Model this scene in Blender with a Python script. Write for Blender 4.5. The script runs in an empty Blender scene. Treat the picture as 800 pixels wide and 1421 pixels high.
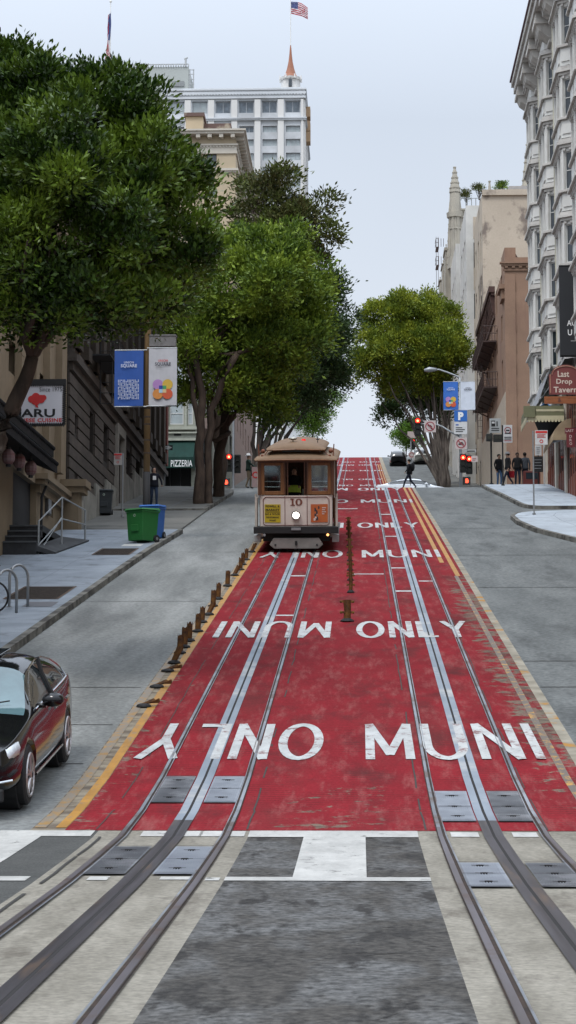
import bpy, bmesh, math, random
import numpy as np
from mathutils import Vector, Matrix
random.seed(7)
RNG = np.random.default_rng(11)
sc = bpy.context.scene
col = sc.collection
rad = math.radians

# ------------------------------------------------------------ camera
FPX, CX, EYE = 2700.0, 0.27, 1.68          # focal length in photo pixels (800 wide), lateral place, eye height
TH = math.atan(289.5 / FPX)
PSI = math.atan(100 / FPX * math.cos(TH))
FW = Vector((-math.sin(PSI) * math.cos(TH), math.cos(PSI) * math.cos(TH), math.sin(TH)))
RT = Vector((math.cos(PSI), math.sin(PSI), 0))
UP = RT.cross(FW)
cam = bpy.data.cameras.new("camera")
cam.sensor_fit = 'VERTICAL'; cam.sensor_height = 36; cam.lens = 36 * FPX / 1421
cam.clip_start = 0.1; cam.clip_end = 5000
camo = bpy.data.objects.new("camera", cam); col.objects.link(camo)
camo.location = (CX, 0, EYE)
camo.rotation_euler = (math.pi / 2 + TH, 0, PSI)
sc.camera = camo

# ------------------------------------------------------------ sky, sun, exposure
SUN_EL, SUN_AZ = 58, 205
world = bpy.data.worlds.new("World"); sc.world = world; world.use_nodes = True
wn = world.node_tree.nodes; wl = world.node_tree.links
bg = wn["Background"]
sky = wn.new("ShaderNodeTexSky"); sky.sky_type = 'NISHITA'; sky.sun_disc = False
sky.sun_elevation = rad(SUN_EL); sky.sun_rotation = rad(SUN_AZ)
sky.air_density = 1.0; sky.dust_density = 3.0; sky.ozone_density = 1.0
hs = wn.new("ShaderNodeHueSaturation"); hs.inputs["Saturation"].default_value = 0.30
mixw = wn.new("ShaderNodeMixRGB"); mixw.inputs[0].default_value = 0.80     # an even overcast veil over the sky
mixw.inputs[2].default_value = (6.45, 7.25, 8.45, 1)
wl.new(sky.outputs[0], hs.inputs["Color"]); wl.new(hs.outputs[0], mixw.inputs[1])
# an overcast sky is brighter overhead than at the horizon
wtc = wn.new("ShaderNodeTexCoord"); wsx = wn.new("ShaderNodeSeparateXYZ"); wl.new(wtc.outputs['Generated'], wsx.inputs[0])
wmr = wn.new("ShaderNodeMapRange"); wmr.inputs['From Min'].default_value = .30; wmr.inputs['From Max'].default_value = 1.0
wmr.inputs['To Min'].default_value = 1.0; wmr.inputs['To Max'].default_value = 3.2; wl.new(wsx.outputs[2], wmr.inputs['Value'])
whz = wn.new("ShaderNodeMapRange"); whz.inputs['From Min'].default_value = .02; whz.inputs['From Max'].default_value = .30
whz.inputs['To Min'].default_value = .85; whz.inputs['To Max'].default_value = 0.0; wl.new(wsx.outputs[2], whz.inputs['Value'])
wcn = wn.new("ShaderNodeTexNoise"); wcn.inputs['Scale'].default_value = 2.2; wcn.inputs['Detail'].default_value = 6; wl.new(wtc.outputs['Generated'], wcn.inputs['Vector'])
wcr = wn.new("ShaderNodeMapRange"); wcr.inputs['From Min'].default_value = .35; wcr.inputs['From Max'].default_value = .7; wcr.inputs['To Min'].default_value = .97; wcr.inputs['To Max'].default_value = 1.03
wl.new(wcn.outputs['Fac'], wcr.inputs['Value'])
wmx = wn.new("ShaderNodeMixRGB"); wl.new(whz.outputs[0], wmx.inputs[0]); wl.new(mixw.outputs[0], wmx.inputs[1]); wmx.inputs[2].default_value = (7.7, 8.15, 8.8, 1)
wcm = wn.new("ShaderNodeVectorMath"); wcm.operation = 'SCALE'; wl.new(wmx.outputs[0], wcm.inputs[0]); wl.new(wcr.outputs[0], wcm.inputs['Scale'])
wsc = wn.new("ShaderNodeVectorMath"); wsc.operation = 'SCALE'; wl.new(wcm.outputs[0], wsc.inputs[0]); wl.new(wmr.outputs[0], wsc.inputs['Scale'])
wl.new(wsc.outputs[0], bg.inputs[0]); bg.inputs[1].default_value = 0.115
sun = bpy.data.lights.new("sun", 'SUN'); sun.energy = 1.3; sun.angle = rad(14); sun.color = (1, .97, .92)
suno = bpy.data.objects.new("sun", sun); col.objects.link(suno)
saz = rad(SUN_AZ)
sd = Vector((math.sin(saz) * math.cos(rad(SUN_EL)), math.cos(saz) * math.cos(rad(SUN_EL)), math.sin(rad(SUN_EL))))
suno.rotation_euler = (-sd).to_track_quat('-Z', 'Y').to_euler()
sc.view_settings.view_transform = 'Standard'; sc.view_settings.look = 'None'
sc.view_settings.exposure = 0.0; sc.view_settings.gamma = 1.0
sc.view_settings.use_curve_mapping = False
sc.cycles.max_bounces = 5; sc.cycles.diffuse_bounces = 2; sc.cycles.glossy_bounces = 3
sc.cycles.transparent_max_bounces = 8

# ------------------------------------------------------------ street profile (distance up the street -> height)
PK = [(-400, -3.2), (-60, -3.2), (-30, -2.2), (0, -1.68), (8, -1.54), (12, -1.44), (16, -1.33), (18, -1.25), (19.7, -1.17),
      (21.5, -1.0), (23.7, -.70), (26, -.317), (97, 11.52), (99, 11.85), (101.5, 12.15), (104, 12.32), (108, 12.45), (112, 12.58),
      (118, 12.78), (122, 13.15), (127, 13.9), (133, 14.85), (159, 19.1), (187.5, 23.75), (218, 28.85), (241, 32.68),
      (246, 33.3), (252, 33.8), (262, 34.2), (300, 34.5), (3000, 36.0)]
def G(d):
    for (a, za), (b, zb) in zip(PK, PK[1:]):
        if d <= b:
            return za + (zb - za) * (d - a) / (b - a) + EYE
    return PK[-1][1] + EYE
KN = [k[0] for k in PK]
def knots(d0, d1, step=None):
    s = {d0, d1} | {k for k in KN if d0 < k < d1}
    if step:
        x = d0
        while x < d1:
            s.add(round(x, 3)); x += step
    return sorted(s)
def at(px, py, D):
    """world X and Z of the photo pixel on the cross plane at distance D"""
    d = FW + RT * ((px - 400) / FPX) + UP * ((710.5 - py) / FPX)
    t = D / d.y
    return CX + d.x * t, EYE + d.z * t
def ax(px, D, py=640): return at(px, py, D)[0]
def az(py, D, px=500): return at(px, py, D)[1]

# ------------------------------------------------------------ materials
MATS = {}
def node_mat(name):
    m = bpy.data.materials.new(name); m.use_nodes = True
    nt = m.node_tree; b = nt.nodes["Principled BSDF"]
    return m, nt, b
def pos_noise(nt, vec_scale, scale, detail=5, rough=.6, dist=0.0, offset=0.0, coord='Position'):
    if coord == 'Position':
        g = nt.nodes.new("ShaderNodeNewGeometry"); src = g.outputs['Position']
    else:
        g = nt.nodes.new("ShaderNodeTexCoord"); src = g.outputs['Object']
    mp = nt.nodes.new("ShaderNodeMapping"); mp.inputs['Scale'].default_value = vec_scale
    mp.inputs['Location'].default_value = (offset, offset * .7, offset * .3)
    nt.links.new(src, mp.inputs[0])
    n = nt.nodes.new("ShaderNodeTexNoise"); n.inputs['Scale'].default_value = scale
    n.inputs['Detail'].default_value = detail; n.inputs['Roughness'].default_value = rough
    n.inputs['Distortion'].default_value = dist
    nt.links.new(mp.outputs[0], n.inputs['Vector'])
    return n.outputs['Fac'], mp.outputs[0]
def ramp(nt, fac, lo, hi, a=0.0, b=1.0):
    r = nt.nodes.new("ShaderNodeMapRange"); r.inputs['From Min'].default_value = lo; r.inputs['From Max'].default_value = hi
    r.inputs['To Min'].default_value = a; r.inputs['To Max'].default_value = b
    nt.links.new(fac, r.inputs['Value']); return r.outputs[0]
def mixc(nt, fac, c1, c2, mode='MIX'):
    m = nt.nodes.new("ShaderNodeMixRGB"); m.blend_type = mode
    for i, c in ((1, c1), (2, c2)):
        if isinstance(c, (tuple, list)): m.inputs[i].default_value = (*c[:3], 1)
        else: nt.links.new(c, m.inputs[i])
    if isinstance(fac, (int, float)): m.inputs[0].default_value = fac
    else: nt.links.new(fac, m.inputs[0])
    return m.outputs[0]
def mathn(nt, op, a, b=None):
    m = nt.nodes.new("ShaderNodeMath"); m.operation = op
    for i, v in ((0, a), (1, b)):
        if v is None: continue
        if isinstance(v, (int, float)): m.inputs[i].default_value = v
        else: nt.links.new(v, m.inputs[i])
    return m.outputs[0]
def add_bump(nt, b, fac, strength, dist=.02):
    bp = nt.nodes.new("ShaderNodeBump"); bp.inputs['Strength'].default_value = strength; bp.inputs['Distance'].default_value = dist
    nt.links.new(fac, bp.inputs['Height']); nt.links.new(bp.outputs[0], b.inputs['Normal'])
def surf(name, c1, c2=None, vs=(1, 1, 1), sc1=4.0, lo=.35, hi=.65, rough=.8, metal=0.0, spec=.25, bump=.0, bdist=.02,
         c3=None, vs3=(1, 1, 1), sc3=.6, lo3=.5, hi3=.62, fine=0.0, fsc=60.0, coord='Position', coat=0.0, dist=0.0):
    """two-tone noise surface, with an optional stain colour c3 and a fine grain"""
    if name in MATS: return MATS[name]
    m, nt, b = node_mat(name)
    b.inputs['Roughness'].default_value = rough; b.inputs['Metallic'].default_value = metal
    b.inputs['Specular IOR Level'].default_value = spec
    if coat: b.inputs['Coat Weight'].default_value = coat; b.inputs['Coat Roughness'].default_value = .03
    if c2 is None: c2 = tuple(x * .82 for x in c1)
    f, _ = pos_noise(nt, vs, sc1, coord=coord, dist=dist)
    out = mixc(nt, ramp(nt, f, lo, hi), c1, c2)
    if c3 is not None:
        f3, _ = pos_noise(nt, vs3, sc3, offset=13.0, coord=coord, detail=7)
        out = mixc(nt, ramp(nt, f3, lo3, hi3), out, c3)
    if fine:
        f4, _ = pos_noise(nt, (1, 1, 1), fsc, detail=2, coord=coord)
        out = mixc(nt, 1.0, out, mixc(nt, ramp(nt, f4, .3, .7), (1 - fine,) * 3, (1 + fine,) * 3), 'MULTIPLY')
    nt.links.new(out, b.inputs['Base Color'])
    if bump:
        fb, _ = pos_noise(nt, vs, sc1 * 6, coord=coord)
        add_bump(nt, b, fb, bump, bdist)
    MATS[name] = m; return m
def paintm(name, c, rough=.5, metal=0.0, spec=.5, coat=0.0, var=.12):
    return surf(name, c, tuple(x * (1 - var) for x in c), sc1=3, rough=rough, metal=metal, spec=spec, coat=coat, coord='Object')
def emis(name, c, s):
    if name in MATS: return MATS[name]
    m, nt, b = node_mat(name)
    b.inputs['Base Color'].default_value = (*c, 1); b.inputs['Emission Color'].default_value = (*c, 1)
    b.inputs['Emission Strength'].default_value = s
    MATS[name] = m; return m
def glassm(name, c, rough=.08, spec=.6, metal=0.0, var=.4):
    if name in MATS: return MATS[name]
    m, nt, b = node_mat(name)
    f, _ = pos_noise(nt, (1, 1, 1), .9)
    nt.links.new(mixc(nt, ramp(nt, f, .4, .6), c, tuple(x * (1 - var) for x in c)), b.inputs['Base Color'])
    b.inputs['Roughness'].default_value = rough; b.inputs['Specular IOR Level'].default_value = spec
    b.inputs['Metallic'].default_value = metal
    MATS[name] = m; return m

def red_lane_mat():
    m, nt, b = node_mat("red_transit_paint")
    g = nt.nodes.new("ShaderNodeNewGeometry"); sx = nt.nodes.new("ShaderNodeSeparateXYZ"); nt.links.new(g.outputs['Position'], sx.inputs[0])
    X, Y = sx.outputs[0], sx.outputs[1]
    f1, _ = pos_noise(nt, (.9, .35, 1), 1.6, detail=8, rough=.7)
    red = mixc(nt, ramp(nt, f1, .3, .7), (.245, .020, .027), (.165, .016, .021))
    # courses of brick under the paint: narrow dark joints across the street, broken up by noise
    w = nt.nodes.new("ShaderNodeTexWave"); w.wave_type = 'BANDS'; w.bands_direction = 'Y'
    w.inputs['Scale'].default_value = 2.4; w.inputs['Distortion'].default_value = .8; w.inputs['Detail'].default_value = 2
    nt.links.new(g.outputs['Position'], w.inputs['Vector'])
    fj, _ = pos_noise(nt, (1, 1, 1), 1.6, detail=5, offset=4)
    joint = mathn(nt, 'MULTIPLY', ramp(nt, w.outputs['Fac'], .86, 1.0), ramp(nt, fj, .42, .60))
    red = mixc(nt, mathn(nt, 'MULTIPLY', joint, .75), red, (.045, .018, .016))
    # grime
    f2, _ = pos_noise(nt, (1.0, .12, 1), 1.6, detail=6, offset=9)
    red = mixc(nt, ramp(nt, f2, .50, .80, 0, .5), red, (.10, .035, .032))
    # worn through to the concrete, mostly at the right edge, and in streaks across
    fw, _ = pos_noise(nt, (1.1, 1.2, 1), 2.4, detail=9, rough=.75, offset=2)
    edge = mathn(nt, 'MULTIPLY', ramp(nt, X, 2.12, 2.55), mathn(nt, 'MULTIPLY', ramp(nt, Y, 62, 44), ramp(nt, Y, 21, 27, .35, 1)))
    edge2 = mathn(nt, 'MULTIPLY', ramp(nt, X, -2.1, -2.7), ramp(nt, Y, 50, 25, 0, .42))
    near = mathn(nt, 'MULTIPLY', ramp(nt, Y, 27, 20.5, 0, .42), ramp(nt, mathn(nt, 'ABSOLUTE', X), 1.0, .5))
    bias = mathn(nt, 'MAXIMUM', mathn(nt, 'MULTIPLY', edge, .60), mathn(nt, 'MAXIMUM', edge2, near))
    worn = ramp(nt, mathn(nt, 'ADD', fw, mathn(nt, 'MULTIPLY', bias, .38)), .69, .74)
    fc, _ = pos_noise(nt, (1, 2, 1), 6)
    conc = mixc(nt, ramp(nt, fc, .35, .65), (.20, .165, .125), (.085, .07, .058))
    out = mixc(nt, worn, red, conc)
    fs, _ = pos_noise(nt, (1.6, .22, 1), 3.0, detail=8, rough=.75, offset=21)     # pale scuffing along the wheel paths
    out = mixc(nt, ramp(nt, fs, .50, .74, 0, .66), out, (.29, .115, .105))
    fg, _ = pos_noise(nt, (1, 1, 1), 30, detail=3)
    out = mixc(nt, 1.0, out, mixc(nt, ramp(nt, fg, .3, .7), (.80, .80, .80), (1.2, 1.2, 1.2)), 'MULTIPLY')
    fd, _ = pos_noise(nt, (1.2, .5, 1), .9, detail=7, offset=31)                    # dark oil and grime stains
    out = mixc(nt, ramp(nt, fd, .53, .70, 0, .72), out, (.07, .024, .024))
    nt.links.new(out, b.inputs['Base Color']); b.inputs['Roughness'].default_value = .8; b.inputs['Specular IOR Level'].default_value = .03
    fb, _ = pos_noise(nt, (1, 4, 1), 9); add_bump(nt, b, fb, .35, .01)
    return m
def worn_paint(name, c, under, thr=.60, vs=(1, 1, 1), s=3.6, rough=.6):
    m, nt, b = node_mat(name)
    f, _ = pos_noise(nt, vs, s, detail=9, rough=.8, offset=5)
    f2, _ = pos_noise(nt, (1, .5, 1), 3, detail=8, rough=.75)
    c1 = mixc(nt, ramp(nt, f2, .35, .7), c, tuple(x * .58 for x in c))
    nt.links.new(mixc(nt, ramp(nt, f, thr, thr + .04), c1, under), b.inputs['Base Color'])
    b.inputs['Roughness'].default_value = rough
    MATS[name] = m; return m

RED = red_lane_mat()
ASPH = surf("asphalt_lane", (.25, .255, .245), (.135, .14, .135), vs=(1, .05, 1), sc1=1.0, lo=.32, hi=.68, rough=.85, bump=.2,
            c3=(.10, .102, .10), vs3=(.8, .05, 1), sc3=1.1, lo3=.54, hi3=.78, fine=.25, fsc=14)
ASPHR = surf("asphalt_lane_right", (.155, .163, .16), (.105, .112, .111), vs=(.9, .12, 1), sc1=1.4, lo=.35, hi=.65, rough=.85, bump=.2,
             c3=(.065, .068, .068), vs3=(1.1, .3, 1), sc3=1.1, lo3=.54, hi3=.76, fine=.28, fsc=12)
ASPHMID = surf("asphalt_old_patched", (.050, .046, .041), (.095, .094, .092), vs=(1.1, .55, 1), sc1=1.3, lo=.46, hi=.60, rough=.75, bump=.9, bdist=.03,
               c3=(.026, .024, .022), vs3=(1.4, .5, 1), sc3=2.2, lo3=.55, hi3=.62, fine=.6, fsc=16, dist=.3)
ASPHSIDE = surf("asphalt_dark", (.055, .056, .053), (.075, .075, .071), sc1=1.4, rough=.85, bump=.4, fine=.35, fsc=50)
CONC = surf("track_concrete", (.255, .235, .195), (.175, .16, .13), vs=(1.3, .35, 1), sc1=2.2, rough=.85, bump=.15,
            c3=(.12, .105, .085), vs3=(1.6, .6, 1), sc3=2.0, lo3=.56, hi3=.72, fine=.22, fsc=20)
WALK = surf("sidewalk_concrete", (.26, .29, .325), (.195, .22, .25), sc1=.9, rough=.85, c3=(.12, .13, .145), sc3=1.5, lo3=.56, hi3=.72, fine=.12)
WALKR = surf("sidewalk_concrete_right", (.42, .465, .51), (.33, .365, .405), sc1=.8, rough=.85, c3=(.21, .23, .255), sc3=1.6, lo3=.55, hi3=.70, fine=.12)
WALKD = surf("old_sidewalk_concrete", (.17, .165, .15), (.12, .118, .108), sc1=.4, rough=.9, c3=(.08, .08, .074), sc3=.7, lo3=.5, hi3=.68, fine=.1)
KERB = surf("kerb_stone", (.21, .20, .175), (.11, .105, .092), vs=(1, .5, 1), sc1=3, rough=.85, c3=(.055, .05, .045), sc3=1.5, lo3=.48, hi3=.6, bump=.5)
WHITE = worn_paint("white_road_paint", (.52, .53, .52), (.19, .10, .095), thr=.545)
WHITEX = worn_paint("white_crosswalk_paint", (.50, .49, .46), (.13, .125, .115), thr=.575, vs=(1, .9, 1))
YEL = worn_paint("yellow_road_paint", (.44, .21, .022), (.20, .15, .10), thr=.57, vs=(1.5, 1.2, 1))
YELW = worn_paint("worn_yellow_brick", (.36, .20, .045), (.20, .165, .125), thr=.45, vs=(2, 1.6, 1), s=3.5)
STEEL = surf("rail_steel", (.34, .36, .39), (.13, .14, .16), vs=(1, .15, 1), sc1=2, rough=.42, metal=.55, c3=(.13, .095, .08), sc3=1.2, lo3=.5, hi3=.65)
STEELD = surf("slot_steel", (.075, .068, .074), (.035, .029, .030), vs=(6, .25, 1), sc1=2, rough=.42, metal=.45, c3=(.12, .08, .055), vs3=(4, .5, 1), sc3=1.6, lo3=.54, hi3=.7)
STEELB = surf("slot_steel_blue", (.27, .305, .35), (.18, .21, .245), vs=(1, .3, 1), sc1=1.5, rough=.5, metal=.25, c3=(.45, .44, .42), sc3=1.0, lo3=.54, hi3=.7)
GROOVE = paintm("groove_black", (.012, .010, .010), rough=.9)
RUST = surf("rusty_groove", (.055, .035, .025), (.02, .016, .015), sc1=8, rough=.8)
BRICKW = surf("worn_brick_strip", (.25, .215, .16), (.12, .095, .072), vs=(.9, 2.2, 1), sc1=2.2, lo=.42, hi=.58, rough=.9, bump=.6,
              c3=(.42, .23, .05), vs3=(1.5, 1, 1), sc3=1.6, lo3=.62, hi3=.66)
LIDL = surf("steel_hatch_pale", (.28, .30, .335), (.20, .215, .245), sc1=3, rough=.5, metal=.3)
LIDD = surf("steel_hatch_dark", (.14, .145, .155), (.08, .082, .09), sc1=3, rough=.55, metal=.35, c3=(.22, .22, .23), sc3=2)
BLACK = paintm("black_matte", (.012, .012, .013), rough=.75)
DIRT = surf("ground_earth", (.11, .10, .085), (.07, .065, .055), sc1=.3, rough=.95)
GREYM = paintm("grey_metal", (.30, .31, .32), rough=.45, metal=.5)
GALV = paintm("galvanised_metal", (.33, .35, .36), rough=.5, metal=.4)
WHITEP = paintm("white_paint", (.78, .78, .77), rough=.5)
CREAMP = paintm("cream_paint", (.62, .56, .47), rough=.45)
REDP = paintm("red_sign_paint", (.55, .03, .03), rough=.5)

# ------------------------------------------------------------ mesh builder and object helpers
ORG = {}
class MB:
    def __init__(s): s.v = []; s.f = []; s.m = []
    def add(s, vs, fs, m=0):
        o = len(s.v); s.v += [tuple(v) for v in vs]
        for f in fs: s.f.append(tuple(i + o for i in f)); s.m.append(m)
        return s
    def quad(s, a, b, c, d, m=0): return s.add([a, b, c, d], [(0, 1, 2, 3)], m)
    def box(s, x0, x1, y0, y1, z0, z1, m=0):
        v = [(x0, y0, z0), (x1, y0, z0), (x1, y1, z0), (x0, y1, z0), (x0, y0, z1), (x1, y0, z1), (x1, y1, z1), (x0, y1, z1)]
        return s.add(v, [(0, 3, 2, 1), (4, 5, 6, 7), (0, 1, 5, 4), (1, 2, 6, 5), (2, 3, 7, 6), (3, 0, 4, 7)], m)
    def obox(s, O, U, N, u0, u1, n0, n1, z0, z1, m=0):
        """box in a wall's own frame: along U, out along N"""
        v = []
        for z in (z0, z1):
            for (u, n) in ((u0, n0), (u1, n0), (u1, n1), (u0, n1)):
                p = O + U * u + N * n; v.append((p.x, p.y, z))
        return s.add(v, [(0, 3, 2, 1), (4, 5, 6, 7), (0, 1, 5, 4), (1, 2, 6, 5), (2, 3, 7, 6), (3, 0, 4, 7)], m)
    def tube(s, p0, p1, r0, r1=None, n=8, m=0):
        return s.path([p0, p1], [r0, r0 if r1 is None else r1], n, m)
    def path(s, pts, rs, n=8, m=0):
        pts = [Vector(p) for p in pts]; o = len(s.v)
        if isinstance(rs, (int, float)): rs = [rs] * len(pts)
        ref = Vector((0, 0, 1))
        for i, p in enumerate(pts):
            t = (pts[min(i + 1, len(pts) - 1)] - pts[max(i - 1, 0)])
            t = t.normalized() if t.length > 1e-6 else Vector((0, 0, 1))
            a = t.cross(ref if abs(t.z) < .9 else Vector((1, 0, 0))).normalized(); b = t.cross(a)
            for k in range(n):
                w = 2 * math.pi * k / n
                q = p + (a * math.cos(w) + b * math.sin(w)) * rs[i]; s.v.append(tuple(q))
        for i in range(len(pts) - 1):
            for k in range(n):
                k2 = (k + 1) % n
                s.f.append((o + i * n + k, o + i * n + k2, o + (i + 1) * n + k2, o + (i + 1) * n + k)); s.m.append(m)
        s.f.append(tuple(o + k for k in range(n))[::-1]); s.m.append(m)
        e = o + (len(pts) - 1) * n
        s.f.append(tuple(e + k for k in range(n))); s.m.append(m)
        return s
    def prism(s, poly, plane, a, b, m=0):
        """polygon extruded; plane 'XZ' extrudes along Y, 'YZ' along X, 'XY' along Z"""
        def P(p, t):
            return {'XZ': (p[0], t, p[1]), 'YZ': (t, p[0], p[1]), 'XY': (p[0], p[1], t)}[plane]
        n = len(poly)
        vs = [P(p, a) for p in poly] + [P(p, b) for p in poly]
        fs = [tuple(range(n))[::-1], tuple(range(n, 2 * n))] + [(i, (i + 1) % n, n + (i + 1) % n, n + i) for i in range(n)]
        return s.add(vs, fs, m)
    def ball(s, c, r, nu=12, nv=8, m=0):
        if isinstance(r, (int, float)): r = (r, r, r)
        o = len(s.v)
        for j in range(nv + 1):
            ph = math.pi * j / nv
            for i in range(nu):
                t = 2 * math.pi * i / nu
                s.v.append((c[0] + r[0] * math.sin(ph) * math.cos(t), c[1] + r[1] * math.sin(ph) * math.sin(t), c[2] + r[2] * math.cos(ph)))
        for j in range(nv):
            for i in range(nu):
                s.f.append((o + j * nu + i, o + (j + 1) * nu + i, o + (j + 1) * nu + (i + 1) % nu, o + j * nu + (i + 1) % nu)); s.m.append(m)
        return s
    def build(s, name, mats, parent=None, smooth=False, bevel=0, normals=True):
        me = bpy.data.meshes.new(name)
        off = ORG.get(parent.name, (0, 0, 0)) if parent else (0, 0, 0)
        if not s.v: raise ValueError("empty mesh " + name)
        a = np.array(s.v, dtype=float) - np.array(off)
        me.from_pydata(a.tolist(), [], s.f)
        mats = mats if isinstance(mats, (list, tuple)) else [mats]
        for m in mats: me.materials.append(m)
        me.polygons.foreach_set('material_index', s.m)
        if smooth: me.polygons.foreach_set('use_smooth', [True] * len(me.polygons))
        if normals:
            bm = bmesh.new(); bm.from_mesh(me); bmesh.ops.recalc_face_normals(bm, faces=bm.faces); bm.to_mesh(me); bm.free()
        me.update()
        o = bpy.data.objects.new(name, me); col.objects.link(o)
        if parent: o.parent = parent; ORG[o.name] = off
        if bevel:
            b = o.modifiers.new("bevel", 'BEVEL'); b.width = bevel; b.segments = 2; b.limit_method = 'ANGLE'
        return o
def tag(o, label=None, cat=None, group=None, kind=None):
    if label: o['label'] = label
    if cat: o['category'] = cat
    if group: o['group'] = group
    if kind: o['kind'] = kind
    return o
def thing(name, label, cat, loc=(0, 0, 0), rz=0, group=None, world=False):
    o = bpy.data.objects.new(name, None); col.objects.link(o); o.location = loc; o.rotation_euler = (0, 0, rz)
    o.empty_display_size = .3
    if world: ORG[o.name] = tuple(loc)
    return tag(o, label, cat, group)
def kids(o): return [c for c in bpy.data.objects if c.parent == o]
def copy_tree(o, loc=None, rz=None, label=None):
    def rec(src, par):
        c = src.copy(); col.objects.link(c); c.parent = par
        for k in KIDS.get(src.name, []): rec(k, c)
        return c
    KIDS = {}
    for x in bpy.data.objects:
        if x.parent: KIDS.setdefault(x.parent.name, []).append(x)
    r = rec(o, None)
    if loc: r.location = loc
    if rz is not None: r.rotation_euler = (r.rotation_euler[0], r.rotation_euler[1], rz)
    if label: r['label'] = label
    return r
def strip(mb, x0, x1, d0, d1, dz, m=0, step=None):
    """a sheet following the street; x0/x1 may be functions of distance"""
    fx0 = x0 if callable(x0) else (lambda d: x0); fx1 = x1 if callable(x1) else (lambda d: x1)
    ks = knots(d0, d1, step)
    for a, b in zip(ks, ks[1:]):
        mb.quad((fx0(a), a, G(a) + dz), (fx1(a), a, G(a) + dz), (fx1(b), b, G(b) + dz), (fx0(b), b, G(b) + dz), m)
    return mb
_fc = {}
def glyph_mesh(s, bold=.0, space=1.0):
    """verts and faces of a word in the built-in font, normalised to a unit box"""
    key = (s, bold, space)
    if key in _fc: return _fc[key]
    cu = bpy.data.curves.new("t", 'FONT'); cu.body = s; cu.offset = bold; cu.space_character = space; cu.resolution_u = 3
    o = bpy.data.objects.new("t", cu); col.objects.link(o)
    dg = bpy.context.evaluated_depsgraph_get(); me = o.evaluated_get(dg).to_mesh()
    v = np.array([tuple(x.co)[:2] for x in me.vertices]); f = [tuple(p.vertices) for p in me.polygons]
    bpy.data.objects.remove(o); bpy.data.curves.remove(cu)
    mn, mx = v.min(0), v.max(0); v = (v - mn) / (mx - mn)
    _fc[key] = (v, f); return v, f
def word(mb, s, x0, x1, z0, z1, y, m=0, bold=.02, space=1.05):
    """upright lettering in an X-Z plane, facing -Y"""
    v, f = glyph_mesh(s, bold, space)
    return mb.add([(x0 + (x1 - x0) * a, y, z0 + (z1 - z0) * b) for a, b in v], f, m)
def disc(mb, cx, cz, r, y, m=0, n=24, r_in=0, a0=0, a1=2 * math.pi):
    vs = []; fs = []
    for i in range(n + 1):
        t = a0 + (a1 - a0) * i / n
        vs.append((cx + r * math.cos(t), y, cz + r * math.sin(t))); vs.append((cx + r_in * math.cos(t), y, cz + r_in * math.sin(t)))
    for i in range(n): fs.append((2 * i, 2 * i + 2, 2 * i + 3, 2 * i + 1))
    return mb.add(vs, fs, m)
ORD = ["first", "second", "third", "fourth", "fifth", "sixth", "seventh", "eighth", "ninth", "tenth", "eleventh", "twelfth",
       "thirteenth", "fourteenth", "fifteenth", "sixteenth", "seventeenth", "eighteenth"]

# ============================================================ GROUND, ROAD AND TRACKS
mb = MB(); strip(mb, -900, 900, -400, 3000, -.06)
tag(mb.build("ground", DIRT, normals=False), kind='structure')
def tagS(o): return tag(o, kind='structure')
# carriageways
mb = MB(); strip(mb, -6.3, -3.11, 20.15, 99, .004); strip(mb, -6.3, -3.18, 118, 300, .004)
tagS(mb.build("road_downhill", ASPH, normals=False))
mb = MB(); strip(mb, 3.08, 9.6, 20.15, 99, .004); strip(mb, 3.08, 9.0, 118, 300, .004); strip(mb, 9.6, 40, 74, 80.5, .004)
tagS(mb.build("road_uphill", ASPHR, normals=False))
mb = MB(); strip(mb, -.86, .85, -30, 20.15, .004); o = mb.build("road_middle_patched", ASPHMID, normals=False); tagS(o)
mb = MB(); strip(mb, -14, -2.42, -30, 20.15, .004); strip(mb, 2.62, 14, -30, 20.15, .004); strip(mb, -60, -14, 2, 20.15, .004); strip(mb, 14, 60, 2, 20.15, .004)
tagS(mb.build("cross_street_near", ASPHSIDE, normals=False))
mb = MB(); strip(mb, -80, -3.1, 99, 118, .004); strip(mb, 3.1, 80, 99, 118, .004); strip(mb, -3.1, 3.1, 99, 118, .004)
tagS(mb.build("cross_street_far", ASPHR, normals=False))
mb = MB(); strip(mb, -2.42, -.86, -30, 20.15, .004); strip(mb, .85, 2.62, -30, 20.15, .004)
tagS(mb.build("track_bed", CONC, normals=False))
# red lanes, edge strips
mb = MB(); strip(mb, -2.77, 2.95, 20.15, 99.6, .008); strip(mb, -2.77, 2.70, 119, 300, .008)
lane = tagS(mb.build("transit_lane", RED, normals=False))
mb = MB(); strip(mb, -3.13, -2.77, 20.15, 99.2, .006); strip(mb, -3.13, -2.77, 119, 262, .006)
tagS(mb.build("edge_strip_left", BRICKW, normals=False))
mb = MB(); strip(mb, 2.95, 3.10, 20.15, 99.2, .010); strip(mb, 2.70, 3.10, 119, 262, .010)
o = tagS(mb.build("edge_strip_right", surf("pale_edge_concrete", (.34, .31, .25), (.2, .18, .14), vs=(1, 1, 1), sc1=2, rough=.9, c3=(.36, .19, .05), sc3=1.5, lo3=.57, hi3=.62), normals=False))
def paint(name, mat, rects, dz=.012, label=None):
    mb = MB()
    for r in rects: strip(mb, *r, dz)
    o = mb.build(name, mat, lane, normals=False)
    return o
paint("yellow_edge_line", YELW, [(-3.11, -2.99, 20.3, 99), ])
paint("yellow_edge_line", YEL, [(-2.89, -2.775, 20.3, 99)])
paint("yellow_edge_line", YEL, [(2.50, 2.62, 54, 99), (2.74, 2.86, 50, 99)])
paint("yellow_edge_line", worn_paint("ghost_yellow_paint", (.50, .26, .04), (.12, .095, .075), thr=.43, vs=(1, 1, 1), s=5), [(2.70, 2.80, 21, 50)], dz=.011)
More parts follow.
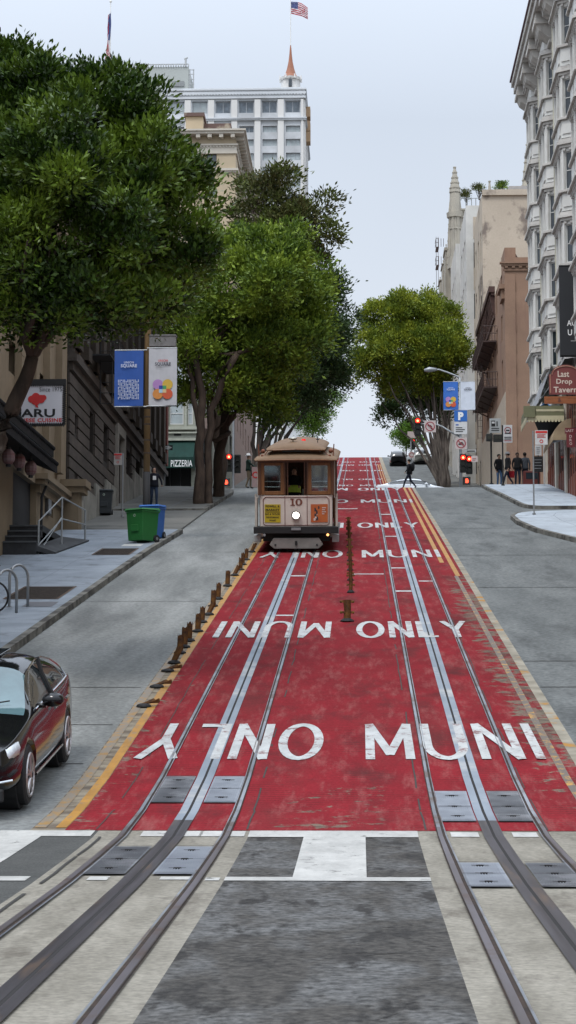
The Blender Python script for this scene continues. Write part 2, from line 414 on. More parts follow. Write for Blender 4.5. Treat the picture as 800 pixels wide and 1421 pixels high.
paint("yellow_edge_line", YEL, [(2.32, 2.42, 120, 215), (2.54, 2.64, 120, 215)])
# words
def arcp(cx, cy, rx, ry, a0, a1, n=14):
    return [(cx + rx * math.cos(rad(a0 + (a1 - a0) * k / n)), cy + ry * math.sin(rad(a0 + (a1 - a0) * k / n))) for k in range(n + 1)]
LETTERS = {     # width and strokes of each painted letter, in a unit-high box
    'M': (.86, [[(0, 0), (0, 1)], [(0, 1), (.43, .12)], [(.43, .12), (.86, 1)], [(.86, 1), (.86, 0)]]),
    'U': (.78, [[(0, 1), (0, .36)] + arcp(.39, .36, .39, .36, 180, 360) + [(.78, 1)]]),
    'N': (.74, [[(0, 0), (0, 1)], [(0, 1), (.74, 0)], [(.74, 0), (.74, 1)]]),
    'I': (.0, [[(0, 0), (0, 1)]]),
    'O': (.92, [arcp(.46, .5, .46, .5, 0, 360, 28)]),
    'L': (.62, [[(0, 1), (0, 0)], [(0, .03), (.62, .03)]]),
    'Y': (.84, [[(0, 1), (.42, .46)], [(.84, 1), (.42, .46)], [(.42, .5), (.42, 0)]])}
def road_word(s, x0, x1, dc, flip=False, L=2.75, hx=.060, hy=.125):
    gap = .42; tot = sum(LETTERS[c][0] for c in s) + gap * (len(s) - 1); kx = (x1 - x0 - 2 * hx) / tot; ky = L - 2 * hy
    mb = MB(); ox = 0; ns = 0
    for c in s:
        w, strokes = LETTERS[c]
        for st in strokes:
            p = [((ox + a) * kx / hx, b * ky / hy) for a, b in st]; n = len(p); o = len(mb.v); closed = p[0] == p[-1] or (abs(p[0][0] - p[-1][0]) + abs(p[0][1] - p[-1][1])) < 1e-4
            for i in range(n):
                a = p[i - 1] if i else (p[-2] if closed else p[0]); b = p[i + 1] if i < n - 1 else (p[1] if closed else p[-1])
                tx, ty = b[0] - a[0], b[1] - a[1]; l = math.hypot(tx, ty); tx /= l; ty /= l; e = 0 if (closed or 0 < i < n - 1) else (-.5 if i == 0 else .5)
                for sg in (1, -1):
                    X = (p[i][0] - sg * ty + e * tx) * hx + hx; Y = (p[i][1] + sg * tx + e * ty) * hy + hy
                    if flip: X = (x1 - x0) - X; Y = L - Y
                    mb.v.append((x0 + X, dc - L / 2 + Y, ns * .0011))
            for i in range(n - 1): mb.f.append((o + 2 * i, o + 2 * i + 2, o + 2 * i + 3, o + 2 * i + 1)); mb.m.append(0)
            ns += 1
        ox += w + gap
    # cut at the profile's knots so that the letters follow the street
    me = bpy.data.meshes.new("painted_word"); me.from_pydata(mb.v, [], mb.f); bm = bmesh.new(); bm.from_mesh(me)
    for k in knots(dc - L / 2, dc + L / 2)[1:-1]:
        bmesh.ops.bisect_plane(bm, geom=bm.verts[:] + bm.edges[:] + bm.faces[:], plane_co=(0, k, 0), plane_no=(0, 1, 0))
    for vv in bm.verts: vv.co.z += G(vv.co.y) + .0165
    bm.to_mesh(me); bm.free(); me.materials.append(WHITE)
    o = bpy.data.objects.new("painted_word", me); col.objects.link(o); o.parent = lane
ROWS = [26.2, 38.6, 57.1, 69.8, 86.0, 97.2, 162, 175, 197, 213, 223]
for i, d in enumerate(ROWS):
    if i % 2 == 0:
        road_word("MUNI", .34, 2.62, d); road_word("ONLY", -2.62, -.22, d, True)
    else:
        road_word("ONLY", .20, 2.42, d); road_word("MUNI", -2.56, -.30, d, True)
# short white cross marks between the rails
paint("cross_mark", WHITE, [(1.1, 1.5, 52.2, 52.5), (1.75, 2.1, 48.5, 48.75), (1.1, 1.5, 46.0, 46.3), (1.1, 1.5, 64, 64.4), (1.1, 1.5, 76, 76.5), (-.0, .9, 50.5, 50.7),
                            (-.7, .2, 80, 80.4), (-1.5, -1.1, 50, 50.25), (-1.5, -1.1, 41, 41.2)], .014)
# crosswalk
mb = MB()
for r in [(-3.2, -2.45, 19.75, 20.12), (-9, -3.2, 19.75, 20.12), (-1.95, -1.95 + .62, 19.75, 20.1), (-1.36, -.9, 19.75, 20.1), (-.86, .85, 19.72, 20.13), (1.18, 1.46, 19.75, 20.05), (1.80, 2.05, 19.75, 20.05),
          (-9, -2.5, 16.2, 16.5), (-2.0, -1.83, 16.25, 16.5), (-1.4, -1.15, 16.3, 16.5), (-.86, .85, 16.25, 16.5), (-1.02, -.90, 16.25, 16.45)]:
    strip(mb, *r, .010)
strip(mb, -.30, .32, 16.5, 19.72, .0095); strip(mb, -4.2, -2.95, 16.5, 19.75, .0095); strip(mb, -6.3, -5.1, 16.5, 19.75, .0095)
tagS(mb.build("crosswalk_marking", WHITEX, normals=False))

def interp(pts):
    def f(d):
        if d <= pts[0][0]: return pts[0][1]
        for (a, xa), (b, xb) in zip(pts, pts[1:]):
            if d <= b: return xa + (xb - xa) * (d - a) / (b - a)
        return pts[-1][1]
    return f
# rails, cable slots and steel hatches
TR = 1.605; GA = .5335
for side, X in (("left", -TR), ("right", TR)):
    who = "downhill track, under the cable car" if side == "left" else "uphill track, right of the broken posts"
    for k, sgn in enumerate((-1, 1)):
        xr = X + sgn * GA; ins = -sgn
        mb = MB()
        wd = [interp([(17.5, p), (22.5, r)]) for p, r in ((.025, .017), (.056, .042), (.072, .052), (.036, .027))]
        def band(i, j, a, b, dz, m, s_=1):
            e = (lambda d: xr + ins * s_ * wd[i](d)) if i is not None else None
            f0 = lambda d: xr + ins * s_ * wd[i](d); f1 = lambda d: xr + ins * s_ * wd[j](d)
            strip(mb, *((f0, f1) if ins * s_ > 0 else (f1, f0)), a, b, dz, m, .5 if a < 25 < b + 5 else None)
        for a, b, q in ((-30, 20.3, 0), (20.3, 99.6, 1), (118.5, 300, 1)):
            # running head, dark flange groove on the inner side, thin guard lip
            strip(mb, lambda d: xr - wd[0](d), lambda d: xr + wd[0](d), a, b, .026, 2 if q == 0 else 0, .5 if q < 1 else None)
            band(0, 1, a, b, .0185, 1); band(1, 2, a, b, .024, 0); band(0, 3, a, b, .0185, 1, -1)
        o = mb.build("rail", [STEEL, RUST, surf("rail_steel_bare", (.17, .155, .17), (.10, .085, .085), vs=(1, .15, 1), sc1=2, rough=.4, metal=.5, c3=(.10, .06, .045), sc3=1.5, lo3=.55, hi3=.7)], normals=False)
        tag(o, "%s steel rail of the %s" % ("left" if sgn < 0 else "right", who), "rail")
    t = thing("cable_slot", "twin steel strips and cable slot amid the %s" % who, "cable slot", (X, 0, G(0)), world=True)
    for name, x0, x1 in (("slot_strip", -.100, -.015), ("slot_strip", .015, .100)):
        mb = MB(); strip(mb, X + x0, X + x1, -30, 20.8, .020, 0); strip(mb, X + x0, X + x1, 20.8, 99.6, .020, 1); strip(mb, X + x0, X + x1, 118.5, 300, .020, 1)
        mb.build(name, [STEELD, STEELB], t, normals=False)
    mb = MB(); strip(mb, X - .015, X + .015, -30, 300, .019); mb.build("slot_opening", GROOVE, t, normals=False)
def hatch(X, x0, x1, d0, d1, mat, label, ribs=14, knobs=3):
    t = thing("hatch_cover", label, "hatch cover", (X + (x0 + x1) / 2, (d0 + d1) / 2, G((d0 + d1) / 2)), world=True)
    mb = MB(); strip(mb, X + x0, X + x1, d0, d1, .0215)
    mb.build("plate", mat, t, normals=False)
    mb = MB(); n = ribs
    for i in range(n):
        a = x0 + .02 + (x1 - x0 - .04) * i / n; strip(mb, X + a, X + a + (x1 - x0) / n * .45, d0 + .06, d1 - .06, .0275)
    mb.build("tread_ribs", mat, t, normals=False)
    mb = MB(); xm = X + (x0 + x1) / 2
    for i in range(1, knobs + 1):
        d = d0 + (d1 - d0) * (i - .5) / knobs
        mb.tube((xm, d, G(d) + .02), (xm, d, G(d) + .034), .035, n=10)
        strip(mb, xm - .075, xm + .075, d - .015, d + .015, .031)
    mb.build("lifting_ring", GROOVE, t)
    mb = MB()
    for (a, b, c, e) in ((x0, x1, d0 - .02, d0), (x0, x1, d1, d1 + .02), (x0, x1, (d0 + d1) / 2 - .01, (d0 + d1) / 2 + .01)): strip(mb, X + a, X + b, c, e, .029)
    mb.build("joint", GROOVE, t, normals=False)
for (X, da, db, dc, dd, nm) in ((-TR, 22.0, 23.75, 16.6, 18.75, "left"), (TR, 20.75, 22.75, 15.8, 17.5, "right")):
    for (a, b, which) in ((da, db, "upper"), (dc, dd, "lower")):
        L, R = ((LIDD, LIDL) if nm == "left" else (LIDL, LIDD))
        nL, nR = (("dark", "pale") if nm == "left" else ("pale", "dark"))
        zone = "in the red lane" if which == "upper" else "in the crosswalk"
        hatch(X, -.478, -.114, a, b, L, "%s ribbed steel hatch left of the slot %s, %s track" % (nL, zone, nm), knobs=3)
        hatch(X, .114, .478, a, b, R, "%s ribbed steel hatch right of the slot %s, %s track" % (nR, zone, nm), knobs=3)
t = thing("manhole_cover", "round iron manhole cover at the right edge beside the right rail", "manhole cover", (2.68, 18.6, G(18.6)), world=True)
mb = MB()
for r, m, dz in ((.27, 0, .012), (.22, 1, .016), (.16, 0, .019)):
    n = 24; mb.add([(2.68 + r * math.cos(2 * math.pi * k / n), 18.6 + r * math.sin(2 * math.pi * k / n), G(18.6 + r * math.sin(2 * math.pi * k / n)) + dz) for k in range(n)], [tuple(range(n))], m)
mb.build("lid", [LIDD, LIDL], t, normals=False)

# dark expansion joints and cracks in the lanes
mb = MB()
for x, a, b, w in ((-.90, 20.2, 99, .02), (.92, 20.2, 99, .02), (-2.45, 20.2, 70, .015), (2.18, 20.2, 99, .015), (-2.35, -5, 20, .03), (2.55, -5, 20, .02)):
    ks = knots(a, b, .7); xs = {k: x + random.uniform(-.012, .012) for k in ks}
    for p, q in zip(ks, ks[1:]):
        if random.random() < .2: continue
        mb.quad((xs[p], p, G(p) + .0125), (xs[p] + w, p, G(p) + .0125), (xs[q] + w, q, G(q) + .0125), (xs[q], q, G(q) + .0125))
for d in (34, 47, 56.5, 68, 82, 31):
    strip(mb, 3.12, 9.5, d, d + .06, .009)
for d in (24.6, 27.5, 31, 44, 58, 72): strip(mb, -6, -3.22, d, d + .035, .009)
for k in range(26):
    x, d = random.uniform(-.8, .7), random.uniform(4, 15.8); a = random.uniform(-.5, .5)
    for q in range(random.randint(4, 9)):
        L_ = random.uniform(.05, .16); nx, nd = x + math.cos(a) * L_, d + math.sin(a) * L_; w = random.uniform(.006, .016)
        if -.84 < nx < .83: mb.quad((x, d, G(d) + .0115), (nx, nd, G(nd) + .0115), (nx, nd + w, G(nd + w) + .0115), (x, d + w, G(d + w) + .0115))
        x, d = nx, nd; a += random.uniform(-.7, .7)
tagS(mb.build("pavement_joints", paintm("joint_tar", (.035, .033, .03), rough=.9), normals=False))

# ---------------------------------------------------------- sidewalks
def sidewalk(name, kx, inner, d0, d1, mat, side, h=.15, step=1.0, joints=True, hor=True):
    """kx(d): kerb line; inner: facade line; side -1 left, +1 right"""
    k = kx if callable(kx) else (lambda d: kx)
    inn = inner if callable(inner) else (lambda d: inner)
    mb = MB(); s = side
    strip(mb, lambda d: min(k(d) + s * .16, inn(d)) if s > 0 else inn(d), lambda d: inn(d) if s > 0 else max(k(d) + s * .16, inn(d)), d0, d1, h, 0, step)
    mk = MB(); strip(mk, (lambda d: k(d)) if s > 0 else (lambda d: k(d) - .16), (lambda d: k(d) + .16) if s > 0 else (lambda d: k(d)), d0, d1, h + .002, 0, step)
    ks = knots(d0, d1, step)
    for a, b in zip(ks, ks[1:]):
        mk.quad((k(a), a, G(a) - .05), (k(b), b, G(b) - .05), (k(b), b, G(b) + h + .002), (k(a), a, G(a) + h + .002))
    for d in (d0, d1):
        lo, hi = sorted((k(d), inn(d)))
        mk.quad((lo, d, G(d) - .05), (hi, d, G(d) - .05), (hi, d, G(d) + h), (lo, d, G(d) + h))
    w = tagS(mb.build(name, mat, normals=False))
    mk.build("kerb", KERB, w, normals=False)
    if joints:
        mj = MB(); d = d0 + 1
        while d < d1 - 1:
            lo, hi = sorted((k(d) + s * .16, inn(d))); strip(mj, lo, hi, d, d + .025, h + .003); d += 1.5
        for q in (1.6, 3.1):
            strip(mj, (lambda dd: k(dd) + s * q), (lambda dd: k(dd) + s * q + .02), d0 + .5, d1 - .5, h + .0035, 0, step)
        mj.build("joint_lines", surf("walk_joint", (.20, .22, .25), rough=.9), w, normals=False)
    return w
kl = interp([(21, -9.4), (21.6, -7.6), (22.6, -6.5), (24, -6.02), (50, -6.0), (58, -5.95), (64, -5.8), (66, -5.75)])
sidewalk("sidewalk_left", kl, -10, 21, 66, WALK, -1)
mb = MB(); strip(mb, -10, -5.95, 66, 78.5, .07, 0, 1.0); mb.quad((-10, 66, G(66) + .15), (-5.75, 66, G(66) + .15), (-5.75, 66, G(66)), (-10, 66, G(66)))
mb.quad((-5.95, 66, G(66)), (-5.95, 78.5, G(78.5)), (-5.95, 78.5, G(78.5) + .07), (-5.95, 66, G(66) + .07))
tagS(mb.build("driveway", WALKD, normals=False))
sidewalk("sidewalk_left_upper", interp([(78.5, -5.95), (92, -5.75), (95, -5.9), (97, -6.6), (98.3, -8), (98.8, -10)]), -10, 78.5, 98.8, WALKD, -1)
kr1 = interp([(21, 9.4), (21.6, 8.5), (22.6, 7.8), (24, 7.42), (58, 7.4), (61, 7.1), (66, 6.2), (70, 5.93), (73, 5.95), (74.8, 6.25), (75.8, 6.9), (76.4, 8.2)])
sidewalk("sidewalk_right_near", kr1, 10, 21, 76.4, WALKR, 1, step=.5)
kr2 = interp([(79.4, 7.6), (80, 7.15), (81.5, 6.98), (90, 6.75), (96, 6.52), (99, 6.5), (100.2, 6.8), (101, 7.6)])
sidewalk("sidewalk_right_far", kr2, 10, 79.4, 101, WALKR, 1, step=.5)
sidewalk("sidewalk_hill_right", interp([(118.3, 7.4), (119.1, 6.05), (121, 6.05), (152, 6.3), (185, 8.4), (240, 8.6)]), 10.5, 118.3, 300, WALKD, 1, joints=False)
sidewalk("sidewalk_hill_left", interp([(118.3, -8.2), (119.5, -6.9), (121, -6.2), (240, -6.2)]), -10.5, 118.3, 300, WALKD, -1, joints=False)
mb = MB(); strip(mb, -30, -10, 116.5, 118.3, .02); tagS(mb.build("sidewalk_cross_street", WALKD, normals=False))

# tree pits
def pit(x0, x1, d0, d1, label):
    t = thing("tree_pit", label, "tree pit", ((x0 + x1) / 2, (d0 + d1) / 2, G((d0 + d1) / 2)), world=True)
    mb = MB(); strip(mb, x0, x1, d0, d1, .156); mb.build("soil", surf("pit_soil", (.035, .026, .02), (.02, .015, .012), sc1=8, rough=1, bump=1), t, normals=False)
    mb = MB()
    for r in ((x0 - .05, x1 + .05, d0 - .05, d0), (x0 - .05, x1 + .05, d1, d1 + .06), (x0 - .05, x0, d0, d1), (x1, x1 + .05, d0, d1)): strip(mb, *r, .163)
    mb.build("edging", surf("pit_edging", (.11, .075, .055), rough=.9), t, normals=False)
pit(-7.35, -6.35, 55.3, 57.6, "empty tree pit near the green bin, square of bare soil")
pit(-7.65, -6.5, 43.2, 46.0, "empty tree pit behind the bicycle racks")
mb = MB(); strip(mb, -7.0, -6.35, 41.6, 42.6, .156); tag(mb.build("utility_cover", paintm("lid_dark", (.10, .10, .11), rough=.7), normals=False), "flat dark utility lid in the sidewalk beside the bicycle racks", "cover")
mb = MB(); strip(mb, -6.95, -6.35, 58.5, 59.3, .156); tag(mb.build("utility_cover", surf("lid_pale", (.5, .5, .48), rough=.7), normals=False), "pale utility lid in the sidewalk in front of the green bin", "cover")

# ============================================================ BUILDINGS
V = Vector
XP, YP, XM, YM = V((1, 0, 0)), V((0, 1, 0)), V((-1, 0, 0)), V((0, -1, 0))
STONEW = surf("white_stucco", (.62, .61, .58), (.52, .51, .48), sc1=.7, rough=.8, c3=(.40, .38, .35), vs3=(1, 1, .3), sc3=.9, lo3=.56, hi3=.75)
ORNW = surf("ornate_white_paint", (.66, .65, .62), (.57, .56, .53), sc1=1.2, rough=.6, c3=(.36, .33, .30), vs3=(1.5, 1.5, .5), sc3=1.5, lo3=.60, hi3=.8)
ORNG = surf("ornate_grey_trim", (.58, .555, .52), (.46, .435, .40), sc1=2, rough=.7, c3=(.22, .19, .17), vs3=(1, 1, .5), sc3=2, lo3=.54, hi3=.74)
PIPE = paintm("yellowed_pipe", (.50, .47, .36), rough=.6)
BRN = surf("brown_stucco", (.28, .175, .12), (.23, .145, .10), sc1=.5, rough=.85, c3=(.20, .115, .085), vs3=(1, 1, .25), sc3=.8, lo3=.52, hi3=.75, fine=.06, fsc=20)
BRND = surf("dark_brown_trim", (.10, .055, .045), (.06, .035, .03), sc1=2, rough=.7)
TAN = surf("stained_tan_stucco", (.50, .43, .345), (.44, .375, .30), sc1=.3, rough=.85, c3=(.20, .165, .14), vs3=(1, 1, .8), sc3=.38, lo3=.56, hi3=.63, fine=.05, fsc=8)
GOTH = surf("gothic_stone", (.42, .385, .32), (.33, .305, .26), sc1=.6, rough=.85, c3=(.24, .22, .19), vs3=(1, 1, .3), sc3=.8, lo3=.55, hi3=.75)
TOWER = surf("tower_stone", (.60, .62, .64), (.54, .56, .58), sc1=.1, rough=.8, c3=(.42, .43, .44), sc3=.08)
TOWERC = surf("tower_column_stone", (.68, .665, .64), (.63, .615, .59), sc1=.1, rough=.8)
BEIGE = surf("beige_stone", (.50, .41, .29), (.44, .36, .25), sc1=.3, rough=.85, c3=(.36, .29, .20), sc3=.5, lo3=.55, hi3=.7)
BEIGET = surf("beige_trim", (.56, .52, .45), (.48, .44, .38), sc1=1, rough=.8)
RUSTIC = surf("dark_rusticated_stone", (.095, .078, .066), (.06, .05, .043), vs=(1, .4, 1), sc1=1.2, rough=.9, c3=(.06, .05, .045), sc3=1.0, lo3=.5, hi3=.75, fine=.2, fsc=16, bump=.3)
RUSTICD = surf("dark_stone_recess", (.05, .042, .037), (.035, .03, .026), sc1=1, rough=.9)
PLINTH = surf("plinth_render", (.30, .285, .25), (.20, .19, .165), sc1=1.2, rough=.9, c3=(.12, .11, .095), vs3=(1, 1, .5), sc3=1.0, lo3=.52, hi3=.7)
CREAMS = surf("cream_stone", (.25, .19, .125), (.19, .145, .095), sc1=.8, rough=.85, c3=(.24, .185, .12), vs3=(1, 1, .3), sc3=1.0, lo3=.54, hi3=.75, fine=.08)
SAGE = surf("sage_siding", (.30, .305, .25), (.25, .255, .21), vs=(.3, .3, 6), sc1=1, rough=.7)
PINKB = surf("pinkish_siding", (.36, .27, .23), (.30, .22, .19), vs=(.3, .3, 6), sc1=1, rough=.8)
GL_D = glassm("window_glass_dark", (.035, .045, .055), rough=.06, spec=.8)
GL_M = glassm("window_glass_mid", (.13, .16, .19), rough=.08, spec=.8)
GL_L = glassm("window_glass_blind", (.42, .47, .48), rough=.12, spec=.6, var=.25)
FRW = paintm("window_frame_white", (.60, .60, .58), rough=.5)
FRD = paintm("window_frame_dark", (.06, .055, .05), rough=.5)

def wall(mb, O, U, N, u0, u1, z0, z1, holes=(), depth=.22, m=0):
    """a wall face with rectangular openings and their reveals"""
    us = sorted({u0, u1} | {h[0] for h in holes} | {h[1] for h in holes}); zs = sorted({z0, z1} | {h[2] for h in holes} | {h[3] for h in holes})
    P = lambda u, z, n=0: tuple(V((O.x, O.y, 0)) + U * u + N * n + V((0, 0, z)))
    for i in range(len(us) - 1):
        run = None
        for j in range(len(zs) - 1):
            uc, zc = (us[i] + us[i + 1]) / 2, (zs[j] + zs[j + 1]) / 2
            inh = any(h[0] < uc < h[1] and h[2] < zc < h[3] for h in holes)
            if not inh and run is None: run = zs[j]
            if inh and run is not None:
                mb.quad(P(us[i], run), P(us[i + 1], run), P(us[i + 1], zs[j]), P(us[i], zs[j]), m); run = None
        if run is not None: mb.quad(P(us[i], run), P(us[i + 1], run), P(us[i + 1], zs[-1]), P(us[i], zs[-1]), m)
    for a, b, c, d in holes:
        for q in (((a, c), (b, c)), ((b, c), (b, d)), ((b, d), (a, d)), ((a, d), (a, c))):
            (p1, p2) = q
            mb.quad(P(*p1), P(*p2), P(*p2, -depth), P(*p1, -depth), m)
    return mb
def windows(t, O, U, N, holes, depth=.22, fm=None, panes=(GL_D, GL_M), bars=(0, 1), fw=.07, name="window", sill=None, pick=None):
    for i, (a, b, c, d) in enumerate(holes):
        w = MB(); n0, n1 = -depth, -depth + .06
        w.obox(O, U, N, a, a + fw, n0, n1, c, d); w.obox(O, U, N, b - fw, b, n0, n1, c, d)
        w.obox(O, U, N, a + fw, b - fw, n0, n1, c, c + fw); w.obox(O, U, N, a + fw, b - fw, n0, n1, d - fw, d)
        for k in range(bars[1]):
            z = c + (d - c) * (k + 1) / (bars[1] + 1); w.obox(O, U, N, a + fw, b - fw, n0, n1 - .01, z - fw * .4, z + fw * .4)
        for k in range(bars[0]):
            u = a + (b - a) * (k + 1) / (bars[0] + 1); w.obox(O, U, N, u - fw * .4, u + fw * .4, n0, n1 - .012, c + fw, d - fw)
        if sill: w.obox(O, U, N, a - .08, b + .08, -depth, sill, c - .12, c - .002)
        f = w.build(name, fm or FRW, t)
        g = MB(); g.obox(O, U, N, a + .01, b - .01, n0 - .05, n0 + .02, c + .01, d - .01)
        g.build("pane", panes[(i * 7 + (i // 3)) % len(panes)] if pick is None else pick(i), f)
CJ = [0]
def cornice(mb, O, U, N, u0, u1, z, steps, m=0):
    """stacked mouldings: steps = [(height, projection)...] upward from z"""
    CJ[0] = (CJ[0] + 1) % 9; e = CJ[0] * .0017; z += e
    for h, p in steps:
        p += e
        mb.obox(O, U, N, u0 - p, u1 + p, -.05, p, z, z + h - .003, m); z += h
    return z

# ---- ornate bay-windowed corner building with the tavern (right)
D0, D1, XF = 76.9, 102.3, 10.0
zc = az(118, 102.3, 722)            # main cornice
t = thing("bay_window_building", "ornate white Victorian building with stacked bay windows and a bracketed cornice above the tavern", "building", (XF, 89.6, G(89.6)), world=True)
O = V((XF, 0, 0)); zt = zc + .4
z2 = az(486, 97, 745) - 2.85        # cornice line of the lowest bay floor
mb = MB(); wall(mb, O, YP, XM, D0, D1, 5, zt, (), m=0)
mb.quad((XF, D0, 5), (XF + 16, D0, 5), (XF + 16, D0, zt), (XF, D0, zt)); mb.quad((XF, D1, 5), (XF + 16, D1, 5), (XF + 16, D1, zt), (XF, D1, zt))
mb.quad((XF, D0, zt), (XF + 16, D0, zt), (XF + 16, D1, zt), (XF, D1, zt)); mb.quad((XF + 16, D0, 5), (XF + 16, D1, 5), (XF + 16, D1, zt), (XF + 16, D0, zt))
mb.build("wall", ORNW, t)
mb = MB()
FH = 3.3
nfl = int((zc - 1.2 - z2) / FH) + 0
bays = [100.0, 92.85, 85.7, 78.9]
bw, bf, bd = 1.86, 1.35, .72        # half width at wall, half width of front, projection
for bi, bc in enumerate(bays):
    for fl in range(nfl + 1):
        zb = z2 + fl * FH; ztp = zb + FH
        if ztp > zc - .9: ztp = zc - .6
        pts = [(XF, bc - bw), (XF - bd, bc - bf), (XF - bd, bc + bf), (XF, bc + bw)]
        bay = MB()
        segs = []
        for (a, b) in zip(pts, pts[1:]):
            A, B = V((a[0], a[1], 0)), V((b[0], b[1], 0)); L = (B - A).length; U = (B - A).normalized(); N = V((-U.y, U.x, 0))
            if N.x > 0: N = -N
            ww = .95 if L < 2 else .9
            hs_ = []
            if L < 2: hs_ = [(L - .60, L - .14, zb + 1.02, zb + 2.72)]
            else: hs_ = [(.22, 1.12, zb + 1.02, zb + 2.72), (L - 1.12, L - .22, zb + 1.02, zb + 2.72)]
            if zb + 2.8 > ztp: hs_ = []
            wall(bay, A, U, N, 0, L, zb + .04, ztp - .004, hs_, .14)
            segs.append((A, U, N, L, hs_))
            # pilaster strips, panel below and window hood
            for h in hs_:
                bay.obox(A, U, N, h[0] - .12, h[0] - .03, 0, .04, h[2] - .1, h[3] + .1)
                bay.obox(A, U, N, h[1] + .03, h[1] + .11, 0, .04, h[2] - .1, h[3] + .1)
                bay.obox(A, U, N, h[0] - .06, h[1] + .06, 0, .05, zb + .22, zb + .78)
        bo = bay.build("bay", ORNW, t)
        tr = MB()
        for (A, U, N, L, hs_) in segs:
            tr.obox(A, U, N, -.05, L + .05, -.02, .16, zb + .86, zb + .96)
            tr.obox(A, U, N, -.04, L + .04, -.02, .10, ztp - .42, ztp - .30)
            tr.obox(A, U, N, -.09, L + .09, -.02, .21, ztp - .29, ztp - .19)
            tr.obox(A, U, N, -.05, L + .05, -.02, .13, ztp - .186, ztp - .03)
            k = 0
            while k * .3 < L - .1:
                tr.obox(A, U, N, .05 + k * .3, .17 + k * .3, .0, .08, ztp - .55, ztp - .43); k += 1
        tr.build("bay_cornice", ORNG, bo)
        for (A, U, N, L, hs_) in segs:
            pass
            if N.y > .2: continue
            windows(bo, A, U, N, hs_, .14, FRW, (GL_D,), fw=.045, bars=(0, 1))
# windows on the flat wall between bays are part of it: drainpipes, then the great cornice
for i, bc in enumerate((94.45, 87.3)):
    mb = MB(); mb.tube((XF - .70, bc, z2 - .4), (XF - .70, bc, zc - .5), .075, n=8)
    for k in range(8): mb.tube((XF - .70, bc, z2 + k * FH), (XF - .70, bc, z2 + k * FH + .12), .11, n=8)
    for k in range(0): mb.box(XF - 1.05, XF, bc - .03, bc + .03, z2 + k * FH + .3, z2 + k * FH + .36)
    mb.build("drainpipe", PIPE, t)
mb = MB()
cornice(mb, O, YP, XM, D0, D1, zc - 1.5, [(.25, .12), (.35, .05), (.12, .2)])
mb.box(XF - 1.30, XF, D0 - .3, D1 + .3, zc - .42, zc - .02); mb.box(XF - 1.42, XF, D0 - .4, D1 + .42, zc - .017, zc + .28)
d = D1 - .7
while d > D0:
    mb.prism([(XF, zc - 2.5), (XF - .35, zc - 2.3), (XF - .5, zc - 1.7), (XF - 1.05, zc - 1.3), (XF - 1.22, zc - .9), (XF - 1.22, zc - .43), (XF, zc - .43)], 'XZ', d - .55, d + .55)
    mb.box(XF - 1.28, XF, d - .68, d + .68, zc - 1.0, zc - .78); mb.box(XF - .6, XF, d - .62, d + .62, zc - 1.9, zc - 1.75)
    for q in (-1.25, 1.25): mb.prism([(XF, zc - 1.3), (XF - .3, zc - 1.2), (XF - .95, zc - .85), (XF - 1.0, zc - .43), (XF, zc - .43)], 'XZ', d + q - .14, d + q + .14)
    d -= 3.57
mb.build("cornice", ORNG, t)
mb = MB(); mb.box(XF - 1.5, XF + .2, D0 - .45, D1 + .47, zc + .283, zc + .36); mb.build("cornice_cap", surf("purplish_cap", (.15, .09, .10), rough=.7), t)
# ground floor shopfront
zs = z2 - .25
mb = MB(); mb.box(XF - .25, XF + .1, D0, D1, zs - .35, zs)
for d in (79.2, 84.5, 90.2, 94.6, 99.9):
    mb.box(XF - .16, XF, d - .35, d + .35, G(d) - .2, zs - .353)
mb.build("shopfront", CREAMP, t)
WOODR = surf("red_brown_wood", (.22, .065, .035), (.13, .04, .025), vs=(3, 3, .4), sc1=3, rough=.45)
for (a, b) in ((84.9, 89.8), (90.6, 94.2), (95.0, 99.5)):
    mb = MB(); mb.box(XF - .06, XF + .02, a, b, G(a) - .2, G(b) + .75)
    k = a
    while k < b: mb.box(XF - .09, XF - .062, k, k + .12, G(a) + .15, zs - .4); k += .95
    w = mb.build("shop_window", WOODR, t); mb = MB(); mb.box(XF - .05, XF - .01, a, b, G(b) + .752, zs - .36); mb.build("pane", GL_D, w)

# ---- tavern signs and canopies
def board(mb, x0, x1, z0, z1, y, th=.06, m=0): return mb.box(x0, x1, y, y + th, z0, z1, m)
DT = 82.5
t = thing("tavern_sign", "red brown arched hanging sign reading Last Drop Tavern", "sign", (10, DT, az(552, DT)), world=True)
xa, xb = ax(764, DT), ax(810, DT); z0, z1 = az(549, DT), az(521, DT); zt_ = az(508, DT)
n = 12; cxm = (xa + xb) / 2; poly = [(xa, z0), (xb, z0), (xb, z1)] + [(cxm + (xb - xa) / 2 * .86 * math.cos(a), z1 + (zt_ - z1) * math.sin(a)) for a in [math.pi * k / n for k in range(n + 1)]] + [(xa, z1)]
mb = MB(); mb.prism(poly, 'XZ', DT, DT + .12); mb.build("panel", paintm("sign_maroon", (.20, .045, .04), rough=.6), t)
mb = MB(); S = DT - .012
word(mb, "Last", ax(776, DT), ax(792, DT), az(525, DT), az(516.5, DT), S); word(mb, "Drop", ax(774, DT), ax(796, DT), az(536.5, DT), az(527.5, DT), S); word(mb, "Tavern", ax(770, DT), ax(803, DT), az(546.5, DT), az(538.5, DT), S)
mb.build("lettering", paintm("sign_cream", (.72, .60, .50), rough=.6), t)
mb = MB(); mb.path([(xa + .05, DT - .02, z0 + .05), (xa + .05, DT - .02, z1)] + [(cxm + (xb - xa) / 2 * .8 * math.cos(a), DT - .02, z1 + (zt_ - z1) * .85 * math.sin(a)) for a in [math.pi * (1 - k / n) for k in range(n + 1)]] + [(xb - .05, DT - .02, z1)], .02, 5)
mb.build("border", paintm("sign_tan", (.42, .22, .15), rough=.6), t)
t = thing("sign_board", "long orange brown wooden board under the tavern sign", "sign", (10, DT, az(562, DT)), world=True)
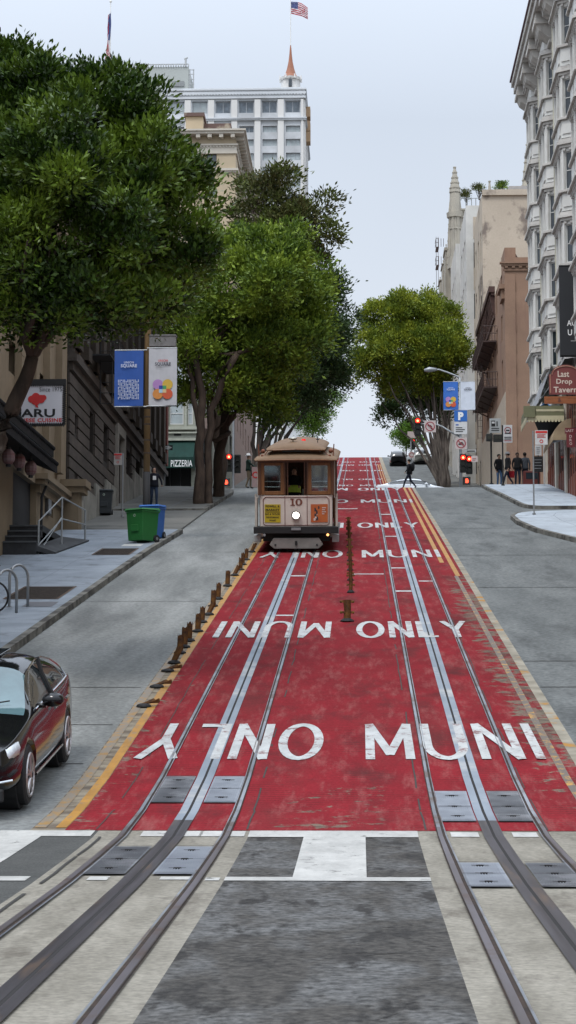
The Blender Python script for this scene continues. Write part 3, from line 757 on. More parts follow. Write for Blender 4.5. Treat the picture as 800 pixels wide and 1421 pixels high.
mb = MB(); mb.box(ax(757, DT), ax(815, DT), DT + .02, DT + .1, az(561.5, DT), az(551.5, DT)); mb.build("panel", surf("orange_wood", (.32, .11, .045), (.22, .075, .03), vs=(.5, .5, 4), sc1=3, rough=.5), t)
mb = MB(); word(mb, "&", ax(776, DT), ax(780.5, DT), az(559.5, DT), az(553.5, DT), DT + .01); mb.build("lettering", paintm("board_letters", (.13, .035, .02), rough=.6), t)
# striped fabric folded above the canopy
t = thing("folded_awning", "grey striped folded awning between the tavern sign and the scalloped canopy", "awning", (9.9, 93.5, az(565, 93.5)), world=True)
mb = MB()
for k in range(12):
    a = k / 12; b = (k + 1) / 12
    mb.add([(9.4, 91 + 6 * a, az(515, 93)), (9.4, 91 + 6 * b, az(515, 93)), (8.75, 91 + 6 * b, az(566, 93)), (8.75, 91 + 6 * a, az(566, 93)),
            (9.4, 91 + 6 * a, az(515, 93) - .06), (9.4, 91 + 6 * b, az(515, 93) - .06), (8.75, 91 + 6 * b, az(566, 93) - .06), (8.75, 91 + 6 * a, az(566, 93) - .06)],
           [(0, 1, 2, 3), (7, 6, 5, 4), (0, 4, 5, 1), (2, 6, 7, 3), (1, 5, 6, 2), (3, 7, 4, 0)], k % 2)
mb.build("fabric", [surf("awning_grey", (.22, .22, .23), (.14, .14, .15), rough=.8), surf("awning_light", (.42, .43, .45), rough=.8)], t)
mb = MB()
for k in range(4): mb.tube((9.95, 91.2 + k * 1.9, az(520, 93)), (8.7, 91.2 + k * 1.9, az(570, 93)), .03, n=5)
mb.build("arm", GREYM, t)
# scalloped canopy
DCN = 89.5
t = thing("scalloped_canopy", "green and cream canopy with a scalloped edge over the tavern door", "canopy", (9.4, DCN, G(DCN)), world=True)
xa, xb = ax(733, DCN), ax(784, DCN) ; zb_, ztp = az(588, DCN), az(566, DCN)
OLIVE = paintm("olive_paint", (.17, .17, .09), rough=.6); CRM = paintm("canopy_cream", (.55, .50, .33), rough=.6)
mb = MB(); mb.box(xa, xb, DCN, DCN + 3.2, ztp - .08, ztp + .05); mb.box(xa, xb, DCN - .02, DCN + .1, ztp - .42, ztp - .083); mb.box(xa - .02, xa + .1, DCN + .1, DCN + 3.2, ztp - .42, ztp - .083)
mb.box(xa - .18, xa + .35, DCN - .12, DCN - .02, ztp - .5, ztp + .02)
mb.build("frame", OLIVE, t)
mb = MB(); nn = 11
for k in range(nn):
    c = xa + (xb - xa) * (k + .5) / nn; w = (xb - xa) / nn / 2
    mb.prism([(c - w, ztp - .42), (c + w, ztp - .42), (c + w, ztp - .58)] + [(c + w * math.cos(a), ztp - .58 - .14 * math.sin(a)) for a in (.6, 1.1, 1.57, 2.0, 2.5)] + [(c - w, ztp - .58)], 'XZ', DCN - .04, DCN - .022)
    c2 = DCN + 3.2 * (k + .5) / nn; w2 = 3.2 / nn / 2
    mb.prism([(c2 - w2, ztp - .42), (c2 + w2, ztp - .42), (c2 + w2, ztp - .58), (c2, ztp - .72), (c2 - w2, ztp - .58)], 'YZ', xa - .04, xa - .022)
mb.box(xa + .4, xb, DCN - .035, DCN - .021, ztp - .22, ztp - .12)
mb.build("valance", CRM, t)
mb = MB()
for k in range(nn): disc(mb, xa + (xb - xa) * (k + .5) / nn, ztp - .3, .035, DCN - .024, n=8)
mb.build("rosettes", OLIVE, t)
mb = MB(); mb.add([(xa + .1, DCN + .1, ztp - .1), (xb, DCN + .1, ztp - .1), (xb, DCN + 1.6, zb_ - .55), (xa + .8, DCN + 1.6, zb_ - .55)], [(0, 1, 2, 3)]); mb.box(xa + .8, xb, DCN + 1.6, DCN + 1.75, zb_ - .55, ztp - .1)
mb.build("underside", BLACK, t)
t = thing("blue_tarp", "small blue tarp lying on the scalloped canopy", "tarp", (8.9, DCN + .6, ztp + .05), world=True)
mb = MB(); vs = []
for i in range(6):
    for j in range(4): vs.append((8.7 + i * .14, DCN + .3 + j * .25, ztp + .06 + .12 * math.sin(i * 1.3) * math.cos(j * 1.7) + .1 * (i in (2, 3))))
mb.add(vs, [(i * 4 + j, (i + 1) * 4 + j, (i + 1) * 4 + j + 1, i * 4 + j + 1) for i in range(5) for j in range(3)]); o = mb.build("cloth", paintm("tarp_blue", (.05, .16, .40), rough=.7), t)
so = o.modifiers.new("thick", 'SOLIDIFY'); so.thickness = .02
# tan dome awning and grey sign, with small red sign
DD = 88.0
t = thing("dome_awning", "tan rounded awning at the right picture edge under the wooden board", "awning", (9.3, DD, G(DD)), world=True)
mb = MB(); vs = []; nu, nv = 10, 8
xa, zt_ = ax(768, DD), az(582, DD)
for i in range(nu + 1):
    for j in range(nv + 1):
        a = math.pi / 2 * j / nv; y = DD + 4.5 * i / nu
        vs.append((10 - (10 - xa) * math.cos(a) if j else xa, y, zt_ - 1.0 + 1.0 * math.sin(a)))
mb.add(vs, [(i * (nv + 1) + j, (i + 1) * (nv + 1) + j, (i + 1) * (nv + 1) + j + 1, i * (nv + 1) + j + 1) for i in range(nu) for j in range(nv)])
mb.add([vs[j] for j in range(nv + 1)] + [(10, DD, zt_ - 1.0)], [tuple(range(nv + 2))])
o = mb.build("fabric", surf("tan_canvas", (.40, .30, .19), (.30, .22, .14), sc1=1.5, rough=.9), t); so = o.modifiers.new("thick", 'SOLIDIFY'); so.thickness = .03
t = thing("projecting_sign", "blank grey sign panel under the tan awning", "sign", (9.3, 89.5, az(608, 89.5)), world=True)
mb = MB(); a = ax(768, 89.5); mb.add([(a, 89.5, az(616, 89.5)), (ax(790, 88), 88, az(616, 89.5)), (ax(790, 88), 88, az(603, 89.5)), (a, 89.5, az(603, 89.5)), (a + .02, 89.6, az(616, 89.5)), (ax(790, 88) + .02, 88.1, az(616, 89.5)), (ax(790, 88) + .02, 88.1, az(603, 89.5)), (a + .02, 89.6, az(603, 89.5))],
        [(0, 1, 2, 3), (7, 6, 5, 4), (0, 4, 5, 1), (3, 2, 6, 7), (0, 3, 7, 4), (1, 5, 6, 2)]); mb.build("panel", paintm("grey_sign", (.36, .38, .41), rough=.5), t)
mb = MB(); mb.tube((a + .05, 89.5, az(610, 89.5)), (10, 89.5, az(606, 89.5)), .03, n=6); mb.build("bracket", BLACK, t)
t = thing("vertical_sign", "narrow dark red sign with pale letters at the right picture edge", "sign", (9.4, 85, az(622, 85)), world=True)
mb = MB(); mb.box(ax(787, 85), ax(799, 85), 85, 85.08, az(622, 85), az(596, 85)); mb.box(ax(785, 85), ax(808, 85), 85.002, 85.078, az(603, 85), az(595.3, 85)); mb.build("panel", paintm("sign_dark_red", (.16, .02, .025), rough=.5), t)
mb = MB(); word(mb, "LAST", ax(786, 85), ax(797, 85), az(601, 85), az(597.5, 85), 84.985)
for k, ch in enumerate("DRO"): word(mb, ch, ax(791, 85), ax(794.5, 85), az(609 + k * 5, 85), az(605.3 + k * 5, 85), 84.985)
mb.build("lettering", paintm("pale_pink", (.62, .48, .45), rough=.6), t)
mb = MB(); mb.tube((ax(793, 85), 85.04, az(596, 85)), (10, 85.04, az(594, 85)), .03, n=6); mb.build("bracket", BLACK, t)
# black blade banner
DB = 83.0
t = thing("black_banner", "large black vertical banner with white letters on the ornate white building", "banner", (9.6, DB, az(495, DB)), world=True)
mb = MB(); mb.box(ax(780, DB), 10, DB, DB + .12, az(494.5, DB), az(372.5, DB)); mb.build("panel", paintm("banner_black", (.014, .015, .018), rough=.5), t)
mb = MB(); S = DB - .012
word(mb, "AC", ax(790, DB), ax(802.5, DB), az(454.5, DB), az(446.5, DB), S); word(mb, "U", ax(791, DB), ax(797, DB), az(467.5, DB), az(459.5, DB), S)
mb.box(ax(795, DB), ax(806, DB), S - .003, S, az(475.5, DB), az(475, DB)); mb.build("lettering", WHITEP, t)
mb = MB(); mb.tube((ax(780, DB), DB + .06, az(371, DB)), (10, DB + .06, az(371, DB)), .04, n=6); mb.tube((ax(780, DB), DB + .06, az(496, DB)), (10, DB + .06, az(496, DB)), .04, n=6); mb.build("bracket", BLACK, t)

# ---- brown building beyond the cross street
XB, B0, B1 = 9.7, 123.5, 148.0
zp = az(357, B0, 720)                       # parapet of the wall facing us
t = thing("brown_building", "brown stucco building with a dark bracketed cornice and iron fire escapes beyond the cross street", "building", (XB, 136, G(136)), world=True)
hsd = []
zfl = [az(y, 137, 690) for y in (632, 572, 514, 462)]
for zz in zfl:
    for c in (126.5, 131, 136, 141, 145.5): hsd.append((c - .55, c + .55, zz, zz + 1.75))
zt = zp
mb = MB(); wall(mb, V((XB, 0, 0)), YP, XM, B0, B1, 8, zt - .5, hsd, .25)
mb.quad((XB, B0, 8), (XB + 18, B0, 8), (XB + 18, B0, zt), (XB, B0, zt)); mb.quad((XB, B1, 8), (XB + 18, B1, 8), (XB + 18, B1, zt - .5), (XB, B1, zt - .5))
mb.quad((XB, B0 + .4, zt - .5), (XB + 18, B0 + .4, zt - .5), (XB + 18, B1, zt - .5), (XB, B1, zt - .5)); mb.quad((XB, B0, zt), (XB + 18, B0, zt), (XB + 18, B0 + .4, zt), (XB, B0 + .4, zt))
mb.quad((XB, B0, zt - .5), (XB, B0 + .4, zt - .5), (XB, B0 + .4, zt), (XB, B0, zt)); mb.quad((XB + 18, B0, 8), (XB + 18, B1, 8), (XB + 18, B1, zt - .5), (XB + 18, B0, zt - .5))
mb.quad((XB, B0 + .4, zt - .5), (XB + 18, B0 + .4, zt - .5), (XB + 18, B0 + .4, zt), (XB, B0 + .4, zt))
# quoins down the corner and a recessed panel on the blind wall
for k in range(17): mb.box(XB + .70, XB + .74, B0 - .04, B0 + .05, zt - 2.2 - k * 1.35, zt - 1.6 - k * 1.35); 
mb.box(XB - .02, XB + .66, B0 - .07, B0 - .002, 8, zt - 1.1)
mb.build("wall", BRN, t)
windows(t, V((XB, 0, 0)), YP, XM, hsd, .25, FRD, (GL_D, GL_M), fw=.08)
mb = MB(); OB = V((XB, B0, 0))
cornice(mb, OB, XP, YM, 0, 18, zt - .9, [(.12, .1), (.18, .05), (.14, .22), (.1, .32)])
k = 0
while k * .45 < 18: mb.box(XB + k * .45, XB + k * .45 + .2, B0 - .2, B0 - .05, zt - .72, zt - .6); k += 1
mb.build("parapet_moulding", BRN, t)
mb = MB(); a, b = ax(704, 126), ax(719.5, 126); mb.box(a, b, 126, 129, zt - .6, az(343.5, 126, 712)); mb.build("chimney", BRN, t)
mb = MB(); mb.tube((b, 127, az(346, 126, 712)), (ax(737, 126), 127, zt - .45), .06, n=5); mb.build("roof_brace", BRND, t)
zco = az(399, 132.7, 686)
mb = MB(); XO = 9.28
mb.box(XO, XB, 132.5, B1 + .3, zco - .35, zco + .05); mb.box(XO + .15, XB, 132.6, B1 + .2, zco - .55, zco - .353)
d = 132.8
while d < B1:
    mb.prism([(XB, zco - 1.9), (XB - .15, zco - 1.7), (XB - .3, zco - .9), (XO + .05, zco - .56), (XB, zco - .56)], 'XZ', d, d + .28); d += .95
mb.box(XB - .1, XB, 132.5, B1, zco - 2.2, zco - 1.92)
mb.build("cornice", BRND, t)
mb = MB(); mb.box(XB - .35, XB, 123.6, 125.8, az(402, 124, 703), az(396, 124, 703)); mb.box(XB - .2, XB, 123.8, 125.6, az(415, 124, 703), az(402.5, 124, 703)); mb.build("corner_bracket", BRN, t)
mb = MB(); mb.box(XB - .06, XB - .002, B0, B1, 8, az(588, 137, 690)); mb.build("ground_floor_facing", surf("beige_render", (.46, .39, .31), rough=.8), t)
# fire escape: two landings, ladder, rails
fe = MB(); IRON = paintm("iron_brown", (.055, .03, .025), rough=.6)
for yy in (495, 556):
    z = az(yy, 137, 682)
    fe.box(XB - .95, XB - .02, 131, 142, z - .10, z)
    for x in (XB - .95,):
        for h in (.35, .68, 1.0): fe.tube((x, 131, z + h), (x, 143.5, z + h), .03, n=5)
        for k in range(26): fe.tube((x, 131 + k * .5, z), (x, 131 + k * .5, z + 1.0), .016, n=4)
    for y in (131, 143.5):
        for h in (.5, 1.0): fe.tube((XB - .95, y, z + h), (XB, y, z + h), .025, n=5)
        for k in range(5): fe.tube((XB - .95 + k * .2, y, z), (XB - .95 + k * .2, y, z + 1.0), .016, n=4)
    for k in range(5): fe.tube((XB - .9, 132 + k * 2.3, z - .1), (XB, 132 + k * 2.3, z - .5), .04, n=5)
za, zb_ = az(556, 137, 682), az(495, 137, 682)
for x in (XB - .75, XB - .3):
    fe.tube((x, 133, za), (x, 141, zb_), .035, n=5); fe.tube((x, 142, zb_), (x, 135, zb_ + 4), .03, n=5)
for k in range(14): fe.tube((XB - .75, 133 + 8 * k / 14, za + (zb_ - za) * k / 14), (XB - .3, 133 + 8 * k / 14, za + (zb_ - za) * k / 14), .02, n=4)
for x in (XB - .93, XB - .6): fe.tube((x, 138.2, za - 2.6), (x, 138.2, zb_ + 1), .022, n=4)
for k in range(18): fe.tube((XB - .93, 138.2, za - 2.5 + k * .42), (XB - .6, 138.2, za - 2.5 + k * .42), .014, n=4)
fe.build("fire_escape", IRON, t)

# ---- stained tan building
XT = 10.05
zt = az(268, 150.5, 700)
t = thing("tan_building", "tall tan building with a blank stained side wall behind the brown building", "building", (XT, 155, G(155)), world=True)
mb = MB(); hsd = [(152 + k * 3.2, 153.3 + k * 3.2, zt - 5 - f * 3.6, zt - 2.6 - f * 3.6) for k in range(3) for f in range(6)]
wall(mb, V((XT, 0, 0)), YP, XM, 150.5, 161, 10, zt, hsd, .2)
mb.quad((XT, 150.5, 10), (XT + 22, 150.5, 10), (XT + 22, 150.5, zt), (XT, 150.5, zt)); mb.quad((XT, 150.5, zt), (XT + 22, 150.5, zt), (XT + 22, 161, zt), (XT, 161, zt)); mb.quad((XT, 161, 10), (XT + 22, 161, 10), (XT + 22, 161, zt), (XT, 161, zt))
mb.quad((XT + 22, 150.5, 10), (XT + 22, 161, 10), (XT + 22, 161, zt), (XT + 22, 150.5, zt))
mb.build("wall", TAN, t); windows(t, V((XT, 0, 0)), YP, XM, hsd, .2, FRW, (GL_M, GL_D))
mb = MB(); mb.box(XT, XT + 22, 150.3, 150.495, zt - .2, zt + .25); mb.build("coping", TAN, t)
mb = MB(); mb.box(ax(711, 155), ax(750, 155), 155, 160, zt, az(258, 155, 720)); mb.build("roof_penthouse", surf("penthouse_grey", (.36, .34, .33), rough=.8), t)
# ---- spire and pinnacle of the building behind it
def pinnacle(mb, x, y, z0, z1, w, n=8):
    mb.tube((x, y, z0), (x, y, z0 + (z1 - z0) * .02), w, w, n)
    k = 5
    for i in range(k):
        a, b = i / k, (i + 1) / k
        mb.tube((x, y, z0 + (z1 - z0) * a), (x, y, z0 + (z1 - z0) * b), w * (1 - a * .82), w * (1 - b * .86), n)
        mb.tube((x, y, z0 + (z1 - z0) * b - .12), (x, y, z0 + (z1 - z0) * b), w * (1.14 - b * .86), None, n)
t = thing("gothic_building", "cream Gothic building with a stepped corner turret and spire", "building", (10, 205, G(205)), world=True)
GD0, GD1, XG = 186.0, 236.0, 9.9
zt = az(290, GD0, 648)
hsd = [(GD0 + 3 + k * 4.2, GD0 + 4.7 + k * 4.2, zt - 5.2 - f * 3.8, zt - 2.6 - f * 3.8) for k in range(11) for f in range(6)]
mb = MB(); wall(mb, V((XG, 0, 0)), YP, XM, GD0, GD1, 15, zt - .5, hsd, .3)
h2 = [(1.6, 2.7, az(355, GD0, 650), az(345, GD0, 650)), (1.6, 2.7, az(385, GD0, 650), az(372, GD0, 650))]
wall(mb, V((XG, GD0, 0)), XP, YM, 0, 26, 15, zt, h2, .2)
mb.quad((XG, GD0, zt - .5), (XG + 26, GD0, zt - .5), (XG + 26, GD1, zt - .5), (XG, GD1, zt - .5)); mb.quad((XG, GD1, 15), (XG + 26, GD1, 15), (XG + 26, GD1, zt - .5), (XG, GD1, zt - .5))
mb.quad((XG + 26, GD0, 15), (XG + 26, GD1, 15), (XG + 26, GD1, zt - .5), (XG + 26, GD0, zt - .5))
mb.build("wall", GOTH, t); windows(t, V((XG, 0, 0)), YP, XM, hsd, .3, FRD, (GL_D, GL_M)); windows(t, V((XG, GD0, 0)), XP, YM, h2, .2, FRW, (GL_M,))
mb = MB(); cx, cy, r = ax(635, GD0), GD0 - .1, .62
za, zb_, zc_, zd = az(371, GD0, 635), az(300, GD0, 635), az(268, GD0, 635), az(232, GD0, 635)
mb.tube((cx, cy, za - 1.1), (cx, cy, za - .2), .15, .7, 8); mb.tube((cx, cy, za - .2), (cx, cy, za + .2), .82, .78, 8); mb.tube((cx, cy, za + .2), (cx, cy, za + 1.0), .74, .70, 8)
mb.tube((cx, cy, za + 1.0), (cx, cy, zb_), r, r, 8); mb.tube((cx, cy, zb_ - .2), (cx, cy, zb_ + .3), r + .18, r + .22, 8); mb.tube((cx, cy, zb_ - 1.4), (cx, cy, zb_ - 1.2), r + .08, r + .08, 8)
for k in range(8):
    a = k * math.pi / 4 + .39; mb.box(cx + r * math.cos(a) - .06, cx + r * math.cos(a) + .06, cy + r * math.sin(a) - .06, cy + r * math.sin(a) + .06, za + 1, zb_)
mb.tube((cx, cy, zb_ + .3), (cx, cy, zc_), r - .05, r - .12, 8); pinnacle(mb, cx, cy, zc_, zd, r - .05)
for a in (-.55, .55): mb.tube((cx + a, cy, zb_ + .3), (cx + a * .95, cy, zb_ + 1.4), .13, .03, 6)
mb.build("turret", GOTH, t)
mb = MB(); O2 = V((XG, 0, 0))
for f in range(5): cornice(mb, O2, YP, XM, GD0, GD1, zt - 1.0 - f * 3.8, [(.15, .12), (.15, .3)])
cornice(mb, V((XG, GD0, 0)), XP, YM, 0, 26, zt - .3, [(.15, .1), (.15, .2)]); cornice(mb, V((XG, GD0, 0)), XP, YM, 0, 26, zt - 1.9, [(.15, .15)])
for k in range(18): mb.box(XG + .2 + k * .8, XG + .65 + k * .8, GD0 - .05, GD0 + .12, zt - 1.4, zt - .75)
for k, d in enumerate((193, 199, 206, 214, 222)):
    mb.box(XG - .85, XG, d, d + 3.2, zt - 14, zt - 2.2 - .25 * k); mb.box(XG - .95, XG, d - .1, d + 3.3, zt - 2.4, zt - 2.1 - .2 * k)
    pinnacle(mb, XG - .5, d - .5, zt - 4, zt - .4 + .6 * (k == 0), .28, 6)
mb.build("stone_trim", GOTH, t)
mb = MB(); a = az(378, 232, 612)
for q in (0, 2.2):
    mb.box(XG - .35, XG, 228, 230.5, a + q - .08, a + q)
    for h in (.5, 1.0): mb.tube((XG - .35, 228, a + q + h), (XG - .35, 230.5, a + q + h), .03, n=4); mb.tube((XG - .35, 228, a + q + h), (XG, 228, a + q + h), .03, n=4)
    for k in range(4): mb.tube((XG - .35 + k * .3, 228, a + q), (XG - .35 + k * .3, 228, a + q + 1), .03, n=4)
for x in (XG - .33, XG - .1): mb.tube((x, 228, a - 3), (x, 228, a + 3.4), .025, n=4)
mb.build("fire_escape", IRON, t)
mb = MB(); pinnacle(mb, ax(684, 190), 190, zt - 1, az(251, 190, 684), .5); pinnacle(mb, ax(738, 190), 190, az(262, 190, 738), az(200, 190, 738), .62); mb.tube((ax(738, 190), 190, zt - 3), (ax(738, 190), 190, az(258, 190, 738)), .8, .75, 8); mb.build("pinnacle", GOTH, t)
# ---- white buildings with narrow window strips
for (x0, d0, d1, ytop, px, lab) in ((9.42, 162, 172, 285, 664, "tall narrow white building beside the stained tan building"), (9.15, 174, 184, 338, 652, "lower white building between the Gothic turret and the taller white one")):
    t = thing("white_building", lab, "building", (x0, d0 + 5, G(d0 + 5)), world=True)
    zt = az(ytop, d0, px); mb = MB()
    h1 = [(.62, .86, zt - 3.2 - k * 4.4 - 2.6, zt - 3.2 - k * 4.4) for k in range(8)]; h2 = [(d0 + 1.5 + j * 2.6, d0 + 2.8 + j * 2.6, zt - 2.6 - k * 3.6 - 1.8, zt - 2.6 - k * 3.6) for k in range(7) for j in range(3)]
    wall(mb, V((x0, d0, 0)), XP, YM, 0, 8, 12, zt, h1, .2); wall(mb, V((x0, 0, 0)), YP, XM, d0, d1, 12, zt, h2, .2)
    mb.quad((x0, d0, zt), (x0 + 8, d0, zt), (x0 + 8, d1, zt), (x0, d1, zt)); mb.quad((x0, d1, 12), (x0 + 8, d1, 12), (x0 + 8, d1, zt), (x0, d1, zt)); mb.quad((x0 + 8, d0, 12), (x0 + 8, d1, 12), (x0 + 8, d1, zt), (x0 + 8, d0, zt))
    mb.build("wall", STONEW, t); windows(t, V((x0, d0, 0)), XP, YM, h1, .2, FRD, (GL_D,), fw=.03); windows(t, V((x0, 0, 0)), YP, XM, h2, .2, FRD, (GL_D, GL_M))
    mb = MB()
    for k in range(8): mb.box(x0 + .6, x0 + .9, d0 - .05, d0 - .002, zt - 1.0 - k * 4.4 - 1.9, zt - 1.0 - k * 4.4)
    mb.build("tan_panel", TAN, t)
# ---- right side before the alley: unseen block, added for reflections, lighting, side views
t = thing("corner_building_right", "unseen plain beige four storey building on the right before the alley", "building", (10, 47, G(47)), world=True)
hsd = [(24 + k * 4, 25.8 + k * 4, 5.5 + f * 3.4 + (k * 4 * .167), 7.5 + f * 3.4 + (k * 4 * .167)) for k in range(12) for f in range(4)]
mb = MB(); wall(mb, V((10, 0, 0)), YP, XM, 21.5, 73, -2, 26, hsd, .2); mb.quad((10, 21.5, -2), (28, 21.5, -2), (28, 21.5, 26), (10, 21.5, 26)); mb.quad((10, 73, -2), (28, 73, -2), (28, 73, 26), (10, 73, 26))
mb.quad((10, 21.5, 26), (28, 21.5, 26), (28, 73, 26), (10, 73, 26)); mb.quad((28, 21.5, -2), (28, 73, -2), (28, 73, 26), (28, 21.5, 26)); mb.build("wall", BEIGE, t); windows(t, V((10, 0, 0)), YP, XM, hsd, .2, FRW, (GL_D, GL_M))

# ---- LEFT: rusticated stone building
XL = -10.0; R0, R1 = 67.6, 100.3
t = thing("rusticated_building", "dark building of grooved stone courses with a belt cornice climbing up the hill", "building", (XL, 84, G(84)), world=True)
ops = []; Of = V((XL, 0, 0))
def zz(py, D): return az(py, D, 500 - 27.7 * 1000 / D)
OPD = [(68.9, 69.6, 574, 600), (72.7, 74.1, 571, 627), (76.7, 78.3, 590, 640), (84.4, 86.2, 625, 676), (88.0, 90.2, 638, 678), (92.5, 94.5, 648, 674), (68.9, 69.6, 668, 694)]
for a, b, y0, y1 in OPD: ops.append((a, b, zz(y1, (a + b) / 2), zz(y0, (a + b) / 2)))
dr = (80.7, 82.7, G(82) + .1, zz(606, 81.7))
zband = az(514, 67.9, 90)
ztop = az(112, 67.9, 90)
mb = MB()
wall(mb, Of, YP, XP, R0, R1, 2, zband, ops + [dr], .35)
mb.quad((XL, R0, 2), (XL - 20, R0, 2), (XL - 20, R0, ztop), (XL, R0, ztop)); mb.quad((XL, R1, 2), (XL - 20, R1, 2), (XL - 20, R1, ztop), (XL, R1, ztop))
mb.quad((XL, R0, ztop), (XL - 20, R0, ztop), (XL - 20, R1, ztop), (XL, R1, ztop)); mb.quad((XL - 20, R0, 2), (XL - 20, R1, 2), (XL - 20, R1, ztop), (XL - 20, R0, ztop))
mb.build("wall", RUSTICD, t)
mb = MB()     # raised courses with grooves between
CH = .43; z = zband - .12; alls = ops + [dr]
while z > G(R0) + .2:
    zt_, zb_ = z, z - CH + .07
    start = R0
    # course starts where it clears the plinth line (plinth is 1 m above the pavement, stepped)
    endD = R1
    for D in np.arange(R0, R1, .5):
        pl = G(math.floor(D / 3.2) * 3.2 + 1.6) + 1.15
        if zb_ < pl - .2: endD = D; break
    if endD > R0 + .6:
        cuts = [R0]
        evs = sorted([(a - .06, b + .06) for a, b, c, d in alls if c < zt_ and d > zb_])
        cur = R0
        segs = []
        for a, b in evs:
            if a > cur: segs.append((cur, min(a, endD)))
            cur = max(cur, b)
        segs.append((cur, endD))
        for a, b in segs:
            if b - a > .05: mb.box(XL + .001, XL + .075, a, b, zb_, zt_)
    z -= CH
mb.build("stone_courses", RUSTIC, t)
windows(t, Of, YP, XP, ops, .35, FRD, (GL_D,), fw=.08, bars=(1, 2))
mb = MB()
D = R0
while D < R1:
    e = min(D + 3.2, R1); top = G(D + 1.6) + 1.15
    if not (D < dr[1] and e > dr[0]): mb.box(XL, XL + .14, D, e, G(D) - .3, top)
    else:
        mb.box(XL, XL + .14, D, dr[0] - .3, G(D) - .3, top); mb.box(XL, XL + .14, dr[1] + .3, e, G(D) - .3, top) if e > dr[1] + .3 else None
    D += 3.2
mb.build("plinth", PLINTH, t)
mb = MB(); mb.box(XL, XL + .2, dr[0] - .35, dr[0], G(81) - .2, dr[3] + .4); mb.box(XL, XL + .2, dr[1], dr[1] + .35, G(81) - .2, dr[3] + .4); mb.box(XL, XL + .2, dr[0], dr[1], dr[3], dr[3] + .4)
mb.build("door_surround", surf("door_stone", (.24, .22, .19), rough=.85), t)
mb = MB(); mb.box(XL - .33, XL - .25, dr[0], dr[1], dr[2] - .2, dr[3]); mb.build("door", BLACK, t)
mb = MB(); cornice(mb, Of, YP, XP, R0 + .3, R1, zband, [(.3, .14), (.25, .3), (.22, .2)]); mb.build("belt_cornice", RUSTIC, t)
mb = MB(); D = R0 + .2; zpb = zband + .78
while D < R1 - .5:
    mb.box(XL, XL + .30, D, D + .8, zpb, ztop - 2); mb.box(XL, XL + .38, D - .08, D + .88, zpb, zpb + .5); D += 2.35
mb.box(XL, XL + .5, R0, R1, ztop - 2, ztop - 1.2); mb.box(XL, XL + .9, R0, R1, ztop - 1.2, ztop - .6)
mb.build("pilasters", surf("brown_pilaster", (.06, .046, .035), (.038, .029, .022), vs=(1, 1, .2), sc1=2, rough=.8), t)
mb = MB(); D = R0 + .2
while D < R1 - .5:
    for q in (1.02, 2.13): mb.box(XL + .01, XL + .07, D + q, D + q + .08, zpb, ztop - 2)
    D += 2.35
mb.build("gilded_mullions", surf("old_gold", (.17, .11, .045), (.10, .065, .03), sc1=2, rough=.6), t)
hs2 = []; D = R0 + .2
while D < R1 - 2.5:
    for f in range(8):
        if zpb + 3.9 + f * 4.3 > ztop - 2.1: break
        hs2.append((D + 1.18, D + 2.05, zpb + .9 + f * 4.3, zpb + 3.9 + f * 4.3))
    D += 2.35
mu = MB(); wall(mu, Of, YP, XP, R0, R1, zband, ztop, hs2, .3); mu.build("upper_wall", RUSTICD, t)
windows(t, Of, YP, XP, hs2, .3, FRD, (GL_D, GL_D, GL_M), fw=.06, bars=(0, 1))
mb = MB(); mb.box(XL - 1, XL + .32, R1 - .6, R1 + .06, zband + .8, ztop - 2.1); mb.build("brick_corner", surf("dull_brick", (.20, .07, .055), (.14, .05, .04), vs=(.5, .5, 6), sc1=2, rough=.85), t)
# iron fire escape hanging on it
mb = MB(); fz = az(498, 72, 115); fd = 71
mb.box(XL + .3, XL + 1.05, fd, fd + 4, fz - .06, fz); 
for h in (.5, 1.0): mb.tube((XL + 1.05, fd, fz + h), (XL + 1.05, fd + 4, fz + h), .025, n=4); mb.tube((XL + .3, fd, fz + h), (XL + 1.05, fd, fz + h), .025, n=4)
for k in range(9): mb.tube((XL + 1.05, fd + k * .5, fz), (XL + 1.05, fd + k * .5, fz + 1), .015, n=4)
for x in (XL + .55, XL + 1.0): mb.tube((x, fd + 1, az(560, 72, 115)), (x, fd + 1, fz + 3), .025, n=4)
for k in range(12): mb.tube((XL + .55, fd + 1, az(560, 72, 115) + k * .4), (XL + 1.0, fd + 1, az(560, 72, 115) + k * .4), .014, n=4)
mb.build("fire_escape", BLACK, t)

# ---- cream building with the Japanese restaurant
C0, C1 = 54.5, 67.3; CT = 19.0
t = thing("restaurant_building", "cream stone building housing the restaurant left of the dark stone building", "building", (XL, 50, G(50)), world=True)
zst = zz(688, 63)
ops = [(64.0, 64.6, az(718, 64.3, 70), zst - .3), (57.0, 61.2, G(57) + .2, az(660, 59, 25)), (62.0, 62.5, G(62) + .3, zz(690, 62))]
up = [(56 + k * 2.6, 57.3 + k * 2.6, az(560, 62, 50) + f * 3.6, az(520, 62, 50) + f * 3.6) for k in range(4) for f in range(2)]
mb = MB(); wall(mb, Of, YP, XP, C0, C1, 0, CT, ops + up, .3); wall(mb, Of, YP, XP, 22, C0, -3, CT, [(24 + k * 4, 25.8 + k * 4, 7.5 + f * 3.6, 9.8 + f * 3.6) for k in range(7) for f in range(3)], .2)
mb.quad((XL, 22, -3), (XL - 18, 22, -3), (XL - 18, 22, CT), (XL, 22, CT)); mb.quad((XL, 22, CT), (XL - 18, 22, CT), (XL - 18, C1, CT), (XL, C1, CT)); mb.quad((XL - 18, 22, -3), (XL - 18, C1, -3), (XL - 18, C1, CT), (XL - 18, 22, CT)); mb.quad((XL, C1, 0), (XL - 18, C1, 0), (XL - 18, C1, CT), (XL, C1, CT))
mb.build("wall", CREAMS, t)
windows(t, Of, YP, XP, up, .3, FRD, (GL_D, GL_M), bars=(0, 1))
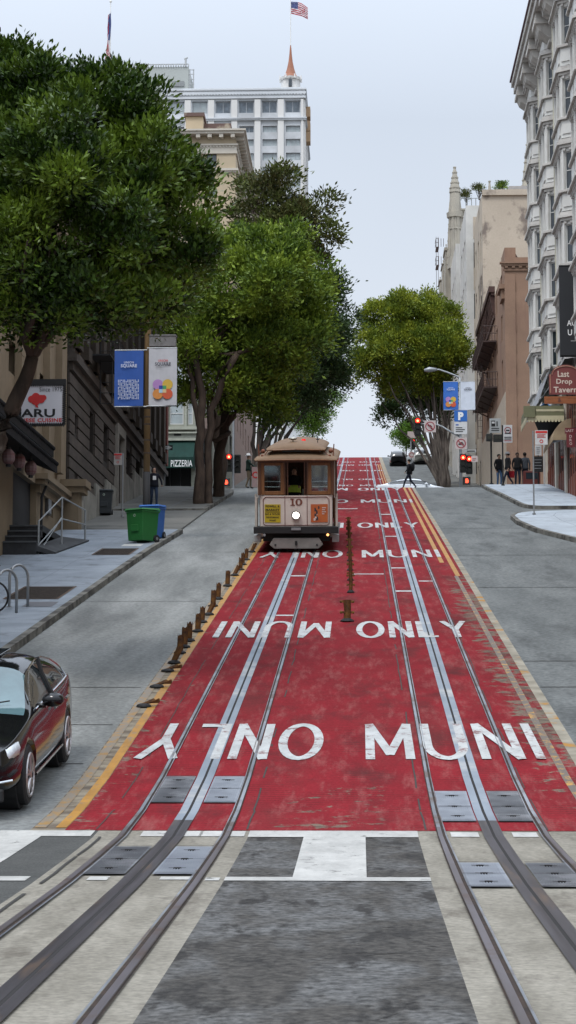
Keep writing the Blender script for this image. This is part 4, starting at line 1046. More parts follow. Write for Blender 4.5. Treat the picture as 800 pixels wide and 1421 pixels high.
windows(t, Of, YP, XP, [(24 + k * 4, 25.8 + k * 4, 7.5 + f * 3.6, 9.8 + f * 3.6) for k in range(7) for f in range(3)], .2, FRD, (GL_D, GL_M))
for (a, b, c, d) in ((57, 61.2, G(57), az(660, 59, 25)), (64, 64.6, G(64), zst), (62, 62.5, G(62), zz(690, 62))): mb = MB(); mb.box(XL - .29, XL - .2, a, b, c, d); mb.build("door", BLACK, t)  # black sheets put into the entrance recesses for their shade
mb = MB()
for D in (57, 59.6, 62.2, 64.8): mb.box(XL, XL + .22, D, D + .6, zst + 1, CT - .5)
cornice(mb, Of, YP, XP, 61.3, C1, zst - .1, [(.25, .12), (.15, .3), (.18, .4)])
mb.build("pilasters", CREAMS, t)
mb = MB(); mb.box(XL, XL + .62, 66.2, 67.0, G(66) - .1, zz(686, 66.6)); mb.box(XL, XL + .8, 66.05, 67.15, zz(686, 66.6) + .003, zz(672, 66.6) - .15); mb.box(XL, XL + .9, 65.95, 67.25, zz(672, 66.6) - .147, zz(672, 66.6) + .1)
mb.build("end_pier", CREAMS, t)
mb = MB(); mb.box(XL + .01, XL + .1, 62.9, 63.6, zz(714, 63.2), zz(672, 63.2)); f = mb.build("poster_case", FRD, t)
mb = MB(); mb.box(XL + .10, XL + .115, 62.97, 63.53, zz(712, 63.2), zz(674, 63.2)); mb.build("poster", surf("grey_poster", (.30, .32, .33), (.18, .20, .22), sc1=6, rough=.4), f)
mb = MB(); mb.path([(XL + .12, 61.5, zz(745, 61.5)), (XL + .12, 61.5, zz(690, 61.5)), (XL + .3, 61.6, zz(668, 61.5))], .045, 6); mb.build("drainpipe", BLACK, t)

# MARU sign, hanging across the pavement
DM = 57.0
t = thing("restaurant_sign", "white hanging sign of the Japanese restaurant with a red tree emblem and scalloped edge", "sign", (-9.2, DM, az(590, DM, 48)), world=True)
def X(px): return ax(px, DM, 560)
def Z(py): return az(py, DM, 48)
mb = MB(); mb.box(X(7), X(89), DM, DM + .2, Z(588.5), Z(534.5)); mb.build("panel", surf("sign_white", (.56, .56, .60), (.52, .52, .56), sc1=1, rough=.5), t)
mb = MB(); mb.box(X(3), X(91), DM + .02, DM + .18, Z(534.4), Z(526)); nn = 28
for k in range(nn):
    a, b = X(7) + (X(89) - X(7)) * k / nn, X(7) + (X(89) - X(7)) * (k + 1) / nn
    for (z, s_) in ((Z(534.5), -1), (Z(588.5), 1)): mb.prism([(a, z), (b, z), ((a + b) / 2, z + s_ * .05)], 'XZ', DM - .03, DM + .21)
    mb.prism([(a, Z(588.5)), (b, Z(588.5)), ((a + b) / 2, Z(588.5) - .06)], 'XZ', DM - .031, DM + .211)
nn = 18
for k in range(nn):
    a, b = Z(588.5) + (Z(534.5) - Z(588.5)) * k / nn, Z(588.5) + (Z(534.5) - Z(588.5)) * (k + 1) / nn
    mb.prism([(X(89) - .002, a), (X(89) - .002, b), (X(89) - .05, (a + b) / 2)], 'XZ', DM - .03, DM + .21); mb.prism([(X(89), a), (X(89), b), (X(89) + .05, (a + b) / 2)], 'XZ', DM - .031, DM + .211)
mb.build("edging", BLACK, t)
mb = MB(); S = DM - .012; REDE = paintm("emblem_red", (.52, .02, .02), rough=.5)
for (px, py, r) in ((50, 551, 6), (57, 554, 6), (44, 554, 5), (50, 556, 6.5), (61, 552, 4)): disc(mb, X(px), Z(py), r / 47, S - random.uniform(0, .008), n=16)
mb.add([(X(48), S, Z(560)), (X(52), S, Z(560)), (X(54), S, Z(566)), (X(50), S, Z(565))], [(0, 1, 2, 3)])
word(mb, "JAPANESE CUISINE", X(8.5), X(86.5), Z(587.5), Z(580.5), S, bold=.03); mb.build("emblem", REDE, t)
mb = MB(); word(mb, "MARU", X(13), X(77), Z(579), Z(567.5), S, bold=.03); word(mb, "Since 1975", X(55), X(86), Z(543.5), Z(537.5), S, bold=.005); mb.build("lettering", BLACK, t)
mb = MB(); mb.tube((-10, DM + .1, Z(530)), (X(91), DM + .1, Z(530)), .05, n=6); mb.tube((-10, DM + .1, Z(590)), (-10.0, DM + .1, Z(520)), .05, n=6); mb.build("bracket", BLACK, t)
# tiled eave and lanterns
t = thing("tiled_eave", "black tiled eave roof projecting over the restaurant entrance", "roof", (-9.3, 59, G(59)), world=True)
mb = MB()
for (y0, y1, xo, pyt, pyb) in ((46, 58.6, -9.05, 612, 628), (46, 58.9, -8.98, 634, 648)):
    zt_, zb_ = az(pyt, 58.5, 40), az(pyb, 58.5, 70)
    mb.add([(-10, y0, zt_ + .3), (-10, y1, zt_ + .3), (xo, y1, zb_ + .1), (xo, y0, zb_ + .1), (-10, y0, zt_ - .05), (-10, y1, zt_ - .05), (xo, y1, zb_ - .15), (xo, y0, zb_ - .15)], [(0, 1, 2, 3), (7, 6, 5, 4), (0, 3, 7, 4), (1, 5, 6, 2), (3, 2, 6, 7), (0, 4, 5, 1)])
    k = y0
    while k < y1:
        mb.tube((-10, k, zt_ + .33), (xo - .02, k, zb_ + .12), .06, n=6); mb.ball((xo, k, zb_ + .12), .075, 6, 5); k += .24
mb.build("tiles", surf("roof_tile_black", (.010, .010, .011), (.02, .02, .021), sc1=4, rough=.7, spec=.1), t)
for i, (px, py, D) in enumerate(((12, 634, 52), (43, 650, 55.5), (27, 640, 54))):
    t = thing("paper_lantern", ["dim striped paper lantern under the eave nearest the tree trunk", "dim pink paper lantern hanging under the eave right of the others", "dim paper lantern deepest under the eave"][i], "lantern", (ax(px, D), D, az(py, D, px)), group="lanterns under the restaurant eave", world=True)
    x, z = ax(px, D, py), az(py, D, px); mb = MB(); mb.path([(x, D, z + .2 - k * .05) for k in range(9)], [.09, .14, .165, .175, .18, .175, .165, .14, .09], 10)
    mb.build("shade", surf("lantern_paper", (.12, .045, .045), (.17, .12, .12), vs=(.1, .1, 1), sc1=9, rough=.7), t)
    mb = MB(); mb.tube((x, D, z + .2), (x, D, z + .27), .07, n=8); mb.tube((x, D, z - .2), (x, D, z - .27), .07, n=8); mb.tube((x, D, z + .27), (x, D, z + .6), .01, n=4); mb.build("cap", BLACK, t)
# steps and ramp with handrail
t = thing("entrance_steps", "dark grey steps and ramp at the restaurant entrance", "steps", (-9.2, 57, G(57)), world=True)
mb = MB()
gz = G(57)
for k in range(4): mb.box(-12, -9.02 , 55.5 + k * .35, 60.5, gz + .1 + k * .19 - .3, gz + .1 + (k + 1) * .19)
mb.add([(-9.02, 55.5, gz + .0), (-8.5, 55.7, G(55.7) + .1), (-8.2, 60.5, G(60.5) + .15), (-9.02, 60.5, gz + .87), (-9.02, 55.5, gz + .16), (-8.5, 55.7, G(55.7) + .2), (-8.2, 60.5, G(60.5) + .2), (-9.02, 60.3, gz + .875)], [(0, 1, 5, 4), (1, 2, 6, 5), (4, 5, 6, 7), (0, 4, 7, 3), (2, 3, 7, 6)])
mb.build("treads", surf("dark_step", (.05, .052, .055), (.03, .03, .032), sc1=2, rough=.7), t)
mb = MB(); 
for k in range(4): mb.box(-12, -9.03, 55.47 + k * .35, 55.54 + k * .35, gz + .1 + (k + 1) * .19 - .04, gz + .1 + (k + 1) * .19 + .005)
mb.build("nosing", surf("step_nosing", (.10, .105, .11), rough=.6), t)
t = thing("handrail", "galvanised pipe handrail beside the restaurant ramp", "handrail", (-8.8, 58, G(58)), world=True)
mb = MB(); g0, g1, g2 = G(55.7) + .15, G(57.6) + .2, G(60) + .2
p0, p1, p2 = (-9.0, 55.7), (-8.62, 57.6), (-8.3, 60.3)
for h0, h1_, h2_ in ((.95, 1.5, 1.0), (.25, .85, .55)):
    mb.tube((*p0, g0 + h0), (*p1, g1 + h1_), .021, n=6); mb.tube((*p1, g1 + h1_), (*p2, g2 + h2_), .021, n=6)
for p, g, h in ((p0, g0, .95), (p1, g1, 1.5), (p2, g2, 1.0)): mb.tube((*p, g - .15), (*p, g + h), .03, n=6)
mb.tube((p0[0], p0[1], g0), (p1[0], p1[1], g1 + .9), .02, n=6); mb.build("pipe", GALV, t)

# ---- pizzeria across the cross street
PD = 120.6
t = thing("pizzeria_building", "sage green bay windowed building with the pizzeria across the cross street", "building", (-16, PD, G(PD)), world=True)
def X(px): return ax(px, PD, 600)
def Z(py): return az(py, PD, 250)
zt = Z(380); hp = [(X(a), X(b), Z(y1), Z(y0)) for (a, b) in ((236, 255), (261, 268)) for (y0, y1) in ((558, 589), (500, 532), (440, 475))] + [(X(212), X(219), Z(589), Z(558))]
hp = [(a - X(190), b - X(190), c, d) for a, b, c, d in hp]
Op = V((X(190), PD, 0)); mb = MB(); WID = -10 - X(190)
wall(mb, Op, XP, YM, 0, WID, Z(612), zt, hp, .15)
shs = [(121.5 + k * 5.2, 124.5 + k * 5.2, Z(640) + k * .8, Z(600) + k * .8) for k in range(7)] + [(121.8 + k * 5.2, 123.3 + k * 5.2, Z(590) + f * 3.6 + 2, Z(560) + f * 3.6 + 2) for k in range(7) for f in range(2)]
wall(mb, V((-10, 0, 0)), YP, XP, PD, PD + 38, 8, zt, shs, .15)
mb.quad((X(190), PD + 38, 8), (-10, PD + 38, 8), (-10, PD + 38, zt), (X(190), PD + 38, zt)); mb.quad((X(190), PD, zt), (-10, PD, zt), (-10, PD + 38, zt), (X(190), PD + 38, zt)); mb.quad((X(190), PD, 8), (X(190), PD + 38, 8), (X(190), PD + 38, zt), (X(190), PD, zt))
mb.box(X(190), -10, PD, PD + .15, 8, G(PD) + .3); mb.box(X(190), X(228), PD + .01, PD + .15, G(PD), Z(612)); mb.box(X(266), -10.02, PD + .01, PD + .15, G(PD), Z(612))
mb.build("wall", SAGE, t); windows(t, Op, XP, YM, hp, .15, FRW, (GL_L,), fw=.07); windows(t, V((-10, 0, 0)), YP, XP, shs, .15, FRD, (GL_D, GL_M))
mb = MB(); mb.box(X(190), -10, PD + .4, PD + .5, 8, Z(612)); mb.box(X(236), X(237), PD + .05, PD + .3, G(PD), Z(640)); mb.box(X(250), X(251), PD + .05, PD + .3, G(PD), Z(640)); mb.build("shop_window", BLACK, t)
mb = MB(); OO = V((X(190), PD, 0))
cornice(mb, OO, XP, YM, X(231) - X(190), WID, Z(612), [(.14, .22), (.3, .12), (.1, .3)]); cornice(mb, OO, XP, YM, X(231) - X(190), WID, Z(597), [(.12, .26), (.1, .14)]); cornice(mb, OO, XP, YM, 0, WID, Z(545), [(.15, .2), (.1, .3)])
mb.box(X(228), X(234), PD - .14, PD, Z(596), zt); mb.box(X(256.5), X(259.5), PD - .1, PD, Z(596), zt); mb.build("trim", surf("sage_trim", (.38, .385, .32), rough=.7), t)
mb = MB(); mb.box(X(242), X(252), PD - .16, PD - .121, Z(605), Z(602.5)); mb.build("vent_grille", BLACK, t)
mb = MB(); mb.tube((X(226), PD - .25, G(PD)), (X(226), PD - .25, zt), .13, n=8); mb.build("drainpipe", surf("pale_green_pipe", (.50, .53, .40), rough=.6), t)
t = thing("green_awning", "dark green shop awning reading PIZZERIA", "awning", (X(250), PD - .6, Z(655)), world=True)
mb = MB(); AY = PD - 1.3
mb.add([(X(229), PD, Z(612)), (-10, PD, Z(612)), (-10, AY, Z(638)), (X(229), AY, Z(638)), (X(229), AY, Z(653)), (-10, AY, Z(653)), (X(229), PD, Z(653)), (-10, PD, Z(653))], [(0, 1, 2, 3), (3, 2, 5, 4), (0, 3, 4, 6), (1, 7, 5, 2)])
mb.build("canvas", surf("awning_green", (.008, .036, .028), (.006, .026, .02), vs=(3, 1, 1), sc1=1, rough=.8), t)
mb = MB(); word(mb, "PIZZERIA", X(240.5), X(270), az(647.5, AY, 250), az(638.5, AY, 250), AY - .02, bold=.012); mb.build("lettering", WHITEP, t)

# next facade up the left side of the hill
t = thing("hill_house", "pinkish clapboard house with a projecting cornice behind the tree trunks", "building", (-10, 170, G(170)), world=True)
hh = [(162 + k * 4, 163.5 + k * 4, 26 + f * 3.5, 28 + f * 3.5) for k in range(6) for f in range(3)]
mb = MB(); wall(mb, V((-10, 0, 0)), YP, XP, 159, 186, 14, 38, hh, .15); mb.box(-25, -10, 159, 159.1, 14, 38); mb.box(-25, -10, 159.1, 186, 37.9, 38); mb.box(-25, -10, 185.9, 186, 14, 37.9); mb.build("wall", PINKB, t); windows(t, V((-10, 0, 0)), YP, XP, hh, .15)
mb = MB(); mb.box(-9.98, -8.9, 122.2, 128, az(600, 125, 330), az(585, 125, 330)); mb.box(-9.98, -9.1, 122, 126, az(604, 125, 330), az(601, 125, 330)); tag(mb.build("shop_fascia", PINKB), "faded pink shop fascia behind the left tree trunks", "fascia")
# ---- beige corniced building on the left hill
E0, E1 = 164.0, 196.0
zt = az(184, E0, 300)
t = thing("beige_building", "beige stone apartment block with a deep white cornice in front of the white tower", "building", (-12, 180, G(180)), world=True)
XE = -10.3
hf = [(ax(287, E0, 220) + 30, ax(301, E0, 220) + 30, az(232 + k * 42, E0, 295), az(213 + k * 42, E0, 295)) for k in range(5)] + [(ax(255, E0, 220) + 30, ax(270, E0, 220) + 30, az(232 + k * 42, E0, 260), az(213 + k * 42, E0, 260)) for k in range(5)]
hs3 = [(E0 + 3 + k * 4.8, E0 + 4.6 + k * 4.8, az(232 + f * 42, E0, 295), az(213 + f * 42, E0, 295)) for k in range(6) for f in range(5)]
mb = MB(); wall(mb, V((-30, E0, 0)), XP, YM, 0, 30 + XE, 14, zt, hf, .25); wall(mb, V((XE, 0, 0)), YP, XP, E0, E1, 14, zt, hs3, .25)
mb.quad((-30, E0, zt), (XE, E0, zt), (XE, E1, zt), (-30, E1, zt)); mb.quad((-30, E1, 14), (XE, E1, 14), (XE, E1, zt), (-30, E1, zt)); mb.quad((-30, E0, 14), (-30, E1, 14), (-30, E1, zt), (-30, E0, zt)); mb.build("wall", BEIGE, t)
windows(t, V((-30, E0, 0)), XP, YM, hf, .25, FRD, (GL_M,)); windows(t, V((XE, 0, 0)), YP, XP, hs3, .25, FRD, (GL_D, GL_M))
mb = MB()
for (O_, U_, N_, a, b) in ((V((-30, E0, 0)), XP, YM, 0, 30 + XE), (V((XE, 0, 0)), YP, XP, E0, E1)):
    cornice(mb, O_, U_, N_, a, b, zt - 1.9, [(.2, .12), (.5, .06), (.15, .2)]); cornice(mb, O_, U_, N_, a, b, zt - .3, [(.22, .75), (.15, .9)])
    cornice(mb, O_, U_, N_, a, b, az(240, E0, 300), [(.15, .1), (.2, .22)])
    k = a + .3
    while k < b: mb.obox(O_, U_, N_, k, k + .35, 0, .7, zt - .6, zt - .303); k += 1.0
    k = a + .1
    while k < b: mb.obox(O_, U_, N_, k, k + .12, 0, .16, zt - 1.35, zt - 1.06); k += .28
mb.build("cornice", BEIGET, t)
mb = MB(); mb.box(ax(258, 168, 170), ax(282, 168, 170), 168, 172, zt, az(162, 168, 270)); mb.build("roof_penthouse", BEIGE, t)
mb = MB(); mb.box(ax(256, 168, 170), ax(284, 168, 170), 167.8, 172.2, az(161.9, 168, 270), az(157, 168, 270)); mb.box(ax(284, 170, 170), ax(322, 170, 170), 169, 172, zt + .002, az(176, 170, 300)); mb.build("roof_block", surf("roof_brown", (.13, .085, .075), (.40, .35, .27), sc1=.5, lo=.5, hi=.6, rough=.8), t)

# ---- white tower with the spire
TD = 380.0
def X(px, py=130): return ax(px, TD, py)
def Z(py, px=330): return az(py, TD, px)
t = thing("white_tower", "tall white stone hotel tower with a copper corner spire and a flag", "building", ((X(228) + X(422)) / 2, TD, 30), world=True)
hw = []; hbig = []
colsx = [234 + 32.2 * k for k in range(6)]
rows = [(175, 184), (193.5, 203), (212.5, 223), (232, 242)] + [(251 + 19.2 * k, 261 + 19.2 * k) for k in range(12)]
X0 = X(228); 
for cxp in colsx:
    hbig.append((X(cxp + 1) - X0, X(cxp + 22) - X0, Z(157), Z(140)))
    for (a, b) in rows: hw.append((X(cxp + 2) - X0, X(cxp + 22) - X0, Z(b), Z(a)))
Ot = V((X0, TD, 0)); W_ = X(421.5) - X0; ztt = Z(122)
mb = MB(); wall(mb, Ot, XP, YM, 0, W_, 25, ztt, hbig + hw, .5)
sh = [(TD + 3 + k * 5, TD + 5.5 + k * 5, Z(b), Z(a)) for k in range(5) for (a, b) in rows[:8]]
wall(mb, V((X0 + W_, 0, 0)), YP, XP, TD, TD + 28, 25, ztt, sh, .4)
mb.quad((X0, TD, ztt), (X0 + W_, TD, ztt), (X0 + W_, TD + 28, ztt), (X0, TD + 28, ztt)); mb.quad((X0, TD, 25), (X0, TD + 28, 25), (X0, TD + 28, ztt), (X0, TD, ztt)); mb.quad((X0, TD + 28, 25), (X0 + W_, TD + 28, 25), (X0 + W_, TD + 28, ztt), (X0, TD + 28, ztt))
mb.build("wall", TOWER, t)
windows(t, Ot, XP, YM, hbig, .5, surf("bronze_frame", (.36, .38, .40), rough=.5), (GL_M, GL_L), fw=.18, bars=(1, 0), pick=lambda i: GL_L if i < 2 else GL_M)
windows(t, Ot, XP, YM, hw, .5, surf("bronze_frame", (.3, .3, .3)), (GL_M, GL_L, GL_M, GL_M, GL_L), fw=.14, bars=(2, 0))
windows(t, V((X0 + W_, 0, 0)), YP, XP, sh, .4, FRD, (GL_M,))
mb = MB()
for k in range(7):
    a = X(229 + 32.2 * k - 4) - X0; b = X(229 + 32.2 * k + 4.2) - X0
    a = max(a, 0); b = min(b, W_); mb.obox(Ot, XP, YM, a, b, 0, .35, 25, Z(139))
for k in range(5): mb.obox(V((X0 + W_, 0, 0)), YP, XP, TD + k * 5.2 + .2, TD + k * 5.2 + 1.6, 0, .35, 25, Z(139))
mb.build("columns", TOWERC, t)
mb = MB()
for O_, U_, N_, b in ((Ot, XP, YM, W_), (V((X0 + W_, TD, 0)), YP, XP, 28)):
    cornice(mb, O_, U_, N_, 0, b, Z(137.5), [(.35, .45), (.5, .3), (.5, .5), (.3, .35), (.3, .6)]); cornice(mb, O_, U_, N_, 0, b, Z(168), [(.3, .5), (.25, .65)])
    k = .2
    while k < b: mb.obox(O_, U_, N_, k, k + .3, .3, .55, Z(133), Z(131)); k += .62
mb.build("cornice", TOWER, t)
mb = MB()
for y in (150, 170, 185): mb.box(X0 + W_ + .3, X0 + W_ + 1.2, TD + 6, TD + 9, Z(y), Z(y - 14))
mb.build("balcony", surf("rusty_balcony", (.45, .30, .18), rough=.8), t)
sx, r = X(403, 110), (X(420) - X(389)) / 2
mb = MB(); mb.tube((sx, TD + 2.5, ztt), (sx, TD + 2.5, Z(107, 403)), r * .88, None, 8); mb.tube((sx, TD + 2.5, Z(107, 403)), (sx, TD + 2.5, Z(104, 403)), r, r * 1.05, 8)
for k in range(8):
    a = math.pi * k / 4 + .4; x, y = sx + r * 1.02 * math.cos(a), TD + 2.5 + r * 1.02 * math.sin(a); mb.tube((x, y, Z(107, 403)), (x, y, Z(101, 403)), .22, .1, 6)
o = mb.build("turret", TOWERC, t)
mb = MB(); mb.tube((sx, TD + .35, Z(119, 403)), (sx, TD + .5, Z(109, 403)), .4, None, 6); mb.build("turret_opening", GL_D, o)
mb = MB(); mb.path([(sx, TD + 2.5, Z(y, 403)) for y in (104, 98, 90, 80, 70, 62, 55)], [r * .72, r * .5, r * .34, r * .2, r * .12, r * .08, r * .03], 10)
mb.build("spire", surf("copper_spire", (.40, .155, .085), (.30, .13, .08), sc1=.3, rough=.5), t)
# flags
FR, FB2 = paintm("flag_red", (.45, .05, .07), rough=.7), paintm("flag_blue", (.06, .08, .22), rough=.7)
def flag(t, O, U, w, h, amp=.1, droop=0.0):
    """hanging stars-and-stripes cloth, 13 stripes, canton at the hoist"""
    P = lambda a, b: (O[0] + U[0] * w * a, O[1] + amp * math.sin(a * 7) * w, O[2] - h * b - droop * w * a * a + .03 * w * math.sin(a * 5 + b * 2))
    mb = MB(); nU = 12; nb = 13
    for j in range(nb):
        for i in range(nU):
            a0, a1, b0, b1 = i / nU, (i + 1) / nU, j / nb, (j + 1) / nb
            m = 2 if (j < 7 and i < 5) else (0 if j % 2 == 0 else 1)
            mb.quad(P(a0, b1), P(a1, b1), P(a1, b0), P(a0, b0), m)
    f = mb.build("cloth", [FR, paintm("flag_white", (.70, .68, .70), rough=.7), FB2], t)
    so = f.modifiers.new("t", 'SOLIDIFY'); so.thickness = .02 * w
    mb = MB()
    for r in range(5):
        for c in range(6 if r % 2 == 0 else 5):
            a = (.04 + .065 * c + (.032 if r % 2 else 0)); b = .06 + r * .095; q = P(a, b); s = .018 * w
            for sg in (-1, 1):
                y = q[1] + sg * .02 * w
                mb.add([(q[0] + s * (1 if k % 2 == 0 else .4) * math.sin(k * math.pi / 5), y, q[2] + s * (1 if k % 2 == 0 else .4) * math.cos(k * math.pi / 5)) for k in range(10)], [tuple(range(10))])
    mb.build("stars", WHITEP, f)
t = thing("tower_flag", "stars and stripes flying to the right from the pole on the copper spire", "flag", (sx, TD + 2.5, Z(55, 403)), world=True)
mb = MB(); mb.tube((sx, TD + 2.5, Z(57, 403)), (sx, TD + 2.5, Z(-14, 403)), .13, .09, 6); mb.build("flagpole", WHITEP, t)
flag(t, (sx + .1, TD + 2.5, Z(-4, 405)), (1, 0, 0), 3.4, 2.6, .06, .35)
FD = 215.0
t = thing("roof_flag", "limp stars and stripes hanging from a pole above the large near tree", "flag", (ax(152, FD), FD, az(130, FD, 152)), world=True)
mb = MB(); x = ax(153.5, FD, 50); mb.tube((x, FD, az(200, FD, 152)), (x, FD, az(3, FD, 152)), .10, .06, 6); mb.ball((x, FD, az(2, FD, 152)), .16, 8, 6); mb.build("flagpole", WHITEP, t)
mb = MB(); n = 14; za, zb_ = az(18, FD, 152), az(106, FD, 152)
xs = [.0, -.14, -.28, -.42, -.55, -.48]
for i in range(5):
    for j in range(16):
        b0, b1 = j / 16, (j + 1) / 16
        f = lambda i, b: (x + xs[i] * (.3 + .9 * b) + .10 * math.sin(b * 9 + i) , FD - .15 * (i % 2) - .1, za + (zb_ - za) * b - .06 * i)
        mb.quad(f(i, b1), f(i + 1, b1), f(i + 1, b0), f(i, b0), 2 if (j < 7 and i < 3) else (i + (j // 5)) % 2)
o = mb.build("cloth", [FR, MATS["flag_white"], FB2], t); so = o.modifiers.new("t", 'SOLIDIFY'); so.thickness = .04
t = thing("rooftop_for_flag", "grey rooftop of the building hidden behind the large near tree", "building", (ax(130, FD), FD + 8, G(FD)), world=True)
mb = MB(); mb.box(ax(60, FD, 190), ax(215, FD, 190), FD - 2, FD + 14, 20, az(196, FD, 150)); mb.build("wall", BEIGE, t)
mb = MB(); mb.box(ax(58, FD, 190), ax(217, FD, 190), FD - 2.4, FD + 14.4, az(196, FD, 150), az(193, FD, 150)); mb.build("cornice", BEIGET, t)
# grey block behind
GDK = 412
t = thing("grey_block", "plain grey building with a railing on its roof left of the white tower", "building", (ax(230, GDK, 100), GDK, 30), world=True)
mb = MB(); mb.box(ax(150, GDK, 100), ax(262, GDK, 100), GDK, GDK + 25, 25, az(93, GDK, 230)); mb.build("wall", surf("grey_green_render", (.40, .42, .40), (.37, .39, .37), sc1=.05, rough=.85), t)
mb = MB(); mb.box(ax(240, GDK, 100), ax(256, GDK, 100), GDK - .25, GDK - .01, az(120, GDK, 250), az(113, GDK, 250)); mb.build("louvre", surf("louvre_grey", (.26, .27, .27), rough=.8), t)
mb = MB(); k = ax(150, GDK, 100)
while k < ax(262, GDK, 100): mb.box(k, k + .25, GDK - .3, GDK, az(93, GDK, 230), az(90, GDK, 230)); k += .55
mb.box(ax(150, GDK, 100), ax(262, GDK, 100), GDK - .3, GDK, az(90, GDK, 230) + .001, az(89.2, GDK, 230))
for px in (264, 269): mb.tube((ax(px, GDK, 100), GDK, az(125, GDK, 262)), (ax(px, GDK, 100), GDK, az(96, GDK, 262)), .12, n=4)
for py in (97, 103, 110, 117): mb.tube((ax(262, GDK, 100), GDK, az(py, GDK, 262)), (ax(270, GDK, 100), GDK, az(py, GDK, 262)), .1, n=4)
mb.tube((ax(258, GDK, 90), GDK, az(93, GDK, 258)), (ax(258, GDK, 90), GDK, az(82, GDK, 258)), .25, n=5); mb.tube((ax(256, GDK, 90), GDK, az(82, GDK, 258)), (ax(261, GDK, 90), GDK, az(80, GDK, 258)), .2, n=5)
mb.build("railing", surf("rail_grey", (.45, .46, .46), rough=.7), t)

# ============================================================ TREES
def leafm(name, c1, c2, trans=.14, rough=.5, spec=.18, lit_tip=None):
    m, nt, b = node_mat(name)
    g = nt.nodes.new("ShaderNodeNewGeometry")
    cc = mixc(nt, g.outputs['Random Per Island'], c1, c2)
    f, _ = pos_noise(nt, (1, 1, 1), .9, detail=3)
    cc = mixc(nt, ramp(nt, f, .44, .62, 0, .85), cc, lit_tip or c2)  # young-leaf tone, with lit and shaded boughs painted in as noise patches
    nt.links.new(cc, b.inputs['Base Color']); b.inputs['Roughness'].default_value = rough; b.inputs['Specular IOR Level'].default_value = spec
    tr = nt.nodes.new("ShaderNodeBsdfTranslucent"); nt.links.new(cc, tr.inputs[0])
    mx = nt.nodes.new("ShaderNodeMixShader"); mx.inputs[0].default_value = trans
    nt.links.new(b.outputs[0], mx.inputs[1]); nt.links.new(tr.outputs[0], mx.inputs[2])
    nt.links.new(mx.outputs[0], nt.nodes["Material Output"].inputs[0]); return m
LEAF_F = leafm("ficus_leaf", (.007, .020, .004), (.048, .095, .010), lit_tip=(.155, .235, .022), rough=.38, spec=.3)
LEAF_D = leafm("dark_leaf", (.018, .036, .012), (.035, .062, .018), lit_tip=(.05, .08, .022))
LEAF_B = leafm("plane_leaf", (.035, .07, .012), (.13, .20, .024), lit_tip=(.24, .32, .035), rough=.5)
LEAF_R = leafm("autumn_leaf", (.045, .06, .018), (.10, .085, .03), lit_tip=(.11, .14, .03), rough=.5)
LEAF_Y = leafm("yellow_green_leaf", (.06, .10, .014), (.15, .20, .022), lit_tip=(.27, .30, .026), rough=.5)
LEAF_L = leafm("bright_leaf", (.07, .15, .02), (.11, .20, .03), lit_tip=(.13, .22, .03), rough=.5)
BARK = surf("bark", (.075, .055, .042), (.04, .03, .024), vs=(1, 1, .25), sc1=6, rough=.95, bump=.6, c3=(.15, .12, .10), sc3=3, lo3=.55, hi3=.7)
BARKR = surf("reddish_bark", (.085, .060, .045), (.042, .03, .024), vs=(1, 1, .3), sc1=5, rough=.95, bump=.6)
BARKG = surf("grey_ficus_bark", (.17, .145, .125), (.06, .05, .045), vs=(1, 1, .2), sc1=4, rough=.95, bump=.5)
def leaves(lobes, nclump, per, cr, size, up=.35, shell=.22, aspect=.42, seed=0, droop=0.0, fill=.12, tuft=15):
    """clumps of small leaf faces through a set of ellipsoid lobes; returns verts and quads"""
    r = np.random.default_rng(seed)
    L = np.array(lobes, float); L[:, 3:6] = np.maximum(L[:, 3:6] - .8 * cr, .35 * L[:, 3:6]); area = (L[:, 3] * L[:, 4] + L[:, 3] * L[:, 5] + L[:, 4] * L[:, 5])
    # boughs first, then clumps of leaves on the upper and outer side of each bough
    nb = max(12, nclump // tuft)
    ib = r.choice(len(L), nb, p=area / area.sum())
    db = r.normal(size=(nb, 3)); db[:, 2] += .1; db /= np.linalg.norm(db, axis=1)[:, None]
    rb = 1 - np.abs(r.normal(0, shell, nb)) - .06; rb = np.where(r.random(nb) < fill, r.random(nb) ** .5 * .8, rb); rb += (r.random(nb) < .12) * r.random(nb) * .16
    cb = L[ib, :3] + db * rb[:, None] * L[ib, 3:6]; tr_ = cr * r.uniform(1.3, 2.7, nb)
    k = r.integers(0, nb, nclump)
    d = r.normal(size=(nclump, 3)) + db[k] * .9; d[:, 2] = d[:, 2] * .8 + .75; d /= np.linalg.norm(d, axis=1)[:, None]
    c = cb[k] + d * tr_[k][:, None] * r.uniform(.55, 1.0, nclump)[:, None] * np.array([1, 1, .8])
    C = np.repeat(c, per, 0); Dn = np.repeat(d, per, 0); n = len(C)
    off = r.normal(0, 1, (n, 3)) * cr * np.array([1, 1, .75]) * .55
    base = C + off
    dirv = Dn * .7 + r.normal(0, .55, (n, 3)) + off / cr * .5; dirv[:, 2] += up - droop
    dirv /= np.linalg.norm(dirv, axis=1)[:, None]
    side = np.cross(dirv, r.normal(size=(n, 3))); side /= np.linalg.norm(side, axis=1)[:, None] + 1e-9
    s = size * r.uniform(.6, 1.25, n)[:, None]
    v = np.stack([base, base + dirv * s * .5 + side * s * aspect * .5, base + dirv * s, base + dirv * s * .5 - side * s * aspect * .5], 1).reshape(-1, 3)
    return v
